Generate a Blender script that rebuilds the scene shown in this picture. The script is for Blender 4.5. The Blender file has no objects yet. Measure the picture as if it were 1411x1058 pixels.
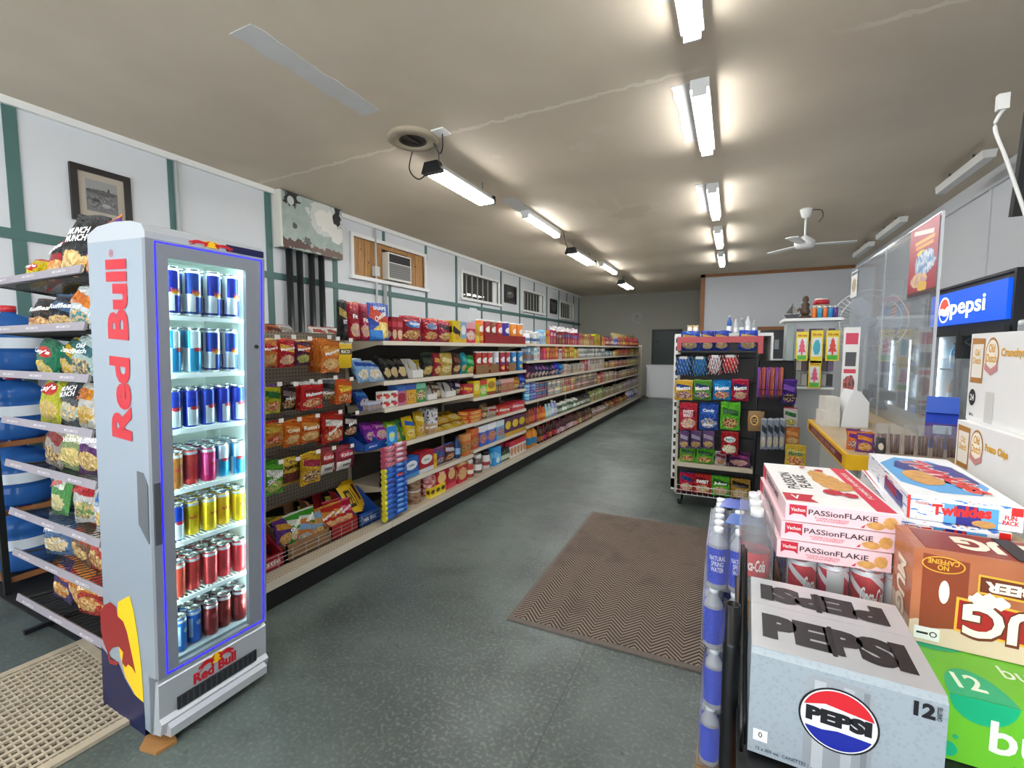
import bpy, math, random
from mathutils import Matrix, Vector
random.seed(7)
S = bpy.context.scene
COL = S.collection
# ---------------------------------------------------------------- camera
W, H, F = 1411, 1058, 625.0
PITCH = math.atan(48/F); YAW = math.atan(304.5/F*math.cos(PITCH))
CP = Vector((0, 0, 1.5))
fw = Vector((-math.sin(YAW)*math.cos(PITCH), math.cos(YAW)*math.cos(PITCH), -math.sin(PITCH)))
rt = Vector((math.cos(YAW), math.sin(YAW), 0)); up = rt.cross(fw)
cd = bpy.data.cameras.new('camera'); cam = bpy.data.objects.new('camera', cd); COL.objects.link(cam)
cd.sensor_fit = 'HORIZONTAL'; cd.sensor_width = 36; cd.lens = F*36/W; cd.clip_start = .02
cam.matrix_world = Matrix(((rt.x, up.x, -fw.x, CP.x), (rt.y, up.y, -fw.y, CP.y), (rt.z, up.z, -fw.z, CP.z), (0, 0, 0, 1)))
S.camera = cam
def ray(px, py): return fw + rt*((px-W/2)/F) - up*((py-H/2)/F)
def atx(px, py, x): d = ray(px, py); return CP + d*(x/d.x)
def aty(px, py, y): d = ray(px, py); return CP + d*(y/d.y)
def atz(px, py, z): d = ray(px, py); return CP + d*((z-1.5)/d.z)
# ---------------------------------------------------------------- world, exposure
wd = bpy.data.worlds.new('overcast_sky'); S.world = wd; wd.use_nodes = True
bg = wd.node_tree.nodes['Background']; bg.inputs[0].default_value = (.92, .96, 1, 1); bg.inputs[1].default_value = 4.2
S.view_settings.view_transform = 'Standard'; S.view_settings.look = 'None'
S.view_settings.gamma = 1; S.view_settings.use_curve_mapping = False; S.view_settings.exposure = 1.08
LAMP = 23.0
# ---------------------------------------------------------------- colours and materials
def lin(c):
    if isinstance(c, str):
        c = tuple(int(c[i:i+2], 16)/255 for i in (0, 2, 4))
        return tuple(x/12.92 if x <= .04045 else ((x+.055)/1.055)**2.4 for x in c)
    return c
MATS = {}
class NT:
    def __init__(s, name):
        m = s.m = bpy.data.materials.new(name); m.use_nodes = True; s.t = m.node_tree; s.b = s.t.nodes['Principled BSDF']
    def n(s, typ, **kw):
        nd = s.t.nodes.new(typ)
        for k, v in kw.items(): setattr(nd, k, v)
        return nd
    def l(s, a, b): s.t.links.new(a, b)
    def set(s, sock, v):
        if hasattr(v, 'is_linked') or isinstance(v, bpy.types.NodeSocket): s.l(v, sock)
        else: sock.default_value = v
    def mth(s, op, a, b=None, c=None):
        nd = s.n('ShaderNodeMath', operation=op)
        for i, v in enumerate((a, b, c)):
            if v is not None: s.set(nd.inputs[i], v)
        return nd.outputs[0]
    def vec(s, op, a, b=None):
        nd = s.n('ShaderNodeVectorMath', operation=op); s.set(nd.inputs[0], a)
        if b is not None: s.set(nd.inputs[1], b)
        return nd
    def mix(s, fac, a, b):
        nd = s.n('ShaderNodeMix', data_type='RGBA')
        s.set(nd.inputs[0], fac)
        for i, v in ((6, a), (7, b)): s.set(nd.inputs[i], v if isinstance(v, bpy.types.NodeSocket) else (*lin(v), 1))
        return nd.outputs[2]
    def noise(s, vec, scale, detail=3, dist=0.):
        nd = s.n('ShaderNodeTexNoise'); nd.inputs['Scale'].default_value = scale; nd.inputs['Detail'].default_value = detail; nd.inputs['Distortion'].default_value = dist
        if vec is not None: s.l(vec, nd.inputs['Vector'])
        return nd.outputs['Fac']
    def ramp(s, f, a, b):
        nd = s.n('ShaderNodeMapRange'); nd.inputs[1].default_value = a; nd.inputs[2].default_value = b; s.l(f, nd.inputs[0]); return nd.outputs[0]
    def bump(s, h, strength=.3, dist=.01):
        nd = s.n('ShaderNodeBump'); nd.inputs['Strength'].default_value = strength; nd.inputs['Distance'].default_value = dist
        s.l(h, nd.inputs['Height']); s.l(nd.outputs[0], s.b.inputs['Normal'])
    def prm(s, rough=.5, metal=0., coat=0., spec=.5):
        s.b.inputs['Roughness'].default_value = rough; s.b.inputs['Metallic'].default_value = metal
        s.b.inputs['Coat Weight'].default_value = coat; s.b.inputs['Specular IOR Level'].default_value = spec
    def col(s, c): s.set(s.b.inputs['Base Color'], c if isinstance(c, bpy.types.NodeSocket) else (*lin(c), 1))
def mat(c, rough=.5, metal=0., grain=0., gs=40, emit=0, name=None, coat=0.):
    key = ('m', c, rough, metal, grain, gs, emit, coat)
    if key in MATS: return MATS[key]
    t = NT(name or 'paint'); t.prm(rough, metal, coat)
    oc = t.n('ShaderNodeTexCoord').outputs['Object']
    if grain:
        f = t.noise(oc, gs, 4); L = lin(c)
        t.col(t.mix(f, tuple(x*(1-grain) for x in L), tuple(min(1, x*(1+grain)) for x in L)))
    else: t.col(c)
    if emit: t.b.inputs['Emission Color'].default_value = (*lin(c), 1); t.b.inputs['Emission Strength'].default_value = emit
    MATS[key] = t.m; return t.m
def glass(tint='ffffff', tr=.92, haze=0., rough=.02, name='clear_plastic', hc=(.8, .82, .85)):
    key = ('g', tint, tr, haze, rough, hc)
    if key in MATS: return MATS[key]
    t = NT(name); nt = t.t; out = nt.nodes['Material Output']; nt.nodes.remove(t.b)
    tb = t.n('ShaderNodeBsdfTransparent'); tb.inputs[0].default_value = (*[x*tr for x in lin(tint)], 1)
    gl = t.n('ShaderNodeBsdfGlossy'); gl.inputs['Roughness'].default_value = rough
    lw = t.n('ShaderNodeLayerWeight'); lw.inputs[0].default_value = .5; fr = t.mth('ADD', t.mth('MULTIPLY', t.mth('POWER', lw.outputs['Facing'], 5.0), .7), .025)
    mx = t.n('ShaderNodeMixShader'); t.l(fr, mx.inputs[0]); t.l(tb.outputs[0], mx.inputs[1]); t.l(gl.outputs[0], mx.inputs[2])
    res = mx
    if haze:
        df = t.n('ShaderNodeBsdfDiffuse'); df.inputs[0].default_value = (*lin(hc), 1)
        m2 = t.n('ShaderNodeMixShader'); m2.inputs[0].default_value = haze; t.l(mx.outputs[0], m2.inputs[1]); t.l(df.outputs[0], m2.inputs[2]); res = m2
    t.l(res.outputs[0], out.inputs[0]); MATS[key] = t.m; return t.m
DV = (.93, 1.05)
def design(base, layers=(), rough=.4, metal=0., crinkle=0., coat=0.):
    """flat print on a package: base colour and shapes laid out in its own UV space"""
    key = ('d', base, tuple(layers), rough, metal, crinkle, coat, DV)
    if key in MATS: return MATS[key]
    t = NT('printed_package'); t.prm(rough, metal, coat)
    uv = t.n('ShaderNodeTexCoord').outputs['UV']; c = None
    cur = (*lin(base),); sh_ = (sum(map(ord, repr(key))) % 97)*.37
    uvo = t.vec('ADD', uv, (sh_, sh_*.7, 0)).outputs[0]
    first = True
    for L in layers:
        k = L[0]
        if k == 'noise':      # ('noise', scale, threshold, colour) food picture / speckle over everything
            fac = t.mth('GREATER_THAN', t.noise(uvo, L[1], 2), L[2]); colr = L[3]
        elif k == 'stripe':   # ('stripe', count, duty, colour, slant)
            sp = t.n('ShaderNodeSeparateXYZ'); t.l(uv, sp.inputs[0])
            x = t.mth('ADD', sp.outputs[0], t.mth('MULTIPLY', sp.outputs[1], L[4]))
            fac = t.mth('LESS_THAN', t.mth('FRACT', t.mth('MULTIPLY', x, L[1])), L[2]); colr = L[3]
        else:                 # ('rect'|'ell'|'pic', cx, cy, w, h, colour[, angle | colour2])
            v = t.vec('SUBTRACT', uv, (L[1], L[2], 0)).outputs[0]
            if k in ('rect', 'ell') and len(L) > 6:
                r = t.n('ShaderNodeVectorRotate', rotation_type='Z_AXIS'); t.l(v, r.inputs[0]); r.inputs['Angle'].default_value = L[6]; v = r.outputs[0]
            v = t.vec('DIVIDE', v, (L[3]/2, L[4]/2, 1)).outputs[0]
            sp = t.n('ShaderNodeSeparateXYZ'); t.l(v, sp.inputs[0])
            if k == 'rect': f = t.mth('MAXIMUM', t.mth('ABSOLUTE', sp.outputs[0]), t.mth('ABSOLUTE', sp.outputs[1]))
            else: f = t.mth('ADD', t.mth('POWER', sp.outputs[0], 2), t.mth('POWER', sp.outputs[1], 2))
            if k == 'pic': f = t.mth('ADD', f, t.mth('MULTIPLY', t.mth('SUBTRACT', t.noise(uvo, 7, 2), .5), 1.6))
            fac = t.mth('LESS_THAN', f, 1.0); colr = L[5]
            if k == 'pic':
                n2 = t.ramp(t.noise(uvo, 11, 3), .42, .58); colr = t.mix(n2, L[5], L[6])
        cur = t.mix(fac, cur, colr)
    if len(layers):   # each copy comes from its own print run
        oi = t.n('ShaderNodeObjectInfo').outputs['Random']; hs = t.n('ShaderNodeHueSaturation'); lo, hi = DV
        t.l(t.mth('ADD', t.mth('MULTIPLY', oi, hi-lo), lo), hs.inputs['Value']); t.l(t.mth('ADD', t.mth('MULTIPLY', t.mth('FRACT', t.mth('MULTIPLY', oi, 7.3)), (hi-lo)*.16), .5-(hi-lo)*.08), hs.inputs['Hue'])
        t.set(hs.inputs['Color'], cur if isinstance(cur, bpy.types.NodeSocket) else (*cur, 1)); cur = hs.outputs[0]
    t.col(cur)
    if crinkle:
        oc = t.n('ShaderNodeTexCoord').outputs['Object']
        t.bump(t.noise(oc, 4.5, 3, 1.6), crinkle, .2)
    MATS[key] = t.m; return t.m
# ---------------------------------------------------------------- mesh building
class MB:
    def __init__(s): s.v = []; s.f = []; s.u = []; s.mi = []; s.sm = []
    def face(s, pts, uv=None, mi=0, sm=False):
        i = len(s.v); s.v += [tuple(p) for p in pts]; s.f.append(tuple(range(i, i+len(pts)))); s.u.append(uv or [(0, 0)]*len(pts)); s.mi.append(mi); s.sm.append(sm)
        return s
    def box(s, x0, x1, y0, y1, z0, z1, mi=0):
        a = [(x0, y0, z0), (x1, y0, z0), (x1, y1, z0), (x0, y1, z0), (x0, y0, z1), (x1, y0, z1), (x1, y1, z1), (x0, y1, z1)]
        i = len(s.v); s.v += a
        for q in ((0, 1, 5, 4), (1, 2, 6, 5), (2, 3, 7, 6), (3, 0, 4, 7), (4, 5, 6, 7), (3, 2, 1, 0)):
            s.f.append(tuple(i+k for k in q)); s.mi.append(mi); s.sm.append(False)
            u = []
            for k in q:
                p = a[k]; fx = (p[0]-x0)/max(1e-9, x1-x0); fy = (p[1]-y0)/max(1e-9, y1-y0); fz = (p[2]-z0)/max(1e-9, z1-z0)
                if q == (4, 5, 6, 7): u.append((fx, .97+.02*fy))
                elif q == (3, 2, 1, 0): u.append((fx, .01))
                elif q in ((0, 1, 5, 4), (2, 3, 7, 6)): u.append((fx, fz))
                else: u.append((fy, fz))
            s.u.append(u)
        return s
    def lathe(s, prof, seg=16, cx=0, cy=0, mi=0, cap=True, sm=True):
        """prof: list of (radius, z); u runs round with the front (-y) at .5"""
        i = len(s.v); n = len(prof); z0 = prof[0][1]; zr = max(1e-9, prof[-1][1]-z0)
        for r, z in prof:
            for k in range(seg):
                a = math.pi/2+2*math.pi*k/seg; s.v.append((cx+r*math.cos(a), cy+r*math.sin(a), z))
        for j in range(n-1):
            for k in range(seg):
                k2 = (k+1) % seg
                s.f.append((i+j*seg+k, i+j*seg+k2, i+(j+1)*seg+k2, i+(j+1)*seg+k)); s.mi.append(mi); s.sm.append(sm)
                va, vb = (prof[j][1]-z0)/zr, (prof[j+1][1]-z0)/zr
                s.u.append([(k/seg, va), ((k+1)/seg, va), ((k+1)/seg, vb), (k/seg, vb)])
        if cap:
            for j, rev in ((0, True), (n-1, False)):
                q = [i+j*seg+k for k in range(seg)]
                if rev: q = q[::-1]
                s.f.append(tuple(q)); s.mi.append(mi); s.sm.append(False); s.u.append([(.5, .99 if j else .01)]*seg)
        return s
    def tube(s, pts, r, seg=6, mi=0):
        pts = [Vector(p) for p in pts]; rings = []
        for j, p in enumerate(pts):
            d = (pts[min(j+1, len(pts)-1)]-pts[max(j-1, 0)]).normalized()
            a = d.orthogonal().normalized() if abs(d.z) > .99 else d.cross(Vector((0, 0, 1))).normalized()
            b = d.cross(a); i = len(s.v); rings.append(i)
            for k in range(seg):
                t = 2*math.pi*k/seg; q = p+(a*math.cos(t)+b*math.sin(t))*r; s.v.append(tuple(q))
        for j in range(len(pts)-1):
            for k in range(seg):
                k2 = (k+1) % seg
                s.f.append((rings[j]+k, rings[j]+k2, rings[j+1]+k2, rings[j+1]+k)); s.mi.append(mi); s.sm.append(True); s.u.append([(0, 0)]*4)
        for q in ([rings[0]+k for k in range(seg)][::-1], [rings[-1]+k for k in range(seg)]):
            s.f.append(tuple(q)); s.mi.append(mi); s.sm.append(False); s.u.append([(0, 0)]*seg)
        return s
    def prism(s, poly, d0, d1, axis='y', mi=0):
        """closed outline in 2D pushed from d0 to d1 along an axis (poly holds the two other coords in order)"""
        def P(a, b, d): return {'x': (d, a, b), 'y': (a, d, b), 'z': (a, b, d)}[axis]
        n = len(poly); i = len(s.v); s.v += [P(a, b, d0) for a, b in poly]+[P(a, b, d1) for a, b in poly]
        for q in ([tuple(i+k for k in range(n))[::-1], tuple(i+n+k for k in range(n))]):
            s.f.append(q); s.mi.append(mi); s.sm.append(False); s.u.append([(0, 0)]*n)
        for k in range(n):
            k2 = (k+1) % n; s.f.append((i+k, i+k2, i+n+k2, i+n+k)); s.mi.append(mi); s.sm.append(False); s.u.append([(0, 0)]*4)
        return s
    def mesh(s, name='mesh', mats=(None,)):
        m = bpy.data.meshes.new(name); m.from_pydata(s.v, [], s.f); uvl = m.uv_layers.new(name='UVMap')
        fl = [c for u in s.u for p in u for c in p]; uvl.data.foreach_set('uv', fl)
        m.polygons.foreach_set('material_index', s.mi); m.polygons.foreach_set('use_smooth', s.sm)
        for k in mats: m.materials.append(k)
        m.update(); return m
def link(name, me, parent=None, loc=(0, 0, 0), rot=(0, 0, 0), scale=(1, 1, 1), mats=None):
    o = bpy.data.objects.new(name, me); COL.objects.link(o)
    if parent: o.parent = parent
    o.location = loc; o.rotation_euler = rot; o.scale = scale
    if mats:
        for i, m in enumerate(mats):
            o.material_slots[i].link = 'OBJECT'; o.material_slots[i].material = m
    return o
def part(name, mb, m, parent=None, **kw):
    return link(name, mb.mesh(name, m if isinstance(m, (list, tuple)) else (m,)), parent, **kw)
def tag(o, label=None, cat=None, group=None, kind=None):
    if label: o['label'] = label
    if cat: o['category'] = cat
    if group: o['group'] = group
    if kind: o['kind'] = kind
    return o
def struct(name, mb, m, parent=None, **kw):
    o = part(name, mb, m, parent, **kw)
    if not parent: o['kind'] = 'structure'
    return o
def empty(name, loc=(0, 0, 0), rot=(0, 0, 0), label=None, cat=None, group=None):
    o = bpy.data.objects.new(name, None); COL.objects.link(o); o.location = loc; o.rotation_euler = rot; o.empty_display_size = .1
    return tag(o, label, cat, group)
def B(x0, x1, y0, y1, z0, z1): return MB().box(x0, x1, y0, y1, z0, z1)
ORD = ['', 'first', 'second', 'third', 'fourth', 'fifth', 'sixth', 'seventh', 'eighth', 'ninth', 'tenth', 'eleventh', 'twelfth', 'thirteenth', 'fourteenth', 'fifteenth', 'sixteenth', 'seventeenth', 'eighteenth', 'nineteenth', 'twentieth']
TEN = {20: 'twenty', 30: 'thirty', 40: 'forty', 50: 'fifty', 60: 'sixty'}
def ordw(n):
    if n <= 20: return ORD[n]
    t, u = n//10*10, n % 10
    return TEN[t]+'-'+ORD[u] if u else TEN[t][:-1]+'ieth'
# ---------------------------------------------------------------- package shapes in unit space (x width, -y front, z height)
def bag_t(x, z): 
    e = max(0, 1-abs(2*x)**2.6)**.55; q = max(0, math.sin(math.pi*min(1, max(0, (z-.05)/.9))))**.55
    return e*q
def pouch_t(x, z): return max(0, 1-abs(2*x)**3)**.6*(max(0, min(1, (1-z)/.85))**.7)*(1 if z > .06 else .55+z*7.5)
SURF = {'box': lambda x, z: (x, -.5), 'bag': lambda x, z: (x, -.5*bag_t(x, z)-.02), 'pouch': lambda x, z: (x, -.5*pouch_t(x, z)-.02),
        'cyl': lambda x, z: (.5*math.sin(2*x), -.5*math.cos(2*x))}
def sheet(fn, nx=14, nz=16, wob=.012, seed=0):
    mb = MB(); R = random.Random(seed); ph = [R.random()*6 for _ in range(6)]
    for sgn in (-1, 1):
        idx = {}
        for j in range(nz+1):
            for i in range(nx+1):
                x = -.5+i/nx; z = j/nz; t = fn(x, z)
                wr = (.15*math.sin(9*x+ph[0]+5*z)*math.sin(11*z+ph[1])+.12*math.sin(17*x-6*z+ph[4])*math.sin(5*z+ph[5]))*t
                idx[i, j] = len(mb.v)
                mb.v.append((x+wob*math.sin(8*z+ph[2])*abs(2*x), sgn*(.5*t+.015)+sgn*wr*.5, z+wob*math.sin(7*x+ph[3])*(1 if j in (0, nz) else 0)))
        for j in range(nz):
            for i in range(nx):
                q = [(i, j), (i+1, j), (i+1, j+1), (i, j+1)]
                if sgn > 0: q = q[::-1]
                mb.f.append(tuple(idx[k] for k in q)); mb.mi.append(0); mb.sm.append(True)
                mb.u.append([((a if sgn < 0 else nx-a)/nx, b/nz) for a, b in q])
    return mb
UM = {}
def unit(kind):
    if kind in UM: return UM[kind]
    if kind == 'box': mb = B(-.5, .5, -.5, .5, 0, 1)
    elif kind[:3] == 'bag': mb = sheet(bag_t, seed=int(kind[3:] or 0))
    elif kind[:5] == 'pouch': mb = sheet(pouch_t, seed=int(kind[5:] or 0))
    elif kind == 'tube': mb = MB().lathe([(.5, 0), (.5, .95)], 20)
    elif kind == 'tubelid': mb = MB().lathe([(.53, .94), (.53, .985), (.49, 1.0)], 20)
    elif kind == 'can': mb = MB().lathe([(.40, 0), (.5, .035), (.5, .90), (.44, .955)], 20)
    elif kind == 'canlid': mb = MB().lathe([(.44, .955), (.46, .985), (.46, 1), (.42, 1), (.41, .975), (.05, .975)], 20)
    elif kind == 'tin': mb = MB().lathe([(.49, 0), (.5, .02), (.5, .96), (.48, 1)], 14)
    elif kind == 'jar': mb = MB().lathe([(.46, 0), (.5, .06), (.5, .70), (.40, .80)], 14)
    elif kind == 'jarlid': mb = MB().lathe([(.43, .79), (.43, .97), (.40, 1)], 14)
    elif kind == 'bottle': mb = MB().lathe([(.42, 0), (.5, .04), (.5, .58), (.42, .70), (.2, .84), (.17, .93)], 14)
    elif kind == 'bottlecap': mb = MB().lathe([(.2, .92), (.2, 1)], 12)
    elif kind == 'tray':     # open display carton, low front
        mb = MB(); t = .03
        mb.box(-.5, .5, -.5, .5, 0, .04); mb.box(-.5, .5, -.5, -.5+t, 0, .42); mb.box(-.5, .5, .5-t, .5, 0, 1)
        for x0, x1 in ((-.5, -.5+t), (.5-t, .5)): mb.prism([(-.5, .0), (.5, 0), (.5, 1), (.2, 1), (-.42, .42), (-.5, .42)], x0, x1, 'x')
    UM[kind] = mb.mesh(kind, (None,)); return UM[kind]
LET = {}
def glyphs(s, bold=.0, slant=0., res=2):
    key = ('raw', s, bold, slant)
    if key in LET: return LET[key]
    cu = bpy.data.curves.new('lettering', 'FONT'); cu.body = s; cu.resolution_u = res; cu.offset = bold; cu.shear = slant; cu.align_x = 'LEFT'
    if '\n' in s: cu.align_x = 'CENTER'; cu.space_line = .85
    o = bpy.data.objects.new('lettering', cu); COL.objects.link(o); bpy.context.view_layer.update()
    me = bpy.data.meshes.new_from_object(o.evaluated_get(bpy.context.evaluated_depsgraph_get()))
    bpy.data.objects.remove(o); bpy.data.curves.remove(cu)
    V = [(v.co.x, v.co.y) for v in me.vertices]; Fc = [tuple(p.vertices) for p in me.polygons]; bpy.data.meshes.remove(me)
    x0, x1 = min(v[0] for v in V), max(v[0] for v in V); y0, y1 = min(v[1] for v in V), max(v[1] for v in V)
    V = [((v[0]-x0)/(x1-x0)-.5, (v[1]-y0)/(y1-y0)-.5) for v in V]
    LET[key] = (V, Fc); return LET[key]
def on_surface(surf, spec, lift):
    """spec: (text, cx, cz, w, h, bold, slant, rot); a mesh laid on the unit package's front"""
    key = (surf, spec, lift)
    if key in LET: return LET[key]
    s, cx, cz, w, h, bold, slant, rot = spec; V, Fc = glyphs(s, bold, slant); c, sn = math.cos(rot), math.sin(rot); fn = SURF[surf]; out = []
    for a, b in V:
        a, b = a*w, b*h; x, z = cx-.5+a*c-b*sn, cz+a*sn+b*c
        X, Y = fn(max(-.5, min(.5, x)) if surf != 'cyl' else x, z); out.append((X, Y-lift, z))
    me = bpy.data.meshes.new('lettering'); me.from_pydata(out, [], Fc); me.materials.append(None); me.update(); LET[key] = me; return me
SURFOF = {'box': 'box', 'tube': 'cyl', 'can': 'cyl', 'tin': 'cyl', 'jar': 'cyl', 'bottle': 'cyl'}
def product(name, kind, dims, loc, rz, dm, label=None, cat=None, group=None, texts=(), tilt=0., lid=None, roll=0., parent=None):
    """one package: body, and lid and lettering as parts; dims = width, depth, height"""
    w, d, h = dims
    o = link(name, unit(kind), parent, loc, (tilt, roll, rz), (w, d, h), [dm]); tag(o, label, cat, group)
    if lid is not None:
        base = {'tube': 'tubelid', 'can': 'canlid', 'jar': 'jarlid', 'bottle': 'bottlecap'}[kind]
        link('cap' if kind == 'bottle' else 'lid', unit(base), o, mats=[lid])
    sf = SURFOF.get(kind, 'bag' if kind.startswith('bag') else 'pouch' if kind.startswith('pouch') else 'box')
    for tx in texts:   # (text, cx, cz, w, h, colour[, bold, slant, rot])
        tx = tuple(tx)+(.02, 0., 0.)[len(tx)-6:]
        me = on_surface(sf, tx[:5]+tx[6:9], .004 if sf == 'box' else .012 if sf == 'cyl' else .11)
        link('lettering', me, o, mats=[mat(tx[5], .4, name='print_ink')])
    return o
# ================================================================ ROOM SHELL
XL, XR, YB, YP, CZ, YF = -4.75, 2.33, 15.1, 12.1, 3.3, -2.6
# floor: worn dark green-grey sheet flooring
t = NT('worn_floor'); oc = t.n('ShaderNodeTexCoord').outputs['Object']
n1 = t.noise(oc, 1.1, 5, .6); n2 = t.noise(oc, 60, 3); n3 = t.noise(oc, 7, 4, .4)
c = t.mix(t.ramp(n1, .38, .66), '3a4240', '5a6560'); c = t.mix(t.mth('MULTIPLY', t.ramp(n2, .5, .72), .5), c, '78827b'); c = t.mix(t.mth('MULTIPLY', t.ramp(n3, .55, .75), .3), c, '2c3331')
n4 = t.noise(oc, 26, 2, .3); c = t.mix(t.mth('MULTIPLY', t.ramp(n4, .68, .74), .5), c, '202625')
n5 = t.noise(oc, 3.1, 6, 1.5); c = t.mix(t.mth('MULTIPLY', t.ramp(n5, .62, .74), .10), c, '8a938c')
sx = t.n('ShaderNodeSeparateXYZ'); t.l(oc, sx.inputs[0])
jx = t.mth('LESS_THAN', t.mth('FRACT', t.mth('DIVIDE', t.mth('ADD', sx.outputs[0], .62), 1.83)), .0035)
jy = t.mth('LESS_THAN', t.mth('FRACT', t.mth('DIVIDE', t.mth('ADD', sx.outputs[1], .3), 4.2)), .0012)
c = t.mix(t.mth('MULTIPLY', t.mth('MAXIMUM', jx, jy), .6), c, '262b2a')
t.col(c); t.prm(.33); t.set(t.b.inputs['Roughness'], t.mth('ADD', t.mth('MULTIPLY', n3, .22), .28)); t.bump(n2, .08, .002)
struct('floor', B(XL-.1, XR+.1, YF-.1, YB+.1, -.1, 0), t.m)
# ceiling: taupe plaster, patched seams and peeling paint
t = NT('ceiling_plaster'); oc = t.n('ShaderNodeTexCoord').outputs['Object']
sx = t.n('ShaderNodeSeparateXYZ'); t.l(oc, sx.inputs[0]); X, Y = sx.outputs[0], sx.outputs[1]
n1 = t.noise(oc, .8, 5, .3); n2 = t.noise(oc, 90, 3); n3 = t.noise(oc, 6, 5, 1.0)
c = t.mix(t.ramp(n1, .35, .65), 'c9bca8', 'd6c9b4')
seam = t.mth('LESS_THAN', t.mth('ABSOLUTE', t.mth('ADD', t.mth('SUBTRACT', Y, 3.28), t.mth('ADD', t.mth('MULTIPLY', t.mth('SUBTRACT', n3, .5), .12), t.mth('MULTIPLY', X, .02)))), .02)
c = t.mix(t.mth('MULTIPLY', seam, t.ramp(n1, .35, .5)), c, 'e2d8c6')
def blob(cx, cy, rx, ry, wob=1.3):
    v = t.vec('DIVIDE', t.vec('SUBTRACT', oc, (cx, cy, 0)).outputs[0], (rx, ry, 1e3)).outputs[0]; ln = t.vec('LENGTH', v).outputs['Value']
    return t.mth('LESS_THAN', t.mth('ADD', ln, t.mth('MULTIPLY', t.mth('SUBTRACT', n3, .5), wob*2)), .8)
for (cx, cy, rx, ry, cc) in ((-1.75, 6.3, .5, .55, 'cfc3ae'), (-1.35, 5.6, .05, .8, 'd0c5b2'), (-1.6, 5.4, .04, .7, 'd0c5b2'), (-1.9, 5.5, .04, .7, 'd0c5b2'), (-1.25, 4.05, .12, .12, 'd6cbb8'), (-1.0, 3.85, .1, .12, 'd6cbb8'), (-1.25, 6.25, .35, .25, 'bfb39d'), (-2.05, 3.9, .06, .06, 'd6cbb8'), (-.9, 6.2, .1, .3, 'd0c5b2')):
    c = t.mix(t.mth('MULTIPLY', blob(cx, cy, rx, ry), .75), c, cc)
t.col(c); t.prm(.75); t.bump(t.mth('ADD', n2, t.mth('MULTIPLY', n3, 2.0)), .15, .004)
struct('ceiling', B(XL-.1, XR+.1, YF-.1, YB+.1, CZ, CZ+.1), t.m)
wall_l = mat('d3d7da', .55, grain=.04, gs=2.5, name='left_wall_paint'); wall_r = mat('c9ccd0', .6, grain=.03, gs=2, name='wall_paint'); wall_b = mat('a5a397', .65, grain=.05, gs=2)
# left wall with real openings for its clerestory windows
WINS = [(4.76, 6.36, 2.52, 3.05), (7.56, 9.05, 2.50, 2.97), (10.38, 11.72, 2.48, 2.95), (13.07, 14.30, 2.46, 2.92)]
mb = MB(); y = YF-.1
for (a, b, z0, z1) in WINS:
    mb.box(XL-.12, XL, y, a, 0, CZ); mb.box(XL-.12, XL, a, b, 0, z0); mb.box(XL-.12, XL, a, b, z1, CZ); y = b
mb.box(XL-.12, XL, y, YB+.1, 0, CZ)
wl = struct('wall_left', mb, wall_l)
green = mat('476b66', .5, grain=.12, gs=8, name='green_trim'); white = mat('e6e7e4', .45, grain=.03, gs=6, name='white_paint')
k = 1
def trim(mb, m, name=None):
    global k
    struct('trim_%d' % k, mb, m); k += 1
for yy, z0, z1, w in ((1.48, 0, 3.26, .075), (2.52, 0, 3.26, .045), (3.50, 0, 3.26, .075), (4.44, 0, 2.66, .075), (5.38, 3.06, 3.26, .05), (6.42, 3.0, 3.26, .05), (5.50, 0, 2.47, .05), (6.42, 0, 2.47, .05),
                      (7.36, 0, 3.26, .06), (8.32, 2.99, 3.26, .05), (8.32, 0, 2.45, .05), (9.2, 0, 3.26, .05), (10.2, 0, 3.26, .05), (11.1, 2.97, 3.26, .05), (11.1, 0, 2.42, .05), (12.0, 0, 3.26, .05), (12.98, 0, 3.26, .05), (13.7, 2.94, 3.26, .05), (14.4, 0, 3.26, .05), (14.95, 0, 3.26, .06)):
    trim(B(XL, XL+.012, yy-w/2, yy+w/2, z0, z1), green)
trim(B(XL, XL+.015, YF, YB, 2.30, 2.375), green)
trim(B(XL, XL+.04, YF, YB, 3.245, CZ), white)
trim(MB().tube([(XL+.03, 2.56, 3.25), (XL+.03, 2.56, .0)], .014, 8), mat('b9c0be', .4, name='conduit_paint'))
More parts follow.
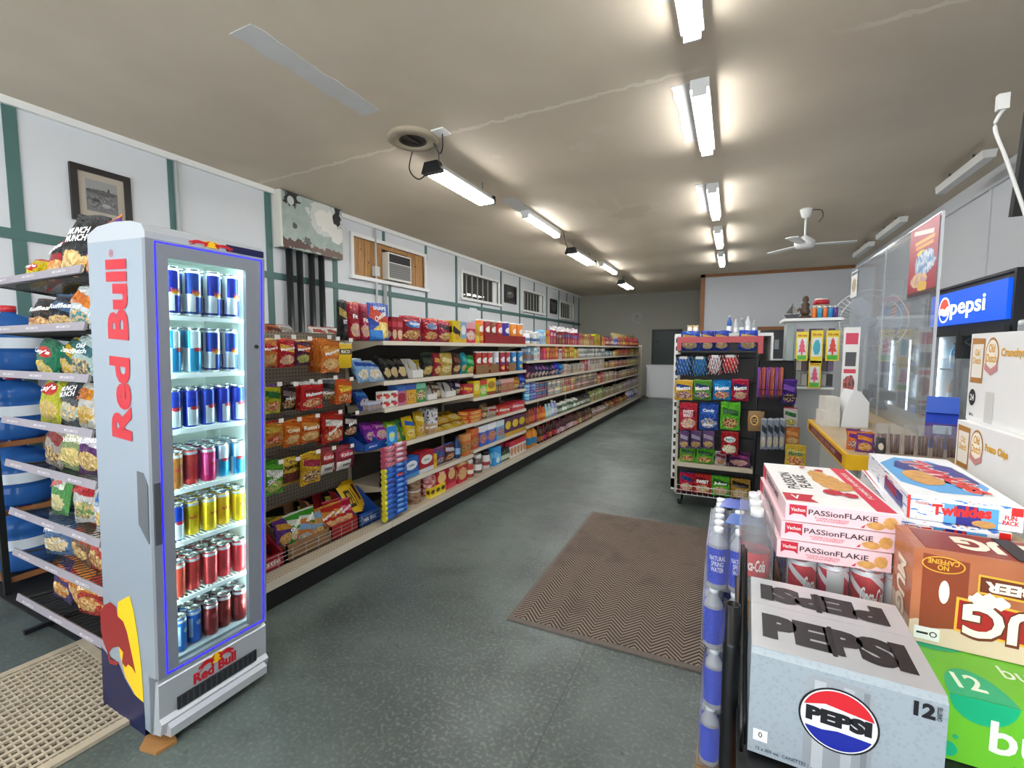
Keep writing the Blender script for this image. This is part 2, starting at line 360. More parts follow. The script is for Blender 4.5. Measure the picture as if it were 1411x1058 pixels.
# windows: frame, dark bars and panes
dk = mat('4c4a42', .6, grain=.2, gs=5, name='boarded_window_interior'); barm = mat('a5a49a', .5, name='window_bar_paint')
pine = None
tt = NT('knotty_pine'); oc = tt.n('ShaderNodeTexCoord').outputs['Object']
mp = tt.n('ShaderNodeMapping'); mp.inputs['Scale'].default_value = (1, 14, 1.2); tt.l(oc, mp.inputs[0]); g = tt.noise(mp.outputs[0], 3, 4, .6)
g2 = tt.noise(oc, 9, 2, .5); cc = tt.mix(tt.ramp(g, .35, .7), 'b98a4c', '946430'); cc = tt.mix(tt.ramp(g2, .66, .72), cc, '4d2c12'); tt.col(cc); tt.prm(.5); pine = tt.m
for i, (a, b, z0, z1) in enumerate(WINS):
    mb = MB(); e = .05
    mb.box(XL-.02, XL+.03, a-e, b+e, z1, z1+e); mb.box(XL-.02, XL+.06, a-e-.03, b+e+.03, z0-e, z0); mb.box(XL-.02, XL+.03, a-e, a, z0, z1); mb.box(XL-.02, XL+.03, b, b+e, z0, z1)
    wn = struct('window_%d' % (i+1), mb, white)
    part('reveal_back', B(XL-.118, XL-.10, a, b, z0, z1), dk, wn)
    if i:
        nb = 6
        for j in range(1, nb): yy = a+(b-a-.18)*j/nb; part('window_bar', B(XL-.05, XL-.025, yy-.012, yy+.012, z0, z1), barm, wn)
        for j in range(nb):
            y0 = a+(b-a-.18)*j/nb; part('pane', B(XL-.045, XL-.04, y0+.014, a+(b-a-.18)*(j+1)/nb-.014, z0+.01, z1-.01), glass('b9b7a6', .8, .06), wn)
        part('shutter_stile', B(XL-.05, XL-.02, b-.18, b, z0, z1), white, wn)
    else:
        for j in range(8):   # pine boards left and right of the air conditioner
            y0 = a+(b-a)*j/13 if j < 5 else None
        for (ya, yb, n) in ((a, a+.60, 5), (b-.42, b, 4)):
            for j in range(n):
                y0 = ya+(yb-ya)*j/n; part('pine_board', B(XL-.04, XL-.012-.004*(j % 2), y0+.003, ya+(yb-ya)*(j+1)/n-.003, z0, z1), pine, wn)
        part('pine_rail', B(XL-.05, XL-.015, a+.60, b-.42, z1-.06, z1), pine, wn)
ac = empty('air_conditioner', (XL, 5.63, 2.54), label='white window air conditioner between pine boards high on left wall', cat='air conditioner')
cream = mat('d8d6cc', .5, name='cream_plastic')
part('housing', B(-.04, .10, -.27, .27, 0, .40), cream, ac); part('air_outlet', B(.10, .105, -.24, .24, .26, .38), mat('1c1a18', .6), ac)
for j in range(6): part('louvre', B(.10, .112, -.24, .24, .04+j*.034, .052+j*.034), mat('8c8c88', .5), ac)
part('grille_panel', B(.098, .104, -.24, .24, .03, .245), mat('6f706d', .6), ac)
# conduit from the ceiling to the air conditioner
tag(part('electrical_conduit', MB().tube([(XL+.03, 5.18, 3.25), (XL+.03, 5.18, 2.50), (XL+.03, 5.2, 1.3)], .016, 8).box(XL, XL+.06, 5.13, 5.23, 2.56, 2.70), mat('c4c7c6', .45)), 'white conduit with outlet box running down beside the air conditioner', 'conduit')
tag(part('wall_pipe', MB().tube([(XL+.03, 5.36, 2.45), (XL+.03, 5.36, 1.3)], .03, 8), mat('a8aeac', .45)), 'grey vertical pipe below the air conditioner', 'pipe')
# back wall, partition with timber edge, right wall, front wall with shop windows
struct('wall_back', B(XL-.1, XR+.1, YB, YB+.1, 0, CZ), wall_b)
PX = -.66
struct('wall_partition', MB().box(PX, .56, YP, YP+.12, 0, CZ).box(1.14, XR, YP, YP+.12, 0, CZ).box(.56, 1.14, YP, YP+.12, 0, 1.28).box(.56, 1.14, YP, YP+.12, 1.94, CZ), wall_r)
timber = mat('8a5a2e', .5, grain=.25, gs=6, name='stained_timber')
trim(B(PX-.10, PX, YP-.03, YP+.15, 0, CZ-.0), timber); trim(B(PX-.10, XR, YP-.03, YP+.02, CZ-.07, CZ), timber)
w5 = struct('window_5', MB().box(.50, 1.20, YP-.03, YP, 1.94, 2.02), timber)
part('frame', MB().box(.50, .56, YP-.03, YP, 1.28, 1.94).box(1.14, 1.2, YP-.03, YP, 1.28, 1.94).box(.5, 1.2, YP-.04, YP, 1.22, 1.28), white, w5)
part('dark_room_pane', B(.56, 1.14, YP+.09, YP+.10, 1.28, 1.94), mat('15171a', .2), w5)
part('wall_switch', B(.86, .95, YP+.07, YP+.09, 1.5, 1.72), mat('9aa3ab', .4), w5); part('blue_bin', B(.57, .74, YP+.02, YP+.08, 1.28, 1.55), mat('6f93b5', .4), w5)
d1 = struct('door_1', B(-2.28, -1.50, YB-.05, YB, 1.0, 2.06), mat('22332f', .45, name='dark_green_door'))
part('door_frame', MB().box(-2.34, -2.28, YB-.07, YB, .98, 2.12).box(-1.5, -1.44, YB-.07, YB, .98, 2.12).box(-2.34, -1.44, YB-.07, YB, 2.06, 2.12), mat('1b2825', .5), d1)
part('latch', B(-2.22, -2.14, YB-.075, YB-.05, 1.72, 1.76), mat('0c0f0f', .5), d1)
tag(part('chest_freezer', MB().box(-2.36, -1.2, YB-.75, YB-.08, .04, .95).box(-2.38, -1.18, YB-.77, YB-.08, .95, 1.02).box(-2.30, -1.25, YB-.7, YB-.12, 0, .04), mat('dfe2e4', .35)), 'white chest freezer under the dark green back door', 'freezer')
struct('wall_right', B(XR, XR+.1, YF-.1, YB+.1, 0, CZ), wall_r)
trim(B(XR-.03, XR, YF, YP, 3.13, CZ), wall_r)
for yy in (5.2, 6.45, 7.7, 8.95): trim(B(XR-.012, XR, yy-.03, yy+.03, .0, 3.13), wall_r)
FW = [(-4.2, -2.3), (-2.1, -.2), (0, 1.9)]
mb = MB(); x = XL-.1
for a, b in FW: mb.box(x, a, YF-.1, YF, 0, CZ); mb.box(a, b, YF-.1, YF, 0, .7); mb.box(a, b, YF-.1, YF, 2.9, CZ); x = b
mb.box(x, XR+.1, YF-.1, YF, 0, CZ); struct('wall_front', mb, wall_r)
for i, (a, b) in enumerate(FW):
    wn = struct('window_%d' % (6+i), MB().box(a, b, YF-.08, YF-.02, .7, .76).box(a, b, YF-.08, YF-.02, 2.84, 2.9).box(a, a+.05, YF-.08, YF-.02, .76, 2.84).box(b-.05, b, YF-.08, YF-.02, .76, 2.84), mat('8d9195', .4, .6))
    part('pane', B(a+.05, b-.05, YF-.055, YF-.05, .76, 2.84), glass('ffffff', .95), wn)
# ---------------------------------------------------------------- wall objects
def picture(y0, y1, z0, z1, label, pic, frm='1b1512', mt='c9bfae', e=.045, mw=.05):
    o = empty('framed_picture', (XL, (y0+y1)/2, z0), label=label, cat='picture'); hw = (y1-y0)/2; h = z1-z0; m = mat(frm, .4)
    part('frame', MB().box(.0, .03, -hw, hw, 0, e).box(0, .03, -hw, hw, h-e, h).box(0, .03, -hw, -hw+e, e, h-e).box(0, .03, hw-e, hw, e, h-e), m, o)
    part('mount', B(.0, .012, -hw+e, hw-e, e, h-e), mat(mt, .7), o)
    mb = MB(); y_, z_ = hw-e-mw, e+mw
    mb.face([(.015, -y_, z_), (.015, y_, z_), (.015, y_, h-z_), (.015, -y_, h-z_)], [(0, 0), (1, 0), (1, 1), (0, 1)])
    part('photograph', mb, pic, o); part('glazing', B(.020, .022, -hw+e, hw-e, e, h-e), glass('ffffff', .95), o)
pic1 = design('7d7e80', (('rect', .5, .84, 1, .34, 'a6a7a6'), ('pic', .5, .64, 1.1, .16, '4c4d4e', '6a6b6c'), ('pic', .5, .30, 1.0, .5, '606163', '8e8f90'), ('ell', .62, .24, .3, .14, 'b4b5b4'), ('ell', .30, .36, .26, .10, '3e3f40'), ('ell', .72, .74, .07, .16, '48494a')), .3)
picture(1.79, 2.19, 2.53, 2.97, 'black framed old grey street photograph with cream mount, above chip rack', pic1)
picture(9.36, 9.98, 2.57, 2.98, 'black framed dark print between the first two barred windows', design('17191c', (('pic', .5, .5, .7, .5, '8b9094', '2b2e31'), ('ell', .45, .6, .4, .15, 'b7bcbf')), .3), mt='15171a', mw=.01)
picture(12.25, 12.80, 2.53, 2.94, 'small black framed dark print beside the farthest barred window', design('1c1e20', (('pic', .5, .45, .8, .6, '55585b', '26282a'), ('rect', .5, .75, .8, .2, '6b6e70')), .3), mt='15171a', mw=.01)
# painted metal cover panel with peeled paint and pipes below
t = NT('peeling_panel'); oc = t.n('ShaderNodeTexCoord').outputs['Object']; n3 = t.noise(oc, 7, 5, .8); n6 = t.noise(oc, 18, 4, .5)
c = t.mix(t.ramp(n3, .3, .7), '93a39b', 'a9b5ad')
def spot(cy, cz, ry, rz, col, wob=.9, f=None):
    global c
    v = t.vec('DIVIDE', t.vec('SUBTRACT', oc, (0, cy, cz)).outputs[0], (1e3, ry, rz)).outputs[0]; ln = t.vec('LENGTH', v).outputs['Value']
    c = t.mix(t.mth('LESS_THAN', t.mth('ADD', ln, t.mth('MULTIPLY', t.mth('SUBTRACT', n6 if f is None else f, .5), wob*2)), 1.), c, col)
spot(.17, .13, .26, .20, 'c9cec8', .8, n3); spot(.2, .12, .16, .13, 'e3e1d8', .9, n3); spot(.36, -.02, .12, .1, 'dcdbd3', .9, n3); spot(.36, .22, .06, .16, '1b1c1a', 1.2); spot(-.30, .25, .12, .09, '222321', .9); spot(-.32, .22, .045, .05, 'c3c7c4', .0); spot(-.20, .27, .04, .035, 'aab0ad', .0)
spot(-.28, -.06, .04, .03, '4b504b', 1.2); spot(-.1, -.2, .06, .04, '5c615b', 1.3); spot(-.3, -.26, .3, .05, '5a4036', 1.4); spot(.2, -.28, .28, .05, '6b564a', 1.6)
t.col(c); t.prm(.5)
pn = empty('meter_box', (XL, 4.02, 2.98), label='peeling grey-green metal meter box high on the left wall', cat='panel')
part('cover', B(0, .13, -.44, .44, -.32, .31), t.m, pn); part('side_flange', B(0, .132, -.46, -.44, -.32, .31), cream, pn)
for j, yy in enumerate((3.70, 3.84, 4.01, 4.16)):
    tag(part('black_pipe', MB().tube([(XL+.07, yy, 2.68), (XL+.07, yy, 0)], .037, 12), mat('1d2022', .35)), 'vertical black pipe below the meter box, %s from the near end' % ORD[j+1], 'pipe', 'black pipes under the meter box')
ck = empty('wall_clock', (-2.82, YB, 2.5), label='round pale wall clock on the taupe back wall', cat='clock')
part('rim', MB().lathe([(.17, 0), (.19, .02), (.17, .04), (.155, .03)], 28, cap=False), mat('bdbdb6', .3), ck, rot=(math.pi/2, 0, 0)); part('dial', MB().lathe([(.16, 0), (.16, .018)], 28), mat('a3a29a', .5), ck, rot=(math.pi/2, 0, 0))
part('hand', MB().box(-.006, .006, -.025, -.022, 0, .12), mat('4f4f4a', .5), ck); part('hand', MB().box(-.09, 0, -.025, -.022, .05, .062), mat('4f4f4a', .5), ck)
# ---------------------------------------------------------------- ceiling lights
lit = mat('ffffff', .4, emit=LAMP, name='led_diffuser'); fix = mat('d6d8d6', .4, name='fixture_enamel'); blk = mat('17181a', .4)
def strip_light(x, y0, y1, lab, z=3.24):
    o = empty('strip_light', (x, (y0+y1)/2, z), label=lab, cat='light', group='lit LED ceiling lights'); h = (y1-y0)/2
    part('housing', B(-.06, .06, -h, h, .0, CZ-z), fix, o); part('diffuser', MB().prism([(-.04, .0), (-.035, -.04), (.035, -.04), (.04, .0)], -h+.015, h-.015, 'y'), lit, o)
    part('end_cap', B(-.045, .045, -h, -h+.014, -.045, 0), fix, o); part('end_cap', B(-.045, .045, h-.014, h, -.045, 0), fix, o)
def shop_light(x, y0, y1, lab, z=3.12, tilt=.0):
    o = empty('shop_light', (x, (y0+y1)/2, z), (tilt, 0, 0), lab, 'light', 'lit LED ceiling lights'); h = (y1-y0)/2
    part('hood', MB().prism([(-.10, 0), (-.06, .06), (.06, .06), (.10, 0), (.09, -.005), (-.09, -.005)], -h, h, 'y'), mat('b8bab8', .4), o)
    part('diffuser', B(-.085, .085, -h+.05, h-.02, -.03, -.006), lit, o); part('end_cap', MB().prism([(-.105, -.03), (-.07, .065), (.07, .065), (.105, -.03)], -h-.03, -h+.04, 'y'), blk, o)
    part('end_cap', B(-.1, .1, h-.02, h+.01, -.03, .05), blk, o)
    for s in (-1, 1): part('chain', MB().tube([(0, s*h*.8, .06), (0, s*h*.8, CZ-z)], .004, 5), mat('6b6b68', .4, .8), o)
cw = ['nearest', 'second', 'third', 'fourth', 'farthest']
for i, (a, b) in enumerate(((1.62, 2.82), (3.40, 4.47), (5.52, 6.71), (7.45, 8.60), (9.35, 10.5))):
    strip_light(-.26, a, b, '%s lit strip light in the right ceiling row above the aisle' % cw[i].capitalize())
strip_light(-.26, -.5, .7, 'lit strip light overhead before the right ceiling row'); strip_light(-2.5, -.5, .7, 'lit strip light overhead before the left ceiling row')
shop_light(-2.50, 3.50, 4.52, 'hanging lit shop light with black ends beside the round ceiling vent')
strip_light(-2.48, 5.50, 6.68, 'lit strip light between the first two hanging shop lights')
shop_light(-2.48, 7.36, 8.55, 'second hanging lit shop light in the left row over the shelves')
strip_light(-2.48, 9.3, 10.5, 'far lit strip light in the left row before the last shop light')
shop_light(-2.52, 11.3, 12.4, 'farthest hanging lit shop light in the left ceiling row')
for i, (y0, y1) in enumerate(((5.48, 6.52), (7.7, 8.8), (9.25, 10.3))):
    o = empty('unlit_strip_light', (1.95, (y0+y1)/2, 3.2), label='%s unlit white strip light near the right wall' % ('nearest', 'middle', 'farthest')[i], cat='light', group='unlit strip lights'); h = (y1-y0)/2
    part('diffuser', MB().prism([(-.05, .03), (-.04, -.04), (.04, -.04), (.05, .03)], -h, h, 'y'), mat('d9dad6', .35), o); part('stem', MB().tube([(0, -h*.4, .03), (0, -h*.4, .1)], .01), mat('55554f', .5), o); part('stem', MB().tube([(0, h*.6, .03), (0, h*.6, .1)], .01), mat('55554f', .5), o)
# bare patches where fixtures came down, round vent, cords, ceiling fan
bare = mat('cfcfcd', .7, grain=.08, gs=7, name='unpainted_plaster')
def patch(x0, x1, y0, y1):
    R = random.Random(int(y0*100)); n = 12; L = [(x0+R.uniform(-.015, .015), y0+(y1-y0)*i/n) for i in range(n+1)]; Rr = [(x1+R.uniform(-.015, .015), y0+(y1-y0)*i/n) for i in range(n, -1, -1)]
    trim(MB().prism(L+Rr, CZ-.003, CZ, 'z'), bare)
patch(-2.64, -2.46, 1.76, 2.78); patch(-.42, -.29, 1.5, 2.6); patch(-.44, -.30, 3.42, 4.36); patch(-.44, -.30, 5.5, 6.6); patch(-2.6, -2.40, 5.0, 5.55)
vt = empty('ceiling_vent', (-2.52, 3.25, CZ), label='round cream ceiling vent flange with dark duct hole', cat='vent')
part('flange', MB().lathe([(.215, 0), (.22, -.02), (.20, -.035), (.12, -.03), (.115, .0)], 32, cap=False), mat('a89c86', .6, grain=.15, gs=9), vt); part('duct', MB().lathe([(.116, -.028), (.10, -.005), (.095, -.003)], 28, cap=False).lathe([(.1, -.004), (.1, -.002)], 28), mat('3b362e', .5, .3, grain=.4, gs=10), vt); part('damper', B(-.006, .006, -.1, .1, -.02, -.004), mat('5b5347', .5, .5), vt)
def cord(pts, label, r=.006):
    P = [Vector(p) for p in pts]; out = []
    for i in range(len(P)-1):
        p0, p1, p2, p3 = P[max(0, i-1)], P[i], P[i+1], P[min(len(P)-1, i+2)]
        for k in range(6):
            u = k/6; out.append(.5*((2*p1)+(p2-p0)*u+(2*p0-5*p1+4*p2-p3)*u*u+(3*p1-p0-3*p2+p3)*u**3))
    out.append(P[-1]); return tag(part('power_cord', MB().tube(out, r, 6), blk), label, 'cord')
cord([(-2.66, 3.42, 3.28), (-2.72, 3.45, 3.14), (-2.66, 3.5, 3.06), (-2.55, 3.5, 3.10)], 'black looped cord from the round vent to the hanging shop light')
cord([(-2.24, 3.28, 3.29), (-2.25, 3.3, 3.2), (-2.3, 3.33, 3.16), (-2.34, 3.3, 3.24)], 'short black cord hanging from a ceiling outlet beside round vent')
cord([(-2.4, 6.75, 3.29), (-2.41, 6.85, 3.2), (-2.44, 7.1, 3.1), (-2.47, 7.33, 3.15)], 'black cord linking second strip light and second shop light')
tag(part('ceiling_outlet', B(-2.30, -2.18, 3.2, 3.32, CZ-.012, CZ), white), 'small white ceiling outlet plate beside the round vent', 'outlet')
fn = empty('ceiling_fan', (.79, 7.05, CZ), label='white three-blade ceiling fan hanging near the partition', cat='fan')
part('canopy', MB().lathe([(.02, -.12), (.05, -.10), (.07, -.02), (.07, 0)], 20), white, fn); part('downrod', MB().tube([(0, 0, -.1), (0, 0, -.36)], .014, 10), white, fn)
part('motor', MB().lathe([(.03, -.50), (.10, -.49), (.12, -.44), (.12, -.41), (.06, -.36), (.03, -.34)], 24), white, fn)
for a in (.15, 2.25, 4.35):
    part('blade', MB().prism([(.10, -.03), (.2, -.055), (.55, -.07), (.58, 0), (.55, .07), (.2, .055), (.10, .03)], -.455, -.447, 'z'), white, fn, rot=(0, 0, a))
cord([(.84, 7.05, 3.28), (.95, 7.03, 3.26), (.97, 7.04, 3.18), (.93, 7.05, 3.12)], 'short black cable beside the ceiling fan canopy')
# ================================================================ DRINKS FRIDGE (leans a little forward on its wooden shim)
FR = Matrix.Translation((-2.305, .872, .016)) @ Matrix.Rotation(math.radians(-1.2), 4, 'Z') @ Matrix.Rotation(math.radians(3.2), 4, 'Y')
FI = FR.inverted(); FD, FWd, FH = .41, .428, 1.91
def fpl(px, py, axis, val):     # where a sight line meets a plane of the fridge, in the fridge's own frame
    o = FI @ CP; d = FI.to_3x3() @ ray(px, py); return o + d*((val-o[axis])/d[axis])
fr = empty('drinks_fridge', label='tall silver glass-door energy drink fridge with red lettering beside chip rack', cat='fridge'); fr.matrix_world = FR
t = NT('fridge_side_print'); oc = t.n('ShaderNodeTexCoord').outputs['Object']; sp = t.n('ShaderNodeSeparateXYZ'); t.l(oc, sp.inputs[0])
t.col('9fabb6'); t.prm(.38, .3); sidem = t.m
silver = mat('bcc2c8', .35, .35, grain=.02, gs=2, name='silver_plastic'); silver_d = mat('888d94', .4, .2, name='door_silver'); navy = mat('131a4a', .4, .2); rbred = mat('c01627', .4); rbyel = mat('f3c715', .4); rbred2 = mat('8f1f22', .4)
inner = mat('e6efe9', .4, name='white_liner'); black = mat('101113', .5)
Zb, Zt = .03, 1.885       # carcass
# carcass: near side, far side, back, bottom, domed top
part('side_panel', MB().prism([(0, Zb), (FD-.05, Zb), (FD-.02, .30), (FD-.02, Zt), (0, Zt)], 0, .03, 'y'), sidem, fr)
part('side_panel', MB().prism([(0, Zb), (FD-.05, Zb), (FD-.02, .30), (FD-.02, Zt), (0, Zt)], FWd-.03, FWd, 'y'), sidem, fr)
part('back_panel', B(0, .03, .03, FWd-.03, Zb, Zt), inner, fr); part('base_tray', B(.03, FD-.04, .03, FWd-.03, Zb, .30), mat('9aa0a6', .4), fr); part('liner_top', B(.03, FD-.03, .03, FWd-.03, Zt-.03, Zt), inner, fr)
for y0, y1 in ((.03, .034), (FWd-.034, FWd-.03)): part('liner_side', B(.03, FD-.03, y0, y1, .30, Zt-.03), inner, fr)
n = 10; dome = [(FD*.5+(FD*.5+.002)*math.cos(math.pi*i/n)*(1), Zt+.085*math.sin(math.pi*i/n)**.6) for i in range(n+1)]
dome = [(-.0, Zt), (FD, Zt), (FD, Zt+.022), (FD-.02, Zt+.045), (FD-.09, Zt+.06), (FD*.5, Zt+.064), (.08, Zt+.055), (0, Zt+.03)]
part('domed_top', MB().prism(dome, 0, FWd, 'y'), silver, fr)
mb = MB()   # emblem strip on the top edge
fx = FD+.001
part('badge_strip', MB().box(FD, FD+.002, .27, FWd-.005, Zt+.004, Zt+.03), navy, fr)
# bottom plinth with air grille
part('plinth', MB().prism([(FD-.07, Zb), (FD, Zb+.02), (FD+.012, .10), (FD-.005, .115), (FD-.005, .25), (FD-.03, .27), (FD-.07, .27)], 0, FWd, 'y'), silver, fr)
part('plinth_nose', MB().prism([(FD-.03, Zb), (FD+.03, Zb+.015), (FD+.03, Zb+.05), (FD-.0, .095)], .02, FWd-.02, 'y'), mat('c9ced3', .3, .4), fr)
gr = part('air_grille', B(FD-.004, FD+.003, .06, FWd-.05, .115, .165), mat('24262a', .5), fr)
for i in range(14): part('grille_bar', B(FD+.003, FD+.006, .07+i*.022, .076+i*.022, .117, .163), mat('3b3e43', .4), gr)
for x, y in ((.04, .05), (.04, FWd-.05), (FD-.07, .05), (FD-.07, FWd-.05)): part('foot', MB().lathe([(.02, -.0), (.02, .035)], 10, cx=x, cy=y), black, fr)
# door
dr = part('door', MB().box(FD-.02, FD, .0, .068, .275, Zt).box(FD-.02, FD, .348, FWd, .275, Zt).box(FD-.02, FD, .068, .348, .275, .30).box(FD-.02, FD, .068, .348, 1.828, Zt), silver_d, fr)
part('window', B(FD-.012, FD-.008, .068, .348, .30, 1.828), glass('f4fbff', .97), dr)
led = mat('1408ff', .4, emit=2.6, name='blue_edge_light')
part('edge_light', MB().box(FD, FD+.002, .027, .030, .285, Zt-.006).box(FD, FD+.002, FWd-.016, FWd-.013, .285, Zt-.006).box(FD, FD+.002, .030, FWd-.016, Zt-.009, Zt-.006).box(FD, FD+.002, .030, FWd-.016, .285, .288), led, dr)
part('handle', MB().prism([(FD-.10, .86), (FD-.03, .80), (FD-.03, 1.02), (FD-.06, 1.06), (FD-.10, 1.06)], -.003, .002, 'y'), mat('6c7076', .4, .4), dr)
part('handle_recess', B(FD, FD+.002, .004, .026, .80, 1.03), mat('54585e', .4, .3), dr)
part('lock', MB().lathe([(.008, 0), (.008, .006)], 10), mat('3b3d40', .3, .6), dr, loc=(FD, FWd-.04, 1.52), rot=(0, math.pi/2, 0))
wl_ = mat('e8fff4', .4, emit=15.0, name='white_led_strip')
for y in (.05, FWd-.05): part('led_strip', B(FD-.04, FD-.03, y-.006, y+.006, .34, Zt-.06), wl_, fr)
part('led_strip', B(FD-.05, FD-.04, .06, FWd-.06, Zt-.045, Zt-.038), wl_, fr)
# flat print: lettering and emblems
def flat_text(s, name, parent, m, axis, val, org, dx, dz, w, h, bold=.03, slant=0.):
    """lettering on a plane of the parent: origin at centre, dx / dz unit vectors"""
    V, Fc = glyphs(s, bold, slant, 3); dx, dz, org = Vector(dx), Vector(dz), Vector(org)
    me = bpy.data.meshes.new(name); me.from_pydata([tuple(org+dx*(a*w)+dz*(b*h)) for a, b in V], [], Fc); me.materials.append(m); me.update(); return link(name, me, parent)
def poly(name, parent, m, pts, nrm=None):
    me = bpy.data.meshes.new(name); me.from_pydata([tuple(p) for p in pts], [], [tuple(range(len(pts)))]); me.materials.append(m); me.update(); return link(name, me, parent)
a, b = fpl(176, 356, 1, -.001), fpl(181, 608, 1, -.001); L = (a-b).length; um = (a-b).normalized()
flat_text('Red Bull', 'side_lettering', fr, rbred, 1, 0, ((a+b)/2)+Vector((-.075, -.001, 0)), (.0, 0, 1), (-1, 0, 0), abs(a.z-b.z)*1.0, .150, .045)
flat_text('\u00ae', 'side_lettering', fr, rbred, 1, 0, fpl(153, 349, 1, -.001)+Vector((0, -.001, 0)), (0, 0, 1), (-1, 0, 0), .026, .03, 0)
Z3 = lambda pts, dy: [fpl(x/2.31, 600+y/2.31, 1, -dy) for x, y in pts]
poly('navy_print', fr, navy, Z3([(322, 670), (345, 700), (378, 725), (395, 770), (425, 822), (458, 850), (466, 1000), (330, 872)], .0012))
poly('sun_print', fr, rbyel, Z3([(412, 510), (425, 560), (438, 640), (450, 740), (457, 850), (432, 828), (400, 770), (382, 700), (372, 620), (375, 530)], .0016))
poly('bull_print', fr, rbred2, Z3([(319, 566), (330, 540), (350, 530), (368, 545), (374, 575), (392, 592), (404, 625), (412, 662), (420, 700), (432, 758), (420, 738), (408, 728), (400, 738), (388, 722), (392, 690), (378, 672), (358, 675), (346, 690), (352, 712), (380, 722), (370, 732), (348, 726), (342, 690), (330, 660), (321, 620)], .002))
BULL = [(0, .30), (.06, .42), (.02, .55), (.10, .50), (.20, .62), (.34, .78), (.50, .82), (.66, .74), (.80, .70), (.92, .80), (1.0, .98), (.97, .72), (.90, .58), (.92, .42), (1.0, .30), (.90, .34), (.84, .18), (.78, .02), (.72, .02), (.76, .22), (.70, .40), (.52, .40), (.36, .34), (.22, .10), (.10, 0), (.04, .02), (.16, .16), (.22, .34), (.12, .30)]
def emblem(parent, cy, cz, w, h, x):
    sun = [Vector((x, cy+.20*w*math.cos(i*math.pi/12), cz+.42*h*math.sin(i*math.pi/12))) for i in range(24)]
    poly('sun_print', parent, rbyel, sun)
    for s in (-1, 1): poly('bull_print', parent, rbred, [Vector((x+.0006, cy+s*(.04+.42*p[0])*w*1.05-(0), cz+(p[1]-.5)*h*.95)) for p in [(1-q[0], q[1]) for q in BULL]])
emblem(fr, .21, .235, .15, .05, FD+.0005-.004)
flat_text('Red Bull', 'front_lettering', fr, rbred, 0, 0, (FD-.0035, .205, .195), (0, 1, 0), (0, 0, 1), .17, .045, .045)
emblem(dr, .215, Zt+.017, .17, .028, FD+.0025)
# interior shelves and cans
blue_can = design('c9ced4', (('rect', .42, .72, .26, .46, '15308f'), ('rect', .62, .25, .28, .36, '15308f'), ('rect', .12, .25, .2, .36, '15308f'), ('rect', .9, .72, .2, .4, '15308f'), ('ell', .5, .5, .16, .10, 'd9a521'), ('rect', .5, .07, 1, .05, '20307a')), .28, .55)
dkblue_can = design('16309c', (('rect', .5, .3, .3, .5, 'c7ced6'), ('ell', .5, .52, .2, .10, 'b02030'), ('rect', .1, .3, .2, .5, 'c7ced6')), .28, .5)
lt_can = design('c9d4da', (('rect', .5, .30, .34, .55, '1f86b8'), ('rect', .2, .78, .3, .4, '2a93c4'), ('ell', .5, .54, .2, .10, 'b02030')), .28, .5)
def mono(c, c2='d8d2cc'): return design(c, (('rect', .36, .5, .1, .6, c2), ('ell', .55, .62, .14, .16, c2), ('rect', .5, .93, 1, .08, 'b9bcbe')), .3, .45)
red_can, pink_can, yel_can, org_can, mar_can, sky_can, aqua_can = mono('c43a33', 'b04038'), mono('b81f5c', 'd14a80'), mono('d8b414', 'c9a20c'), mono('a5622c', '8a4b20'), mono('7d1c26', 'a4474e'), mono('2463b5', '9fb6cf'), lt_can
canlid = mat('c8cbcd', .25, .9)
rows = [(1.632, .178, .060, [(blue_can, 'tall blue and silver drink can')]*4, .0), (1.415, .172, .058, [(aqua_can, 'tall pale blue drink can'), (aqua_can, 'tall pale blue drink can'), (blue_can, 'tall blue and silver drink can'), (blue_can, 'tall blue and silver drink can')], 0),
        (1.203, .150, .053, [(dkblue_can, 'blue and silver drink can')]*5, 0), (.97, .142, .053, [(org_can, 'amber drink can'), (red_can, 'red drink can'), (pink_can, 'magenta drink can'), (lt_can, 'sky blue drink can'), (lt_can, 'sky blue drink can')], 0),
        (.762, .142, .053, [(dkblue_can, 'blue and silver drink can'), (yel_can, 'yellow drink can'), (yel_can, 'yellow drink can'), (yel_can, 'yellow drink can'), (yel_can, 'yellow drink can')], 0),
        (.53, .142, .053, [(red_can, 'red drink can')]*5, 0), (.302, .142, .053, [(sky_can, 'blue drink can'), (sky_can, 'blue drink can'), (mar_can, 'maroon drink can'), (mar_can, 'maroon drink can'), (mar_can, 'maroon drink can')], 0)]
wire = mat('e9efec', .35, name='white_wire'); shn = ['top', 'second', 'third', 'fourth', 'fifth', 'sixth', 'bottom']
y0f, y1f = .085, FWd-.045
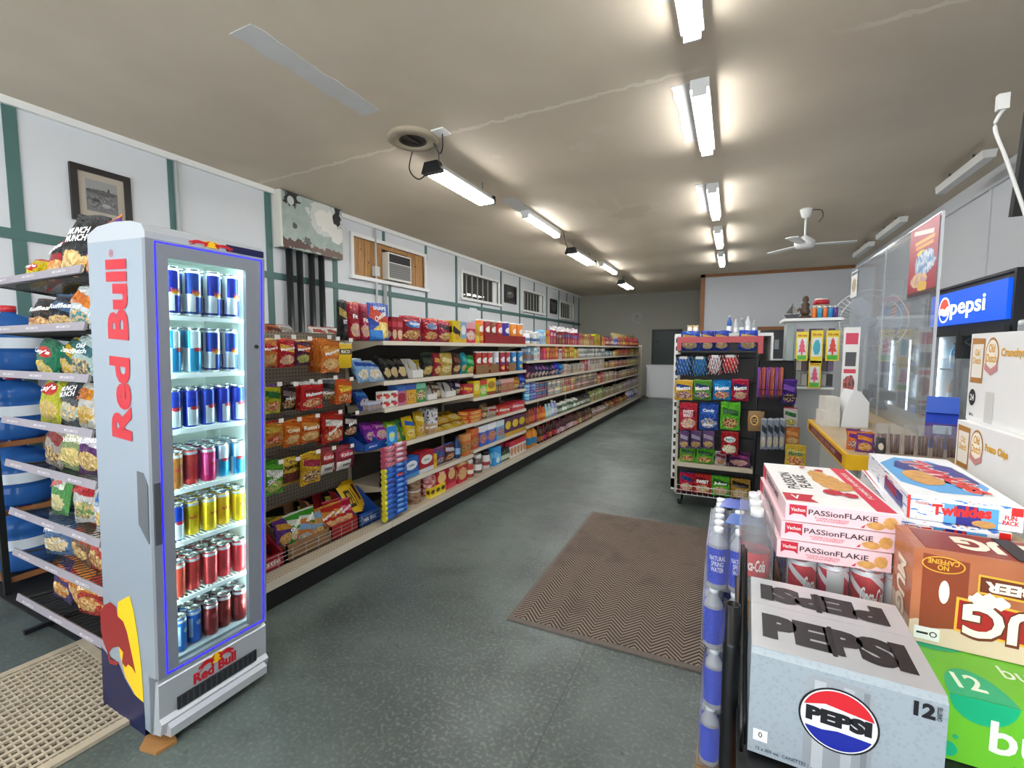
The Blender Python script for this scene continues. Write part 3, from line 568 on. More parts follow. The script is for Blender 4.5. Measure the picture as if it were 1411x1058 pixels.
for ri, (z, h, dia, cans, _) in enumerate(rows):
    if ri < 6:
        mb = MB().box(FD-.052, FD-.045, .036, FWd-.036, z-.018, z-.001).box(.035, .045, .036, FWd-.036, z-.01, z-.001)
        for i in range(22): yy = .045+i*(FWd-.09)/21; mb.box(.035, FD-.05, yy-.0018, yy+.0018, z-.006, z-.001)
        part('shelf', mb, wire, fr)
    nf = len(cans); front = FD-.056-dia/2
    for dpt in range(3 if ri > 2 else 2):
        for i in range(nf):
            dm, nm = cans[i]; yy = y0f+dia/2+(y1f-y0f-dia)*i/(nf-1) if nf > 4 else y0f+dia/2+i*(dia+.014)
            if ri >= 3: front_i = front-(.012 if i % 2 and dpt == 0 else 0)
            else: front_i = front
            xx = front_i-dpt*(dia+.004); p = FR @ Vector((xx, yy, z))
            o = product('drink_can', 'can', (dia, dia, h), p, 1.2+random.uniform(-.6, .9), dm, '%s, %s fridge shelf, %s row, %s from left' % (nm, shn[ri], ('front', 'second', 'third')[dpt], ORD[i+1]), 'can', 'drink cans in the fridge', lid=canlid,
                        texts=[('Red Bull', .5, .52, .55, .09, 'a81f2a', .03)] if dpt == 0 and ri < 5 else ())
            o.rotation_euler = (FR.to_3x3() @ Matrix.Rotation(math.pi/2+random.uniform(-.35, .35)+(.35 if ri < 3 else 0), 3, 'Z')).to_euler()
tag(part('wood_shim', MB().prism([(-1.99, .86), (-1.95, .82), (-1.87, .835), (-1.86, .90), (-1.95, .93)], 0, .012, 'z'), mat('9c6f3d', .6, grain=.3, gs=12)), 'small tan wooden shim under the front foot of the drinks fridge', 'shim')
# ================================================================ FLOOR GRATE, CHIP RACK, WATER JUGS
gt = empty('floor_grate', label='worn beige plastic floor grate in front of the chip rack', cat='grate')
gx0, gx1, gy0, gy1 = -2.95, -2.14, .50, 1.0; gm = mat('b3a893', .6, grain=.3, gs=14, name='worn_beige_plastic'); gt.location = (-2.55, .75, 0); gt.rotation_euler = (0, 0, math.radians(-3))
part('border', MB().box(-.42, .42, -.27, -.235, .002, .018).box(-.42, .42, .235, .27, .002, .018).box(-.42, -.38, -.235, .235, .002, .018).box(.38, .42, -.235, .235, .002, .018), gm, gt)
for i in range(19): part('bar', B(-.38+.04*i+.012, -.38+.04*i+.027, -.235, .235, .003, .016), gm, gt)
for i in range(22): part('cross_bar', B(-.38, .38, -.235+.0215*i+.003, -.235+.0215*i+.008, .004, .013), gm, gt)
part('underlay', B(-.40, .40, -.25, .25, .0, .0018), mat('15130f', .8), gt)
tag(part('shadow_floor_mat', B(-4.3, -2.36, 1.02, 1.75, .0, .008), mat('141515', .6, grain=.2, gs=30)), 'thin black floor mat painting in the shadow under the chip rack', 'mat')  # black floor mat; its colour also paints in the shadow beneath the rack
rk = empty('chip_rack', (-3.28, .92, 0), label='black wire chip rack with grey price strips left of the fridge', cat='rack')
RZ = [1.82, 1.59, 1.375, 1.145, .925, .675, .46, .215]; RWd = .90; bw = mat('141416', .4, name='black_wire'); strip = mat('8f8a92', .45, grain=.05, gs=20)
for x in (.0, RWd): part('post', MB().box(x-.012, x+.012, .40, .425, .012, 1.95).box(x-.012, x+.012, .0, .425, .012, .035), bw, rk)
part('back_grid', MB().box(0, RWd, .41, .415, .1, .11).box(0, RWd, .41, .415, 1.9, 1.91).box(0, RWd, .412, .418, .12, 1.88), bw, rk)
for si, z in enumerate(RZ):
    mb = MB()
    for i in range(24): xx = RWd*i/23; mb.tube([(xx, .01, z-.012), (xx, .40, z-.062)], .0025, 5)
    mb.tube([(0, .01, z-.012), (RWd, .01, z-.012)], .004, 6).tube([(0, .40, z-.062), (RWd, .40, z-.062)], .004, 6).tube([(0, .2, z-.036), (RWd, .2, z-.036)], .0035, 6).tube([(0, .01, z-.012), (0, .4, z-.05)], .006, 6)
    for i in range(24): xx = RWd*i/23; mb.tube([(xx, .005, z-.012), (xx, .005, z+.014)], .002, 4)
    sh = part('shelf', mb, bw, rk)
    part('price_strip', MB().prism([(-.012, z-.012), (-.004, z-.014), (.004, z+.018), (-.004, z+.022)], -.02, RWd+.0, 'x'), strip, sh)
    for i in range(3): flat_text('MIX & MATCH', 'price_lettering', sh, mat('d8d2d6', .5), 1, 0, (.13+.30*i, -.0135, z+.005), (1, 0, 0), (0, .25, 1), .12, .011, .01)
def bagd(c, c2, c3=None, ch='c98b3a', pic=True, oval=None):
    Ls = [('rect', .5, .97, 1, .06, c3 or c2)]
    if oval: Ls.append(('ell', .5, .66, .66, .26, oval))
    else: Ls.append(('rect', .5, .66, .8, .2, c2, .15))
    if pic: Ls.append(('pic', .5, .26, .8, .36, ch, 'e9c98a'))
    return design(c, Ls, .26, .2, .6)
CH = [  # per shelf: colour words, design, text, text colour
 [('yellow', bagd('d9c218', 'c8232a', ch='c98b3a', oval='d8262c'), "Lay's", 'ffffff', .5, .55), ('red', bagd('a81d16', '141414', ch='d98a2c'), 'Doritos', 'f2f2f2', 1, 1), ('black', bagd('17181a', '2a2b2d', ch='d8a866', pic=True), 'MUNCH\nMUNCH', 'f0f0ee', 1, 1.25), ('purple', bagd('5f2f87', 'e2832a', ch='e2832a'), 'Takis', 'f3d13a', 1, 1.1)],
 [('black', bagd('1a1718', '463326', ch='b9783d'), 'Ruffles', 'f0f0ee', 1, .8), ('dark blue-black', bagd('1b2130', '4d6a90', ch='c59b62'), 'Ruffles', 'e8eef2', 1, .85), ('pale blue', bagd('d6dfe0', 'e08a1f', '3aa0b5', ch='2f8a98'), 'Old\nDutch', 'c2611a', 1, 1.05), ('white', bagd('dcdcd8', '777777', ch='555555'), 'Crispy', '333333', .8, .9)],
 [('green', bagd('13754f', '0e5c3d', ch='c9b23a', oval='d8262c'), "Lay's", 'ffffff', 1.15, .85), ('teal green', bagd('1c6a60', 'd8b32a', ch='d8b32a'), 'Crunch', 'f2f2e8', .9, .9), ('pale mint', bagd('b8cfca', '3a6f78', ch='35606b'), 'Old\nDutch', 'e3f0ee', .9, .95), ('white and red', bagd('e2e0dc', 'e0851f', 'c23b2a', ch='c23b2a'), 'Old\nDutch', 'c2611a', 1, 1.1)],
 [('lime yellow', bagd('c2c02c', 'd8262c', ch='d9b64a', oval='d8262c'), "Lay's", 'ffffff', 1, 1.15), ('grey', bagd('52595c', '2b2d2f', '88aeb0', ch='a9c3c2'), 'MUNCH\nMUNCH', 'eeeeee', 1, 1.1), ('white and orange', bagd('d9d8cf', 'e08a1f', ch='d3a23a'), 'Old\nDutch', 'c2611a', 1, 1.1), ('white and red', bagd('dedcd7', 'e08a1f', ch='b5433a'), 'Old\nDutch', 'c2611a', .9, 1.0)],
 [('clear silver', bagd('a59c92', '8b2f2c', ch='6d4a33'), '', 'ffffff', .9, 1.0), ('pale green', bagd('8fa06a', 'd9d7b5', ch='c9b96a'), "Miss\nVickie's", 'f3f2e4', 1, 1.1), ('purple and white', bagd('5b2a6b', 'd9d5da', ch='c9a35a'), 'Ruffles', 'e9e4ee', 1.05, 1.1), ('dark purple', bagd('331a3f', '8c2a3a', ch='c98b3a'), 'Ruffles', 'e2b23a', .8, 1)],
 [('green striped', bagd('5d9a55', 'dfe6d2', 'c23b2a', ch='cfe0b0'), 'Cheezies', 'c22a2a', 1, 1.1), ('white and red', bagd('d8d9d5', 'c23b2a', ch='5d9a55'), 'Humpty', 'c22a2a', .9, 1.1), ('white and blue', bagd('dfe3e3', '3a7fb0', ch='e0b060'), 'Hawkins\nCheezies', '2c6fae', 1.05, 1.05)],
 [('blue and clear', bagd('54779c', 'c9d6de', ch='d8d0c0'), 'Pretzels', 'f2f2f2', 1, .95), ('brown', bagd('7c5a44', 'c23b2a', ch='b98b5a'), '', 'ffffff', .9, .9), ('red and white', bagd('c04a3f', 'e6dcd0', ch='a0602f'), 'Nuts', 'e8e0d4', 1.05, 1.0), ('blue', bagd('2c5fae', 'ffffff', ch='d8c0a0'), 'Popcorn', 'f2f2f2', .9, .9)],
 [('purple and orange', bagd('4d3a6e', 'd8762a', ch='d98b3a'), 'Hot', 'f2c23a', 1, .95), ('yellow and red', bagd('cf8a2c', 'b3312a', ch='d2a04a'), 'Corn', 'b3202a', 1.1, 1), ('orange', bagd('b5442a', 'd8a03a', ch='c98b3a'), 'BBQ', 'f2e0b0', 1, .9), ('dark red', bagd('7d2a22', 'b5604a', ch='8c4a2a'), 'Jerky', 'f0d8b0', .9, .9), ('red', bagd('a5302a', 'd88a4a', ch='c98b3a'), '', 'ffffff', .8, .9)]]
for si, row in enumerate(CH):
    n = len(row); x = .10 if si else .06; step = (RWd-.12)/n
    for i, (cw_, dm, tx, tc, ws, hs) in enumerate(row):
        w = .245*ws; h = .262*hs*(.86 if si else 1); kd = 'bag%d' % ((si*3+i) % 5)
        px_ = -3.28+x+step*(i+.5); py_ = .92+.10+.01*(i % 2)
        # a second bag behind each front one
        for q in range(2):
            o = product('chip_bag', kd, (w, .075, h), (px_+(.02 if q else 0), py_+q*.12, RZ[si]-.012-(.018*(q+1))+.014), random.uniform(-.12, .12), dm, '%s chip bag %s, %s rack shelf from the top, %s from left' % (cw_, ('in front', 'at back')[q], ORD[si+1], ORD[i+1]), 'chip bag', 'chip bags on the wire rack',
                        texts=[(tx, .5, .66, .66 if '\n' not in tx else .55, .13 if '\n' not in tx else .22, tc, .03, .0, .12)] if tx and q == 0 else (), tilt=random.uniform(-.28, -.16), roll=random.uniform(-.18, .18))
jugm = glass('4a86d8', .75, .45, .08, 'blue_jug_plastic', '3f7fd0'); jugw = mat('b9c8d6', .4)
jr = empty('jug_rack', (-4.55, 1.05, 0), label='black metal rack of water jugs by the left wall behind chips', cat='rack')
JZ = [.10, .52, .94, 1.36]
for x, y in ((0, 0), (.62, 0), (0, .75), (.62, .75)): part('post', B(x-.015, x+.015, y-.015, y+.015, 0, 1.75), black, jr)
for z in JZ: part('shelf', MB().box(0, .62, 0, .02, z-.03, z).box(0, .62, .73, .75, z-.03, z).box(0, .62, .24, .26, z-.03, z).box(0, .62, .48, .5, z-.03, z).box(0, .02, 0, .75, z-.03, z).box(.6, .62, 0, .75, z-.03, z), mat('8a5a34', .6, grain=.2, gs=9), jr)
jm = MB().lathe([(.12, 0), (.135, .02), (.135, .10), (.127, .115), (.127, .125), (.135, .14), (.135, .22), (.127, .235), (.135, .25), (.13, .30), (.09, .345), (.035, .36), (.03, .385)], 24).mesh('jug', (jugm,)); jc = MB().lathe([(.036, .37), (.036, .41)], 14).mesh('cap', (mat('b3252c', .4),)); jl = MB().lathe([(.1365, .145), (.1365, .21)], 24, cap=False).mesh('label', (mat('c9d3dc', .5),))
for zi, z in enumerate(JZ):
    for yi, y in enumerate((.15, .55)):
        for xi, x in enumerate((.16, .46)):
            o = link('water_jug', jm, None, (-4.55+x, 1.05+y, z)); link('cap', jc, o); link('label', jl, o)
            tag(o, 'blue water jug on %s rack level, %s row, %s' % (('bottom', 'second', 'third', 'top')[zi], ('near', 'far')[yi], ('wall side', 'aisle side')[xi]), 'water jug', 'water jugs on the rack')
# ================================================================ LONG SHELVING RUN
XS, XBASE, XBK = -2.40, -2.35, -2.80
BAYY = [1.35+1.335*i for i in range(10)]
beige = mat('b9ad98', .5, grain=.04, gs=20, name='beige_enamel'); rail = mat('d3cab9', .45, name='price_rail'); kick = mat('0d0d0e', .6)
t = NT('pegboard'); oc = t.n('ShaderNodeTexCoord').outputs['Object']; sp = t.n('ShaderNodeSeparateXYZ'); t.l(oc, sp.inputs[0])
def dots(t, a, b, pitch, r):
    fa = t.mth('SUBTRACT', t.mth('FRACT', t.mth('DIVIDE', a, pitch)), .5); fb = t.mth('SUBTRACT', t.mth('FRACT', t.mth('DIVIDE', b, pitch)), .5)
    return t.mth('LESS_THAN', t.mth('ADD', t.mth('POWER', fa, 2), t.mth('POWER', fb, 2)), r)
t.col(t.mix(dots(t, sp.outputs[1], sp.outputs[2], .0254, .035), '8d8474', '2a2722')); t.prm(.55); peg = t.m
t = NT('perforated_deck'); oc = t.n('ShaderNodeTexCoord').outputs['Object']; sp = t.n('ShaderNodeSeparateXYZ'); t.l(oc, sp.inputs[0])
t.col(t.mix(dots(t, sp.outputs[0], sp.outputs[1], .024, .03), 'c0b49e', '6b6355')); t.prm(.5); deckm = t.m
BAYN = ['pegboard bay', 'first bay', 'second bay', 'third bay', 'fourth bay', 'fifth bay', 'sixth bay', 'seventh bay', 'last bay']
ZB = [1.565, 1.255, 1.045, .74, .415]; ZC = [1.565, 1.235, .995, .735, .45]; ZD = [1.575, 1.35, 1.105, .815, .49]
ZBAY = [[1.56]]+[ZB, ZC]+[ZD]*6; DECK = .165; TIN = {}
for bi in range(9):
    y0, y1 = BAYY[bi]+.004, BAYY[bi+1]-.004
    g = empty('shelving_bay', (XBK, (y0+y1)/2, 0), label='beige metal shelving, %s of the long left run' % BAYN[bi], cat='shelving', group='bays of the long shelving run'); BAY0 = g if bi == 0 else BAY0; hl = (y1-y0)/2
    part('base_deck', B(0, XBASE-XBK, -hl, hl, DECK-.012, DECK-.001), deckm, g); part('deck_lip', B(XBASE-XBK-.004, XBASE-XBK+.008, -hl, hl, DECK-.05, DECK-.002), rail, g)
    part('kick_plate', B(.0, XBASE-XBK-.004, -hl, hl, 0, DECK-.05), kick, g); part('back_panel', B(-.03, 0, -hl, hl, 0, 1.62), peg if bi == 0 else mat('4b463e', .6, grain=.2, gs=5), g)
    part('upright', B(-.03, .018, -hl, -hl+.025, 0, 1.64), beige, g)
    if bi == 0: part('top_rail', B(-.3, .02, -hl, hl, 1.52, 1.535), beige, g)
    for si, z in enumerate(ZBAY[bi]):
        if bi == 0: break
        sh = part('shelf', MB().box(.0, XS-XBK, -hl, hl, z-.03, z-.002).prism([(0, z-.10), (XS-XBK-.04, z-.03), (0, z-.03)], -hl, -hl+.003, 'y').prism([(0, z-.10), (XS-XBK-.04, z-.03), (0, z-.03)], hl-.003, hl, 'y'), beige, g)
        part('price_rail', MB().prism([(XS-XBK, z-.034), (XS-XBK+.009, z-.034), (XS-XBK+.004, z-.001), (XS-XBK, z-.001)], -hl, hl, 'y'), rail, sh)
    # the far side of the run: one shelf and a base
    part('rear_shelf', B(-.38, -.03, -hl, hl, 1.50, 1.52), beige, g); part('rear_base', B(-.40, -.03, -hl, hl, 0, .16), beige, g)
tag(part('end_panel', B(XBK-.03, XBASE, BAYY[9], BAYY[9]+.03, 0, 1.62), beige), 'beige end panel closing the far end of the left shelving run', 'panel')
# ---------------------------------------------------------------- what stands on the shelves
def boxd(c, c2, c3=None, ch='c9a36a', k=0):
    Ls = {0: [('rect', .5, .70, .84, .22, c2), ('pic', .5, .28, .8, .4, ch, c3 or 'ead9b8')], 1: [('ell', .5, .6, .8, .45, c2), ('rect', .5, .1, 1, .2, c3 or c2)], 2: [('rect', .5, .85, 1, .3, c2), ('pic', .5, .36, .9, .5, ch, c3 or 'ead9b8')], 3: [('rect', .5, .5, .9, .3, c2, .3), ('ell', .6, .25, .5, .3, c3 or ch)]}[k]
    return design(c, Ls, .38)
def tubed(c, c2='e8e2d8', c3=None): return design(c, [('ell', .5, .62, .34, .30, c2), ('rect', .5, .45, .26, .10, c3 or c), ('pic', .5, .22, .34, .2, 'd9a03a', 'f0d68a')], .35)
def tinm(c, c2, c3='cccccc'): return design(c, [('rect', .5, .62, .5, .3, c2), ('rect', .5, .96, 1, .08, 'b5b5b2'), ('pic', .5, .25, .5, .3, c3, c2)], .35, .1)
CNT = {}
GRP = ['top shelf', 'second shelf', 'third shelf', 'fourth shelf', 'fifth shelf', 'bottom deck']
def place(shelf, y, z, name, kind, dims, dm, words, cat, texts=(), X=None, tilt=0., lid=None, rz=None, dx=0., roll=0., zoff=0., up_=0):
    bi = max(1, max(i for i in range(9) if y >= BAYY[i]-1e-6)); key = (shelf, bi, up_); CNT[key] = CNT.get(key, 0)+1
    fx = (XBASE-.06 if shelf == 5 else XS-.018) if X is None else X
    lab = '%s, %s from near end%s, %s, %s' % (words, ordw(CNT[key]), (', upper layer' if up_ == 1 else ', topmost layer' if up_ else ''), GRP[shelf], BAYN[bi])
    o = product(name, kind, dims, (fx-dims[1]/2+dx, y, z+zoff), math.pi/2+(random.uniform(-.05, .05) if rz is None else rz), dm, lab, cat, 'products on the long shelving run', texts, tilt, lid, roll)
    return o
lidw = mat('e6e4de', .4); lidr = mat('b3202a', .4); lidk = mat('1a1a1c', .4); cardb = mat('8f6a45', .7, grain=.08, gs=20, name='cardboard')
CARD = {'b': cardb, 'r': mat('9c1c1f', .5), 'w': mat('dcdad4', .5), 'k': mat('231f1e', .5), 'bl': mat('1d4fa0', .45), 'y': mat('d8c020', .5)}
def yx(px, z, X): return atx(px, 481, X).y
def row(shelf, z_of, items):
    """items: px range along the shelf in the photograph's aisle, count, and what stands there"""
    for it in items:
        p0, p1, n, kind, h, d, dm, name, words, cat = it[:10]; o_ = it[10] if len(it) > 10 else {}
        X = (XBASE-.06 if shelf == 5 else XS-.018)+o_.get('dx', 0); a, b = yx(p0, 0, X), yx(p1, 0, X); w = (b-a)/n
        for i in range(n):
            y = a+w*(i+.5); bi = max(1, max(k_ for k_ in range(9) if y >= BAYY[k_]-1e-6)); z = DECK if shelf == 5 else ZBAY[bi][shelf]
            ww = w*o_.get('fill', .96)
            if kind in ('tube', 'tin', 'jar', 'bottle', 'can'): ww = min(ww, d); dd = ww
            else: dd = d
            z += o_.get('z', 0)
            hj = h*(random.uniform(.82, 1.06) if p0 > 726 and o_.get('lay', 1) == 1 else 1)
            for lay in range(o_.get('lay', 1)):
                place(shelf, y, z+lay*h, name, kind, (ww*(random.uniform(.82, 1) if p0 > 726 else 1), dd, hj), dm, words, cat, o_.get('t', ()), None, o_.get('tilt', 0.), o_.get('lid'), o_.get('rz'), o_.get('dx', 0), o_.get('roll', 0.), up_=lay or o_.get('up', 0))
            if o_.get('back'): place(shelf, y, z, name, kind, (ww, dd, h), dm, words, cat, (), None, o_.get('tilt', 0.), o_.get('lid'), o_.get('rz'), o_.get('dx', 0)-dd-.01, up_=0)
def T(s, c, cz=.7, w=.7, h=.14, cx=.5, bold=.03, slant=0., rot=0.): return (s, cx, cz, w, h, c, bold, slant, rot)
SNK = 'snack bag'
row(0, None, [
 (471, 484, 1, 'pouch1', .275, .07, bagd('141214', 'b09a4a', '3a3a3a', ch='c23a5a', pic=False), 'snack_pouch', 'tall black snack pouch', SNK, {'t': [T('EST', 'e8d8e0', .45, .4, .1)]}),
 (484, 500, 1, 'pouch2', .27, .07, bagd('b3162e', '8a1020', 'd86a4a', ch='e8b8c0'), 'snack_pouch', 'tall crimson pretzel pouch', SNK, {'t': [T('Fit', 'f0e4e0', .62, .4, .12)]}),
 (500, 512, 1, 'pouch3', .265, .07, bagd('a8143a', '7a0f28', 'd04a5a', ch='e0a8b0'), 'snack_pouch', 'raspberry red pretzel pouch', SNK, {'t': [T('Fit', 'f0e4e0', .55, .5, .12)]}),
 (512, 541, 1, 'pouch0', .285, .08, design('1a4aa8', [('rect', .5, .6, .9, .34, 'c8452c', .4), ('pic', .6, .28, .7, .45, 'e8c84a', 'f0dfa0'), ('rect', .3, .15, .5, .25, '2c7fd0')], .3, .1, .3), 'snack_pouch', 'large blue and red twist snack pouch', SNK, {'t': [T('SNAPS', 'f2f2f2', .86, .6, .1), T('Cheddar', 'f2eee4', .66, .6, .14, rot=.4)]}),
 (541, 548, 1, 'box', .19, .12, boxd('8c1428', 'c23a4a', 'd8c0b0'), 'snack_box', 'slim dark red snack box', 'box'), (548, 556, 1, 'box', .19, .12, boxd('9c1a34', 'c8506a', 'e0c8c0'), 'snack_box', 'slim plum red snack box', 'box'),
 (556, 586, 1, 'bag1', .215, .09, bagd('a01420', '2c62b0', 'c23030', ch='c8803a', oval='3a78c0'), 'snack_bag', 'red ring snack bag with blue oval', SNK, {'t': [T('Old Dutch', 'f2f2f2', .68, .5, .09)]}),
 (586, 607, 1, 'bag2', .21, .09, bagd('a81822', '7090c8', 'd8502a', ch='c8602a', oval='8aa8d8'), 'snack_bag', 'red pretzel bag with pale blue oval', SNK, {'t': [T('Old Dutch', '2a3a70', .68, .55, .09)]}),
 (607, 624, 1, 'bag3', .205, .08, bagd('b03050', '3a2230', 'd85a3a', ch='d0a060'), 'snack_bag', 'pink and red party mix bag', SNK),
 (624, 635, 1, 'box', .21, .10, boxd('e0c41c', '181818', 'd8a020', k=3), 'cracker_box', 'yellow and black cracker box', 'box'), (635, 643, 1, 'box', .205, .10, boxd('7fb4d8', 'f0f0ee', 'd8b43a', k=1), 'cracker_box', 'pale blue cracker box with white circle', 'box'),
 (643, 655, 1, 'box', .205, .10, boxd('c8283c', 'e8a0a8', 'f0d0d0', k=2), 'cracker_box', 'pink and red cracker box', 'box', {'t': [T('Crackers', 'f2ece8', .45, .8, .1)]}), (655, 661, 1, 'box', .20, .10, boxd('dcb81c', 'c8901c', 'e8d060', k=3), 'cracker_box', 'narrow yellow cracker box', 'box'),
 (661, 669.5, 1, 'tube', .255, .085, tubed('d8621c'), 'chip_tube', 'orange chip tube', 'chip tube', {'lid': lidw}), (670.5, 678, 1, 'tube', .255, .085, tubed('8c1f1c'), 'chip_tube', 'brown-red chip tube', 'chip tube', {'lid': lidw}), (678, 687, 1, 'tube', .255, .085, tubed('7a3a20'), 'chip_tube', 'brown chip tube', 'chip tube', {'lid': lidw}),
 (687, 696, 1, 'tube', .255, .085, tubed('a8241f', 'e8d8e0'), 'chip_tube', 'red chip tube', 'chip tube', {'lid': lidw}), (696, 706, 1, 'tube', .26, .085, tubed('3a2a90'), 'chip_tube', 'violet-blue chip tube', 'chip tube', {'lid': lidw}), (706, 724, 2, 'tube', .255, .085, tubed('d8791c'), 'chip_tube', 'orange-yellow chip tube', 'chip tube', {'lid': lidw})])
for px0, px1 in ((669, 687), (687, 706), (706, 724)): 
    a, b = yx(px0, 0, XS-.01), yx(px1, 0, XS-.01); CNT[0, 2, 9] = CNT.get((0, 2, 9), 0)+1
    tag(part('display_tray', MB().box(XS-.16, XS-.012, a+.004, b-.004, 1.565, 1.568).box(XS-.014, XS-.011, a+.004, b-.004, 1.568, 1.66).box(XS-.16, XS-.014, a+.004, a+.007, 1.568, 1.66).box(XS-.16, XS-.014, b-.007, b-.004, 1.568, 1.66), CARD['r']), 'red card display tray under chip tubes, top shelf, %s of three' % ORD[CNT[0, 2, 9]], 'tray', 'red trays on the top shelf')
row(1, None, [
 (498, 516, 1, 'bag1', .20, .08, bagd('7fb0d8', '1d4fa8', 'dfe8f0', ch='e8f0f4'), 'snack_bag', 'pale blue popcorn bag leaning over', SNK, {'tilt': -.5}), (514, 536, 1, 'bag2', .21, .08, bagd('9cc0e0', '1d58b0', 'f0f4f8', ch='f0f4f8'), 'snack_bag', 'sky blue popcorn bag lying tilted', SNK, {'tilt': -.75, 'dx': .02}),
 (534, 545, 1, 'bag3', .22, .07, bagd('121314', '3a3a34', '2a2a2a', ch='c8b890'), 'snack_bag', 'black popcorn bag leaning back', SNK, {'tilt': -.5}), (543, 556, 1, 'bag0', .22, .07, bagd('141516', '4a463a', '2a2a2a', ch='cfc09a'), 'snack_bag', 'black kettle corn bag leaning back', SNK, {'tilt': -.55}), (554, 567, 1, 'bag2', .22, .07, bagd('101112', '50483a', '2a2a2a', ch='d8c8a0'), 'snack_bag', 'glossy black popcorn bag leaning back', SNK, {'tilt': -.55}),
 (567, 583, 1, 'tray', .16, .20, CARD['w'], 'display_tray', 'white open display carton with yellow sachets', 'carton'),
 (583, 600, 1, 'bag1', .215, .08, bagd('151a16', '3a4a34', '2a3a2a', ch='d8c060'), 'snack_bag', 'black chip bag with yellow chips', SNK), (600, 610, 1, 'bag3', .21, .08, bagd('a82a3a', 'd8a04a', '8a1a28', ch='d8a860'), 'snack_bag', 'red chip bag', SNK), (610, 626, 1, 'bag2', .21, .08, bagd('c8a850', 'e8d8a0', 'a88a3a', ch='e8d8a0'), 'snack_bag', 'gold chip bag', SNK), (626, 637, 1, 'bag0', .205, .08, bagd('4a2a22', '8a5a3a', '2a1814', ch='c89a5a'), 'snack_bag', 'dark brown chip bag', SNK),
 (638, 645, 1, 'bag1', .21, .08, bagd('1c9ab0', '4ac0d0', '147a90', ch='d8d080'), 'snack_bag', 'teal chip bag', SNK), (644, 656, 1, 'bag3', .205, .08, bagd('1f9a4a', '6ad08a', '147a3a', ch='d8c060'), 'snack_bag', 'bright green chip bag', SNK),
 (658, 674, 2, 'tube', .24, .085, tubed('b01c24'), 'chip_tube', 'red chip tube', 'chip tube', {'lid': lidw}), (674, 682, 1, 'tube', .24, .085, tubed('c8383c'), 'chip_tube', 'bright red chip tube', 'chip tube', {'lid': lidw}), (682, 691, 1, 'tube', .24, .085, tubed('c8d0dc', 'f0f0f0', '3a62b0'), 'chip_tube', 'white and blue chip tube', 'chip tube', {'lid': lidw}), (691, 706, 2, 'tube', .24, .085, tubed('a81f28', 'e0e0e8', '2a4a9a'), 'chip_tube', 'red and blue chip tube', 'chip tube', {'lid': lidw}), (706, 724, 2, 'tube', .24, .085, tubed('2f8ad0'), 'chip_tube', 'light blue chip tube', 'chip tube', {'lid': lidw})])
for i, (px0, px1) in enumerate(((657, 674), (677, 688), (702, 711))):
    a, b = yx(px0, 0, XS), yx(px1, 0, XS); tag(part('cardboard_tray', MB().box(XS-.008, XS-.004, a, b, ZC[1], ZC[1]+.10).box(XS-.16, XS-.008, a, b, ZC[1], ZC[1]+.002), cardb), 'brown cardboard tray under chip tubes, second shelf, %s of three' % ORD[i+1], 'carton', 'cardboard tray fronts')
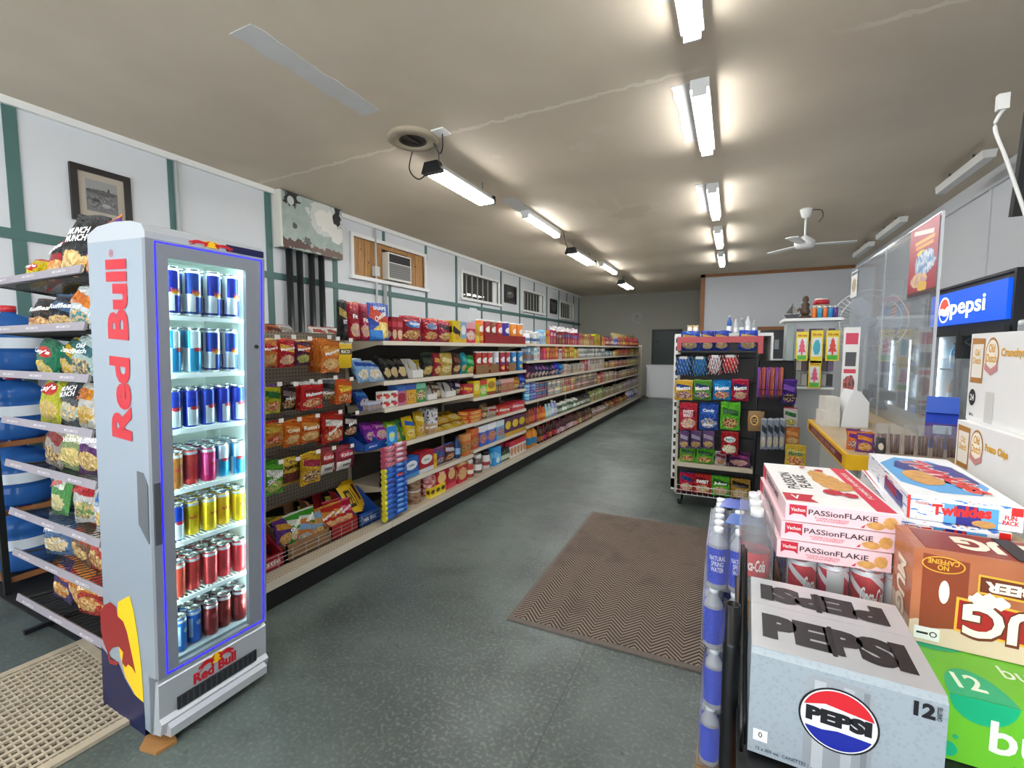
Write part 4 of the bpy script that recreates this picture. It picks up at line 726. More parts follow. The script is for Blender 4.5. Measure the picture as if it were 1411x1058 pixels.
row(2, None, [
 (500, 516, 1, 'bag1', .18, .08, bagd('1a3f90', '3a80c8', '102a60', ch='2c6ab8'), 'cookie_bag', 'dark blue cookie bag lying tilted', SNK, {'tilt': -.6}), (505, 523, 3, 'box', .06, .10, boxd('7a8098', 'b0b4c8', '5a6080', k=2), 'candy_box', 'small grey-blue candy box', 'box', {'up': 0, 'dx': .012}),
 (526, 547, 2, 'box', .062, .07, boxd('e4e0dc', 'c8302a', 'd05048', ch='c8302a', k=3), 'egg_box', 'white and red chocolate egg box', 'box', {'lay': 2, 't': [T('kinder', '20201e', .72, .6, .2)]}),
 (546, 559, 1, 'box', .165, .10, boxd('b06a8a', '3a62a8', 'a03040', ch='8c2030', k=2), 'cookie_box', 'pink and blue cookie box', 'box'), (559, 573, 1, 'box', .165, .10, boxd('d8961c', '3a62a8', 'e8c060', ch='a04a20', k=2), 'cookie_box', 'yellow and blue cookie box', 'box'), (573, 586, 1, 'box', .165, .10, boxd('2f8a4a', '7ac0a0', 'e0d8b0', ch='6a4a2a', k=2), 'cookie_box', 'green cookie box', 'box'),
 (587, 602, 1, 'tray', .13, .18, CARD['w'], 'display_tray', 'white open carton of brown sachets', 'carton'), (602, 612, 1, 'bag2', .16, .06, bagd('6a5a4a', 'b8a898', '5a4a3a', ch='c8b8a8'), 'snack_bag', 'taupe brown snack bag leaning back', SNK, {'tilt': -.4}), (613, 628, 1, 'tray', .13, .18, CARD['w'], 'display_tray', 'white open carton with torn front', 'carton'), (628, 636, 1, 'bag1', .15, .07, bagd('3a2a44', 'c0b8c8', '2a1c30', ch='8a7a90'), 'snack_bag', 'dark plum snack bag', SNK), (637, 652, 1, 'box', .10, .12, boxd('a81f24', 'd8a83a', 'd8682a', k=3), 'cookie_box', 'low red cookie box', 'box'),
 (652.5, 661, 1, 'box', .17, .08, boxd('e0c818', 'f0e080', 'c8a010', k=1), 'fruit_snack_box', 'bright yellow fruit snack box', 'box'), (661, 671, 1, 'box', .17, .08, boxd('6ac03a', 'c8302a', 'e0e8b0', k=2), 'fruit_snack_box', 'lime green fruit snack box', 'box'), (671, 683, 1, 'box', .18, .08, boxd('e0c41c', 'a87a2a', '8a3a20', k=1), 'fruit_snack_box', 'tall yellow fruit snack box', 'box'),
 (683, 690, 2, 'box', .14, .08, boxd('2a2f36', '8a9098', '5a4038', k=2), 'bar_box', 'dark grey granola bar box', 'box'), (690, 708, 2, 'box', .15, .08, boxd('b8585a', 'd8a8a0', '8a3a38', k=2), 'bar_box', 'dusty red granola bar box', 'box'), (708, 718, 1, 'bag1', .16, .08, bagd('c87a1c', 'e0b04a', '8a5010', ch='e0c080'), 'snack_bag', 'amber cookie bag', SNK), (717, 725, 1, 'bag2', .18, .08, bagd('1f3fb0', '4a7ae0', '142a80', ch='2a50c0'), 'snack_bag', 'royal blue cookie bag', SNK)])
row(3, None, [
 (499, 545, 2, 'tray', .13, .26, CARD['bl'], 'display_tray', 'blue open candy carton', 'carton', {'t': [T('JOLLY', 'e8eef8', .22, .5, .12)]}), (508, 522, 1, 'bag1', .19, .07, bagd('7a2aa0', 'c84ad0', '5a1a80', ch='c060d0'), 'candy_bag', 'purple candy bag in the blue carton', SNK, {'tilt': -.6, 'z': .03, 'dx': -.05}), (522, 540, 1, 'bag2', .19, .07, bagd('a82ab0', 'e060d8', '6a1a80', ch='d8a0e0'), 'candy_bag', 'magenta candy bag in the blue carton', SNK, {'tilt': -.7, 'z': .03, 'dx': -.03, 't': [T('JOLLY', 'f4eef8', .6, .6, .13)]}),
 (541, 556, 1, 'bag3', .19, .07, bagd('8ac02a', 'd8ea8a', '4a8a1a', ch='8ab8d8'), 'candy_bag', 'lime green candy bag leaning back', SNK, {'tilt': -.5}), (556, 570, 1, 'bag1', .19, .07, bagd('5aa04a', '2f5a9a', '3a7a2a', ch='d8d04a'), 'candy_bag', 'green and blue candy bag leaning back', SNK, {'tilt': -.45}), (562, 576, 1, 'bag2', .20, .07, bagd('e0c81c', '2a5ab8', 'd8b010', ch='f0e060'), 'candy_bag', 'yellow candy bag with blue oval', SNK, {'tilt': -.3, 'dx': .03}), (576, 589, 1, 'bag0', .22, .07, bagd('d8b81c', 'f0e080', 'b88a10', ch='c8a040'), 'candy_bag', 'tall golden yellow candy bag', SNK, {'tilt': -.2}),
 (588, 602, 1, 'box', .215, .12, design('d8dade', [('noise', 6, .56, '2a2c30')], .4), 'cookie_box', 'black and white spotted cookie box', 'box', {'dx': -.06}), (590, 600, 1, 'box', .085, .05, boxd('b09878', 'e8e0d8', '6a5040', k=0), 'candy_box', 'small tan and white candy box', 'box', {'dx': .006}),
 (601, 616, 1, 'bag1', .22, .035, bagd('d8b01c', '2a6ab8', 'c89a10', ch='e0c060'), 'candy_bag', 'yellow and blue chocolate bag lying flat', SNK, {'tilt': -1.35, 'lay': 1}), (616, 644, 2, 'bag2', .22, .035, bagd('e0b81c', 'c89010', 'd8a010', ch='e8d070'), 'candy_bag', 'golden chocolate bag lying flat', SNK, {'tilt': -1.3}), (606, 640, 2, 'bag3', .2, .035, bagd('d8a81c', 'b8820c', 'c89a10', ch='d8c060'), 'candy_bag', 'mustard chocolate bag heaped on others', SNK, {'tilt': -1.2, 'z': .05, 'dx': -.04, 'up': 1}),
 (645, 664, 1, 'box', .04, .14, boxd('c82a28', 'd8b03a', 'e0c060', k=0), 'candy_pack', 'flat red and gold candy pack', 'pack', {'lay': 3}), (664, 674, 1, 'bag1', .17, .07, bagd('6a4a30', 'a88a60', '4a3018', ch='c8a870'), 'candy_bag', 'brown nut bag', SNK), (674, 686, 1, 'bag2', .12, .07, bagd('d0c8c4', 'c03038', 'a84048', ch='e0d8d0'), 'candy_bag', 'white and red candy bag', SNK), (686, 704, 1, 'box', .09, .16, boxd('c0262a', 'e8e0d8', 'd85a50', k=3), 'candy_pack', 'bright red chocolate pack', 'pack', {'lay': 1}), (704, 724, 1, 'box', .10, .16, boxd('c83030', 'e8d8d0', 'd86050', k=3), 'candy_pack', 'long red chocolate pack', 'pack')])
row(4, None, [
 (540, 552, 1, 'bag1', .17, .07, bagd('1f4f9a', '5a90d0', '143a78', ch='3a70b8'), 'cookie_bag', 'navy cookie bag', SNK), (553, 575, 1, 'box', .17, .12, boxd('1f5fb0', 'dfe8ee', '4a90d0', k=1), 'cookie_box', 'blue cookie box with white disc', 'box', {'t': [T('CHIPS', '1c3f70', .6, .4, .1)]}), (575, 596, 1, 'box', .18, .12, boxd('a8202c', 'e8eee8', 'd8dce0', k=1), 'cookie_box', 'red cookie box with white disc', 'box', {'t': [T('Oreo', '1c5040', .6, .4, .1)]}), (596, 600, 1, 'box', .13, .08, boxd('d8b028', 'c89018', 'e8d060', k=3), 'cookie_box', 'narrow yellow cookie box', 'box'),
 (599, 614, 1, 'bag2', .17, .08, bagd('7a4a80', '3a5aa0', 'a8607a', ch='3a6ab0'), 'cookie_bag', 'purple and blue cookie bag', SNK), (613, 628, 1, 'bag3', .18, .08, bagd('6a3a40', 'd0c8d0', '3a5aa0', ch='c05a40'), 'cookie_bag', 'maroon and blue cookie bag', SNK), (627, 638, 1, 'bottle', .22, .075, design('1f3f70', [('rect', .5, .35, 1, .3, '8fb4d8')], .3), 'syrup_bottle', 'dark blue syrup bottle', 'bottle', {'lid': lidk}),
 (638, 648.5, 1, 'box', .215, .07, boxd('c8622a', 'd8905a', '5a3018', k=2), 'cereal_bar_box', 'orange toaster pastry box', 'box'), (648.5, 659, 1, 'box', .215, .07, boxd('c04f1c', 'd87a3a', '8a4a20', k=2), 'cereal_bar_box', 'deep orange toaster pastry box', 'box'), (660, 671, 1, 'box', .22, .07, boxd('2f62c8', 'e8e8f0', 'b84a7a', k=2), 'cereal_bar_box', 'blue and pink toaster pastry box', 'box', {'t': [T('Pop', 'f2f2f2', .7, .6, .12)]}), (671, 684, 1, 'box', .22, .07, boxd('3a6ad0', 'f0f0f4', 'c84a60', k=2), 'cereal_bar_box', 'royal blue toaster pastry box', 'box', {'t': [T('Pop', 'f2f2f2', .7, .6, .12)]}), (684, 695, 1, 'box', .22, .07, boxd('6ab0d8', 'e0ecf2', '8a5aa0', k=2), 'cereal_bar_box', 'sky blue toaster pastry box', 'box'),
 (695, 724, 3, 'box', .22, .07, boxd('5a2a50', 'd8c02a', 'c8a02a', k=1), 'cereal_bar_box', 'purple and yellow cereal box', 'box')])
row(5, None, [
 (548, 560, 1, 'tin', .12, .12, design('9a7a60', [('noise', 9, .52, '6a4a34')], .25), 'cookie_tub', 'clear tub of brown cookies behind', 'tub', {'lay': 2}), (560, 588, 1, 'tin', .115, .15, design('a08468', [('noise', 9, .52, '7a5a40'), ('rect', .5, .95, 1, .1, 'c8c4bc')], .2), 'cookie_tub', 'clear round tub of brown cookies', 'tub', {'lay': 2}),
 (588, 602, 1, 'tin', .11, .14, design('b04a50', [('noise', 8, .5, 'd8b0a8')], .25), 'candy_tub', 'pinkish red candy tub', 'tub', {'lay': 2}), (590, 612, 3, 'box', .085, .05, boxd('e0c81c', '5a3a18', 'f0e060', k=1), 'candy_box', 'small yellow chocolate box', 'box', {'dx': .02}),
 (600, 614, 1, 'box', .22, .08, boxd('b81c24', 'e0c080', 'd84040', k=1), 'cracker_box', 'tall red cracker box', 'box', {'t': [T('Ritz', 'f2e8d8', .85, .5, .1)]}), (614, 627, 1, 'box', .22, .08, boxd('b01820', 'e0c080', 'd84040', k=1), 'cracker_box', 'tall bright red cracker box', 'box', {'t': [T('Ritz', 'f2e8d8', .85, .5, .1)]}), (629, 643, 1, 'box', .24, .08, boxd('c01c22', 'd8a050', 'e0c080', k=2), 'cracker_box', 'large red cracker box', 'box', {'t': [T('Ritz', 'f2e8d8', .8, .5, .1)]}),
 (643, 658, 1, 'jar', .18, .11, design('b8403a', [('rect', .5, .4, 1, .3, 'e8d8c8')], .25), 'spread_jar', 'red and cream spread jar', 'jar', {'lid': lidw}), (657, 668, 1, 'jar', .20, .11, design('6a5a54', [('rect', .5, .4, 1, .4, 'e8e4e0')], .25), 'spread_jar', 'white labelled brown spread jar', 'jar', {'lid': lidw}), (667, 680, 1, 'jar', .20, .11, design('d8d4d0', [('rect', .5, .4, 1, .25, 'b04a40')], .25), 'spread_jar', 'white and red spread jar', 'jar', {'lid': lidk}),
 (680, 690, 1, 'box', .21, .08, boxd('2f9ad8', '7ac8f0', 'e0f0f8', k=3), 'cracker_box', 'bright blue wafer box', 'box'), (690, 703, 4, 'jar', .15, .07, design('3a4a34', [('rect', .5, .4, 1, .45, 'c8d0b8')], .25), 'small_jar', 'small green labelled jar', 'jar', {'lid': lidk}), (703, 725, 5, 'box', .20, .07, boxd('e0dcd8', 'c0303a', 'b85a40', k=2), 'cookie_box', 'white and red wafer box', 'box')])
for (a, b, n, c, wds) in ((686, 703, 2, 'a8202c', 'red box behind small jars'),): row(5, None, [(a, b, n, 'box', .22, .07, boxd(c, 'd86060', 'e0a090', k=0), 'cracker_box', wds, 'box', {'dx': -.10, 'up': 2})])
for (px, n, z_, c1, c2, w_, wd, kk) in ((575, 3, ZB[1], 'd8b41c', 'e8d870', .06, 'yellow sachet', 'white carton on the second shelf'), (594, 3, ZB[2], '7a5a40', 'd8c8b0', .05, 'brown sachet', 'near white carton on the third shelf'), (620, 3, ZB[2], '5a4a5a', 'd0c8d0', .05, 'mauve sachet', 'torn white carton on the third shelf')):
    for i in range(n): product('sachet', 'bag%d' % i, (.075, .03, .15), (XS-.05-.045*i, yx(px, 0, XS-.1)+.01*(i % 2), z_+.01), math.pi/2, bagd(c1, c2, ch=c2), '%s in the %s, %s from the front' % (wd, kk, ORD[i+1]), 'sachet', 'sachets in white cartons', tilt=-.35)
# bays farther down the aisle: smaller in view, one mesh each
def far(shelf, items): row(shelf, None, [(a, b, n, k_, h, d, dm, nm, wd, ct, o_) for (a, b, n, k_, h, d, dm, nm, wd, ct, o_) in items])
L2 = {'lay': 2}; DV = (.55, 1.35)
far(0, [(727, 745, 4, 'jar', .17, .09, design('e0e2e4', [('rect', .5, .4, 1, .3, '5a7ab0')], .3), 'jar', 'white and blue jar', 'jar', {'lid': lidw}), (745, 752, 2, 'box', .20, .1, boxd('8ac0e0', 'e8f0f4', '5a90c0'), 'box', 'pale blue box', 'box', {}), (752, 758, 2, 'box', .19, .1, boxd('e0b82a', 'd86a2a', 'f0e080'), 'box', 'yellow box', 'box', {}), (758, 774, 4, 'box', .20, .11, boxd('a8202a', 'd8c0b8', '6a3a30'), 'tissue_box', 'red tissue box', 'box', {}), (774.5, 798, 7, 'box', .20, .11, boxd('a01f3a', '5a70b0', 'c84a50'), 'tissue_box', 'crimson and blue tissue box', 'box', {}),
        (799, 817, 7, 'box', .20, .1, boxd('b8945a', 'a83a2a', 'e0d0a8'), 'box', 'tan and red box', 'box', {}), (817, 827, 4, 'box', .21, .1, boxd('d8c41c', 'e8e080', 'c8982a'), 'box', 'lemon yellow box', 'box', {}), (827, 834, 3, 'box', .2, .1, boxd('c8923a', 'b04a2a', 'e0c080'), 'box', 'ochre box', 'box', {}), (834, 846, 6, 'bottle', .22, .08, design('7a4030', [('rect', .5, .35, 1, .3, 'd8c0a0')], .3), 'bottle', 'brown sauce bottle', 'bottle', {'lid': lidk}), (846, 853, 4, 'bottle', .21, .08, design('4a3a8a', [('rect', .5, .35, 1, .3, 'c8b8e0')], .3), 'bottle', 'violet bottle', 'bottle', {'lid': lidw}), (853, 880, 22, 'bottle', .23, .08, design('8a3820', [('rect', .5, .35, 1, .3, 'd8a060')], .3), 'bottle', 'red-brown sauce bottle', 'bottle', {'lid': lidr})])
far(1, [(727, 736, 2, 'box', .18, .1, boxd('7ab0d8', 'e0ecf4', 'c86a6a'), 'box', 'light blue baking box', 'box', {}), (736, 744, 2, 'box', .18, .1, boxd('d8dce0', '8aa0c0', 'b0c0d0'), 'box', 'white baking box', 'box', {}), (744, 769, 6, 'box', .19, .1, boxd('b8241f', 'd8843a', 'e8b060', ch='d8702a', k=2), 'macaroni_box', 'red and orange dinner box', 'box', {}), (770, 775, 1, 'box', .18, .1, boxd('d0ccc8', 'b84a3a', 'e0d8d0'), 'macaroni_box', 'white dinner box', 'box', {}), (775, 791, 5, 'box', .18, .1, boxd('b02a1f', 'e08a3a', 'e8c060', k=2), 'macaroni_box', 'scarlet dinner box', 'box', {}), (791, 797, 2, 'box', .18, .1, boxd('d8b41c', 'e8d870', 'c89020'), 'box', 'yellow dinner box', 'box', {}), (797, 834, 16, 'tin', .085, .09, tinm('8a8f8a', 'd8d8d4', '5a605a'), 'tin_can', 'grey and white tin', 'tin', L2), (834, 844, 5, 'tin', .11, .09, tinm('3a6aa0', 'd8d8d4', '7a9ac0'), 'tin_can', 'blue tin', 'tin', {}), (844, 851, 4, 'tin', .11, .09, tinm('d8b42a', 'e8e0b0', 'b8902a'), 'tin_can', 'yellow tin', 'tin', {}), (851, 868, 12, 'box', .15, .1, boxd('a8241f', 'd86a3a', 'd8a060'), 'box', 'red packet box', 'box', {}), (868, 880, 10, 'box', .15, .1, boxd('c8b43a', 'b0802a', 'e0d8a0'), 'box', 'mustard yellow packet box', 'box', {})])
far(2, [(727, 738, 2, 'bag1', .19, .09, bagd('7a2a5a', '2a2a6a', 'b04a80', ch='d0a0b8'), 'chip_bag', 'plum chocolate bag', SNK, {}), (738, 766, 6, 'bag2', .19, .09, bagd('2a2a5a', '8a5a9a', '4a2a4a', ch='c0b0c8'), 'chip_bag', 'dark blue chocolate bag', SNK, {}), (765, 778, 2, 'bag3', .21, .1, bagd('1f4fb8', '3a80e0', '143a90', ch='3a70d0'), 'cookie_bag', 'vivid blue bag', SNK, {}), (778, 806, 10, 'box', .15, .1, boxd('c8c0b4', 'a8a098', '8a7a6a'), 'box', 'beige and white box', 'box', {}), (806, 811, 2, 'box', .2, .1, boxd('b0303a', 'd8a0a0', '8a2028'), 'box', 'red box among white boxes', 'box', {}), (811, 833, 12, 'box', .10, .1, boxd('d0ccc4', 'b89a90', 'a88a80'), 'box', 'white stacked packet box', 'box', L2), (833, 866, 22, 'tin', .13, .09, tinm('a85a2a', 'd8b080', '7a3a1c'), 'tin_can', 'orange-brown tin', 'tin', {}), (866, 880, 12, 'tin', .14, .09, tinm('b8a83a', 'e0d8a0', '8a7a2a'), 'tin_can', 'olive yellow tin', 'tin', {})])
far(3, [(727, 740, 3, 'tin', .12, .1, tinm('2a6ab8', '9ac0e0', '4a8ad0'), 'tin_can', 'blue stacked tin', 'tin', L2), (740, 757, 5, 'tin', .11, .1, tinm('7a3a4a', '4a6a9a', 'b0606a'), 'tin_can', 'maroon and blue stacked tin', 'tin', L2), (757, 776, 6, 'tin', .11, .1, tinm('a8987a', 'd8d0c0', '6a8aa8'), 'tin_can', 'beige stacked tin', 'tin', L2), (776, 794, 7, 'tin', .11, .1, tinm('b84a24', 'd8c0a0', 'd8803a'), 'tin_can', 'orange stacked tin', 'tin', L2), (794, 824, 14, 'tin', .12, .09, tinm('7a4a44', 'c8b0a0', '4a5a3a'), 'tin_can', 'brown stacked tin', 'tin', L2), (824, 832, 4, 'box', .2, .1, boxd('a8343a', 'd8a0a0', '8a2a2a'), 'box', 'rosy red packet box', 'box', {}), (832, 850, 11, 'box', .2, .1, boxd('b09a80', 'd8d0c0', '7a6a5a'), 'box', 'tan packet box', 'box', {}), (850, 880, 24, 'tin', .16, .09, tinm('8a6a4a', 'c8b088', '5a3a2a'), 'tin_can', 'bronze brown tin', 'tin', {})])
far(4, [(727, 742, 4, 'bottle', .23, .08, design('8a2f18', [('rect', .5, .35, 1, .35, 'c86a3a')], .3), 'sauce_bottle', 'red-brown barbecue bottle', 'bottle', {'lid': lidk}), (742, 754, 3, 'bottle', .23, .085, design('b86a1c', [('rect', .5, .35, 1, .3, 'd8a03a')], .3), 'sauce_bottle', 'orange dressing bottle', 'bottle', {'lid': lidk}), (754, 770, 4, 'bottle', .24, .09, design('a8c8e0', [('rect', .5, .35, 1, .35, 'e8f0f4')], .3), 'dressing_bottle', 'pale blue dressing bottle', 'bottle', {'lid': lidw}), (770, 798, 9, 'jar', .17, .10, design('5a7a5a', [('rect', .5, .4, 1, .4, 'd8e4d8')], .25), 'pickle_jar', 'green and white pickle jar', 'jar', {'lid': lidw}), (798, 815, 7, 'jar', .18, .10, design('4a4a3a', [('rect', .5, .4, 1, .4, 'b8c0b0')], .25), 'olive_jar', 'dark green jar', 'jar', {'lid': lidk}), (815, 836, 10, 'box', .2, .1, boxd('8a9a5a', 'd8dcc0', '6a5a4a'), 'box', 'sage green packet', 'box', {}), (836, 862, 16, 'box', .18, .1, boxd('9a8a70', 'd0c8b8', '6a4a3a'), 'box', 'grey-brown packet', 'box', {}), (862, 880, 14, 'box', .2, .1, boxd('8a7a80', 'c8c0c8', '6a5a6a'), 'box', 'mauve grey packet', 'box', {})])
far(5, [(729, 743, 2, 'bottle', .33, .13, design('e0b41c', [('rect', .5, .3, 1, .32, '2a5ab0')], .3), 'oil_bottle', 'big yellow cooking oil bottle with blue label', 'bottle', {'lid': mat('e8c828', .4)}), (743, 770, 7, 'bottle', .27, .10, design('3a1410', [('rect', .5, .30, 1, .30, 'b03a40')], .15), 'cola_bottle', 'dark cola bottle with red label', 'bottle', {'lid': lidr}), (770, 796, 9, 'bottle', .25, .10, design('4a1a20', [('rect', .5, .30, 1, .34, 'c8a8b0')], .15), 'juice_bottle', 'dark red juice bottle', 'bottle', {'lid': mat('7a2a34', .4)}), (796, 818, 10, 'bottle', .24, .10, design('5a3a24', [('rect', .5, .30, 1, .34, 'b09070')], .2), 'sauce_bottle', 'brown vinegar bottle', 'bottle', {'lid': lidk}), (818, 842, 10, 'bag1', .17, .12, bagd('b0a090', 'd8d0c8', '8a4a3a', ch='8a6a4a'), 'flour_bag', 'off-white flour bag', 'bag', {}), (838, 866, 16, 'bag2', .19, .12, bagd('a8663a', 'd8a060', '7a4a2a', ch='c8904a'), 'bread_bag', 'orange-brown bread bag', 'bag', {}), (866, 880, 10, 'bottle', .25, .12, design('b8b8c8', [('rect', .5, .35, 1, .3, '6a6a9a')], .3), 'bleach_jug', 'white and violet cleaner jug', 'bottle', {'lid': lidw})])
DV = (.93, 1.05)
# tissues poking out of the boxes, banner and signs above the far bays
R = random.Random(3)
for i in range(9):
    y = yx(760+4.1*i, 0, XS-.07); tag(part('tissue', MB().prism([(-.05, 0), (.05, 0), (.03, .04), (.045, .07), (.0, .05), (-.03, .08), (-.02, .03)], -.02, .02, 'y'), mat('e8e8e6', .7), loc=(XS-.08, y, 1.775), rot=(0, 0, R.uniform(0, 3))), 'white tissue tuft above red tissue boxes, %s from the near end' % ORD[i+1], 'tissue', 'tissue tufts')
a, b = yx(842, 0, XS-.3), yx(874, 0, XS-.3)
tag(part('shelf_banner', MB().box(XS-.31, XS-.30, a, b, 1.80, 1.90).box(XS-.308, XS-.302, a+.05, a+.07, 1.575, 1.8).box(XS-.308, XS-.302, b-.07, b-.05, 1.575, 1.8), mat('d8c88a', .5)), 'long pale yellow banner above the far sauce bottles', 'sign')
tag(part('shelf_sign', MB().box(XS-.31, XS-.30, yx(650, 0, XS-.3), yx(656, 0, XS-.3), 1.57, 1.96).box(XS-.305, XS-.295, yx(648, 0, XS-.3), yx(657, 0, XS-.3), 1.82, 1.97), mat('c8d0d4', .4)), 'small pale sign holder standing on the top shelf', 'sign')
# other side's bags along the top edge of the pegboard bay
for i, (px, c1, c2, w, wd) in enumerate(((366, 'd8d2d0', 'b05050', .14, 'white'), (383, 'c8622a', '5a2a1a', .2, 'orange'), (398, 'c8c4c0', '9a9488', .15, 'silver'), (443, 'dcdcda', 'a8503a', .19, 'white and red'), (461, 'dad8d4', 'a04a3a', .16, 'pale cream'), (473, 'cfccc8', '7a4a3a', .14, 'grey and brown'))):
    p = atx(px, 462, -3.0); product('chip_bag', 'bag%d' % (i % 4), (w, .09, .17), (-3.0, p.y, 1.525), math.pi/2+.2, bagd(c1, c2, ch=c2), '%s chip bag on the rear top shelf behind the pegboard bay' % wd, SNK, 'bags behind the pegboard', tilt=-.35)
# ---------------------------------------------------------------- pegboard bay: bags on hooks
def hang(px0, px1, pytop, pybot, dm, words, text, X=-2.52, n=1, kd='bag', tilt=.06, hook=True):
    a, b = atx(px0, (pytop+pybot)/2, X), atx(px1, (pytop+pybot)/2, X); zt, zb = atx((px0+px1)/2, pytop, X).z, atx((px0+px1)/2, pybot, X).z
    w = b.y-a.y; y = (a.y+b.y)/2; h = zt-zb
    for q in range(n):
        o = product('candy_bag', '%s%d' % (kd, random.randrange(5)), (w, .05, h), (X-q*.045-.02, y-.0*q, zb), math.pi/2+random.uniform(-.06, .06), dm, words if q == 0 else words+', %s back' % ORD[q+1], SNK, 'candy bags on pegboard hooks', texts=text if q == 0 else (), tilt=tilt)
    hk = part('peg_hook', MB().tube([(XBK, y, zt-.012), (X+.06, y, zt-.012), (X+.065, y, zt+.0)], .003, 6), mat('9a9890', .35, .8), BAY0, loc=-BAY0.location)
    part('price_tag', B(X+.062, X+.066, y-.016, y+.016, zt-.006, zt+.02), mat('e6e4de', .5), hk)
W_ = 'f4f2ec'
hang(362, 384, 466, 505, bagd('e08a3a', 'd8301f', 'f0c070', ch='f0b060'), 'orange gummy bag on the top hook row by the fridge', [T('Maynards', W_, .64, .8, .12, rot=.1)], n=2)
hang(383, 408, 466, 506, bagd('c81f3a', 'f0b04a', 'e0503a', ch='e8a0a0'), 'red gummy bag on the top hook row', [T('Maynards', W_, .64, .8, .12, rot=.1)], n=2)
hang(407, 429, 468, 503, bagd('5a2040', 'e8803a', 'f0c070', ch='8ac04a'), 'dark plum gummy bag on the top hook row', [T('Maynards', W_, .64, .8, .12, rot=.1)])
hang(433, 457, 466, 512, bagd('d8742a', 'e8a04a', 'e0802a', ch='e8904a'), 'orange peach gummy bag hanging behind on top row', [], n=2)
hang(444, 469, 468, 513, bagd('e07f2f', 'e8a850', 'e88a3a', ch='f0b070'), 'large orange fuzzy peach gummy bag on the top row', [T('Maynards', W_, .62, .75, .13, rot=.2)], X=-2.46, n=2)
hang(463, 486, 470, 507, design('e0b41c', [('rect', .55, .62, .7, .2, '3a2a10'), ('rect', .5, .94, 1, .08, 'f0e8d0')], .4, 0, .2), 'flat yellow candy bag at the right of the top row', [T('RICO', 'f4ead0', .62, .5, .12)], X=-2.46)
hang(363, 389, 530, 570, bagd('c8c81c', '2f7a2a', '7a3a90', ch='e06a3a'), 'yellow sour candy bag with green lettering', [T('SOUR\nPATCH', '1f6a28', .66, .6, .26)])
hang(387, 410, 530, 566, bagd('3a2a2a', '8a7a78', '2a1c1c', ch='6a3a2a'), 'dark brown chocolate bag in the second hook row', [T("m&m's", W_, .5, .6, .14)])
hang(409, 432, 526, 563, bagd('b01a20', '8a1018', 'f0f0f0', ch='d05040'), 'red chocolate bag hanging behind in second row', [], n=2)
hang(416, 447, 527, 564, bagd('c81c24', 'a01018', 'f0f0ee', ch='d04a40'), 'bright red chocolate bag in the second hook row', [T('Maltesers', W_, .6, .72, .13, rot=.08)], X=-2.46, n=3)
hang(443, 464, 521, 553, bagd('5a5a5c', '1a1a1a', 'b8b8ba', ch='2a2224'), 'silver and black chocolate bag in the second row', [T('Kisses', W_, .4, .8, .15)])
hang(464, 487, 523, 556, bagd('e0561c', 'f0b02a', 'd8461c', ch='c84a10'), 'orange peanut butter candy bag in the second row', [T("Reese's", 'f4d84a', .62, .7, .16, rot=.15)], X=-2.47, n=2)
hang(363, 393, 580, 616, bagd('d8982a', 'e8c84a', 'c83a2a', ch='d8482a'), 'yellow and red chewy candy bag in third row', [T('Starburst', 'c02418', .5, .8, .13, rot=.5)])
hang(391, 416, 578, 615, bagd('e07a1c', 'f0b04a', 'e88a2a', ch='f0c070'), 'orange chocolate bag in the third hook row', [T('Crispy', 'f6ead0', .6, .7, .17)])
hang(414, 443, 573, 610, bagd('dc6a1c', 'e8a040', 'e0761c', ch='f0b060'), 'deep orange chocolate bag in the third hook row', [T("Reese's", 'f6ead0', .6, .7, .17)], n=2)
hang(445, 475, 568, 610, bagd('b8141c', 'e8e0d8', '98101a', ch='d83a30'), 'scarlet chocolate bag in the third hook row', [T('Smarties', W_, .5, .7, .14, rot=.55)], X=-2.48, n=2)
hang(473, 494, 569, 602, bagd('141214', 'd8d0c8', '201818', ch='a0504a'), 'black chocolate bag in the third hook row', [T('Mars', W_, .6, .5, .14, rot=.3)])
hang(364, 392, 636, 682, bagd('4aa82a', 'e8f0e0', '2f8a1c', ch='8ad84a'), 'bright green fruit candy bag in bottom hook row', [T('Skittles', W_, .55, .8, .16, rot=.35)], X=-2.47, n=2)
hang(388, 415, 632, 668, design('c8b02a', [('rect', .5, .3, .9, .4, '5a2a1c'), ('noise', 8, .58, '8a4a30')], .35, 0, .3), 'yellow and brown chocolate bag in the bottom row', [T('ALMOND', '241408', .72, .8, .13)], n=2)
hang(415, 444, 622, 667, bagd('d8a81c', 'a03048', 'e8c83a', ch='5a2a1c'), 'golden yellow chocolate raisin bag in bottom row', [T('Glosette', 'a01f38', .7, .75, .13)], X=-2.47)
hang(440, 463, 617, 653, design('8a1c28', [('ell', .5, .66, .7, .3, 'c83a44'), ('rect', .5, .2, .8, .4, 'e8e4e0')], .35, 0, .3), 'dark red wafer candy bag in the bottom row', [T('KitKat', W_, .66, .6, .14), T('mini', '3a2a2a', .22, .5, .14)], n=2)
hang(463, 490, 614, 646, design('82182a', [('ell', .5, .66, .7, .3, 'c83a44'), ('rect', .4, .2, .7, .4, 'e8e4e0')], .35, 0, .3), 'wine red wafer candy bag at right of bottom row', [T('KitKat', W_, .66, .6, .14), T('mini', '3a2a2a', .22, .4, .14)], n=2)
# stand-up packs on the second-bay corner shelves seen past the hooks
p = atx(504, 660, -2.5); product('candy_bag', 'pouch1', (.20, .07, .20), (-2.47, 2.80, .415), math.pi/2, bagd('2a2220', 'c8b8a8', '1a1614', ch='a0503a'), 'black chocolate pouch standing beside the hanging candy tubes', SNK, None, [T('Brownie', 'e8e0d8', .6, .7, .14, rot=.3)])
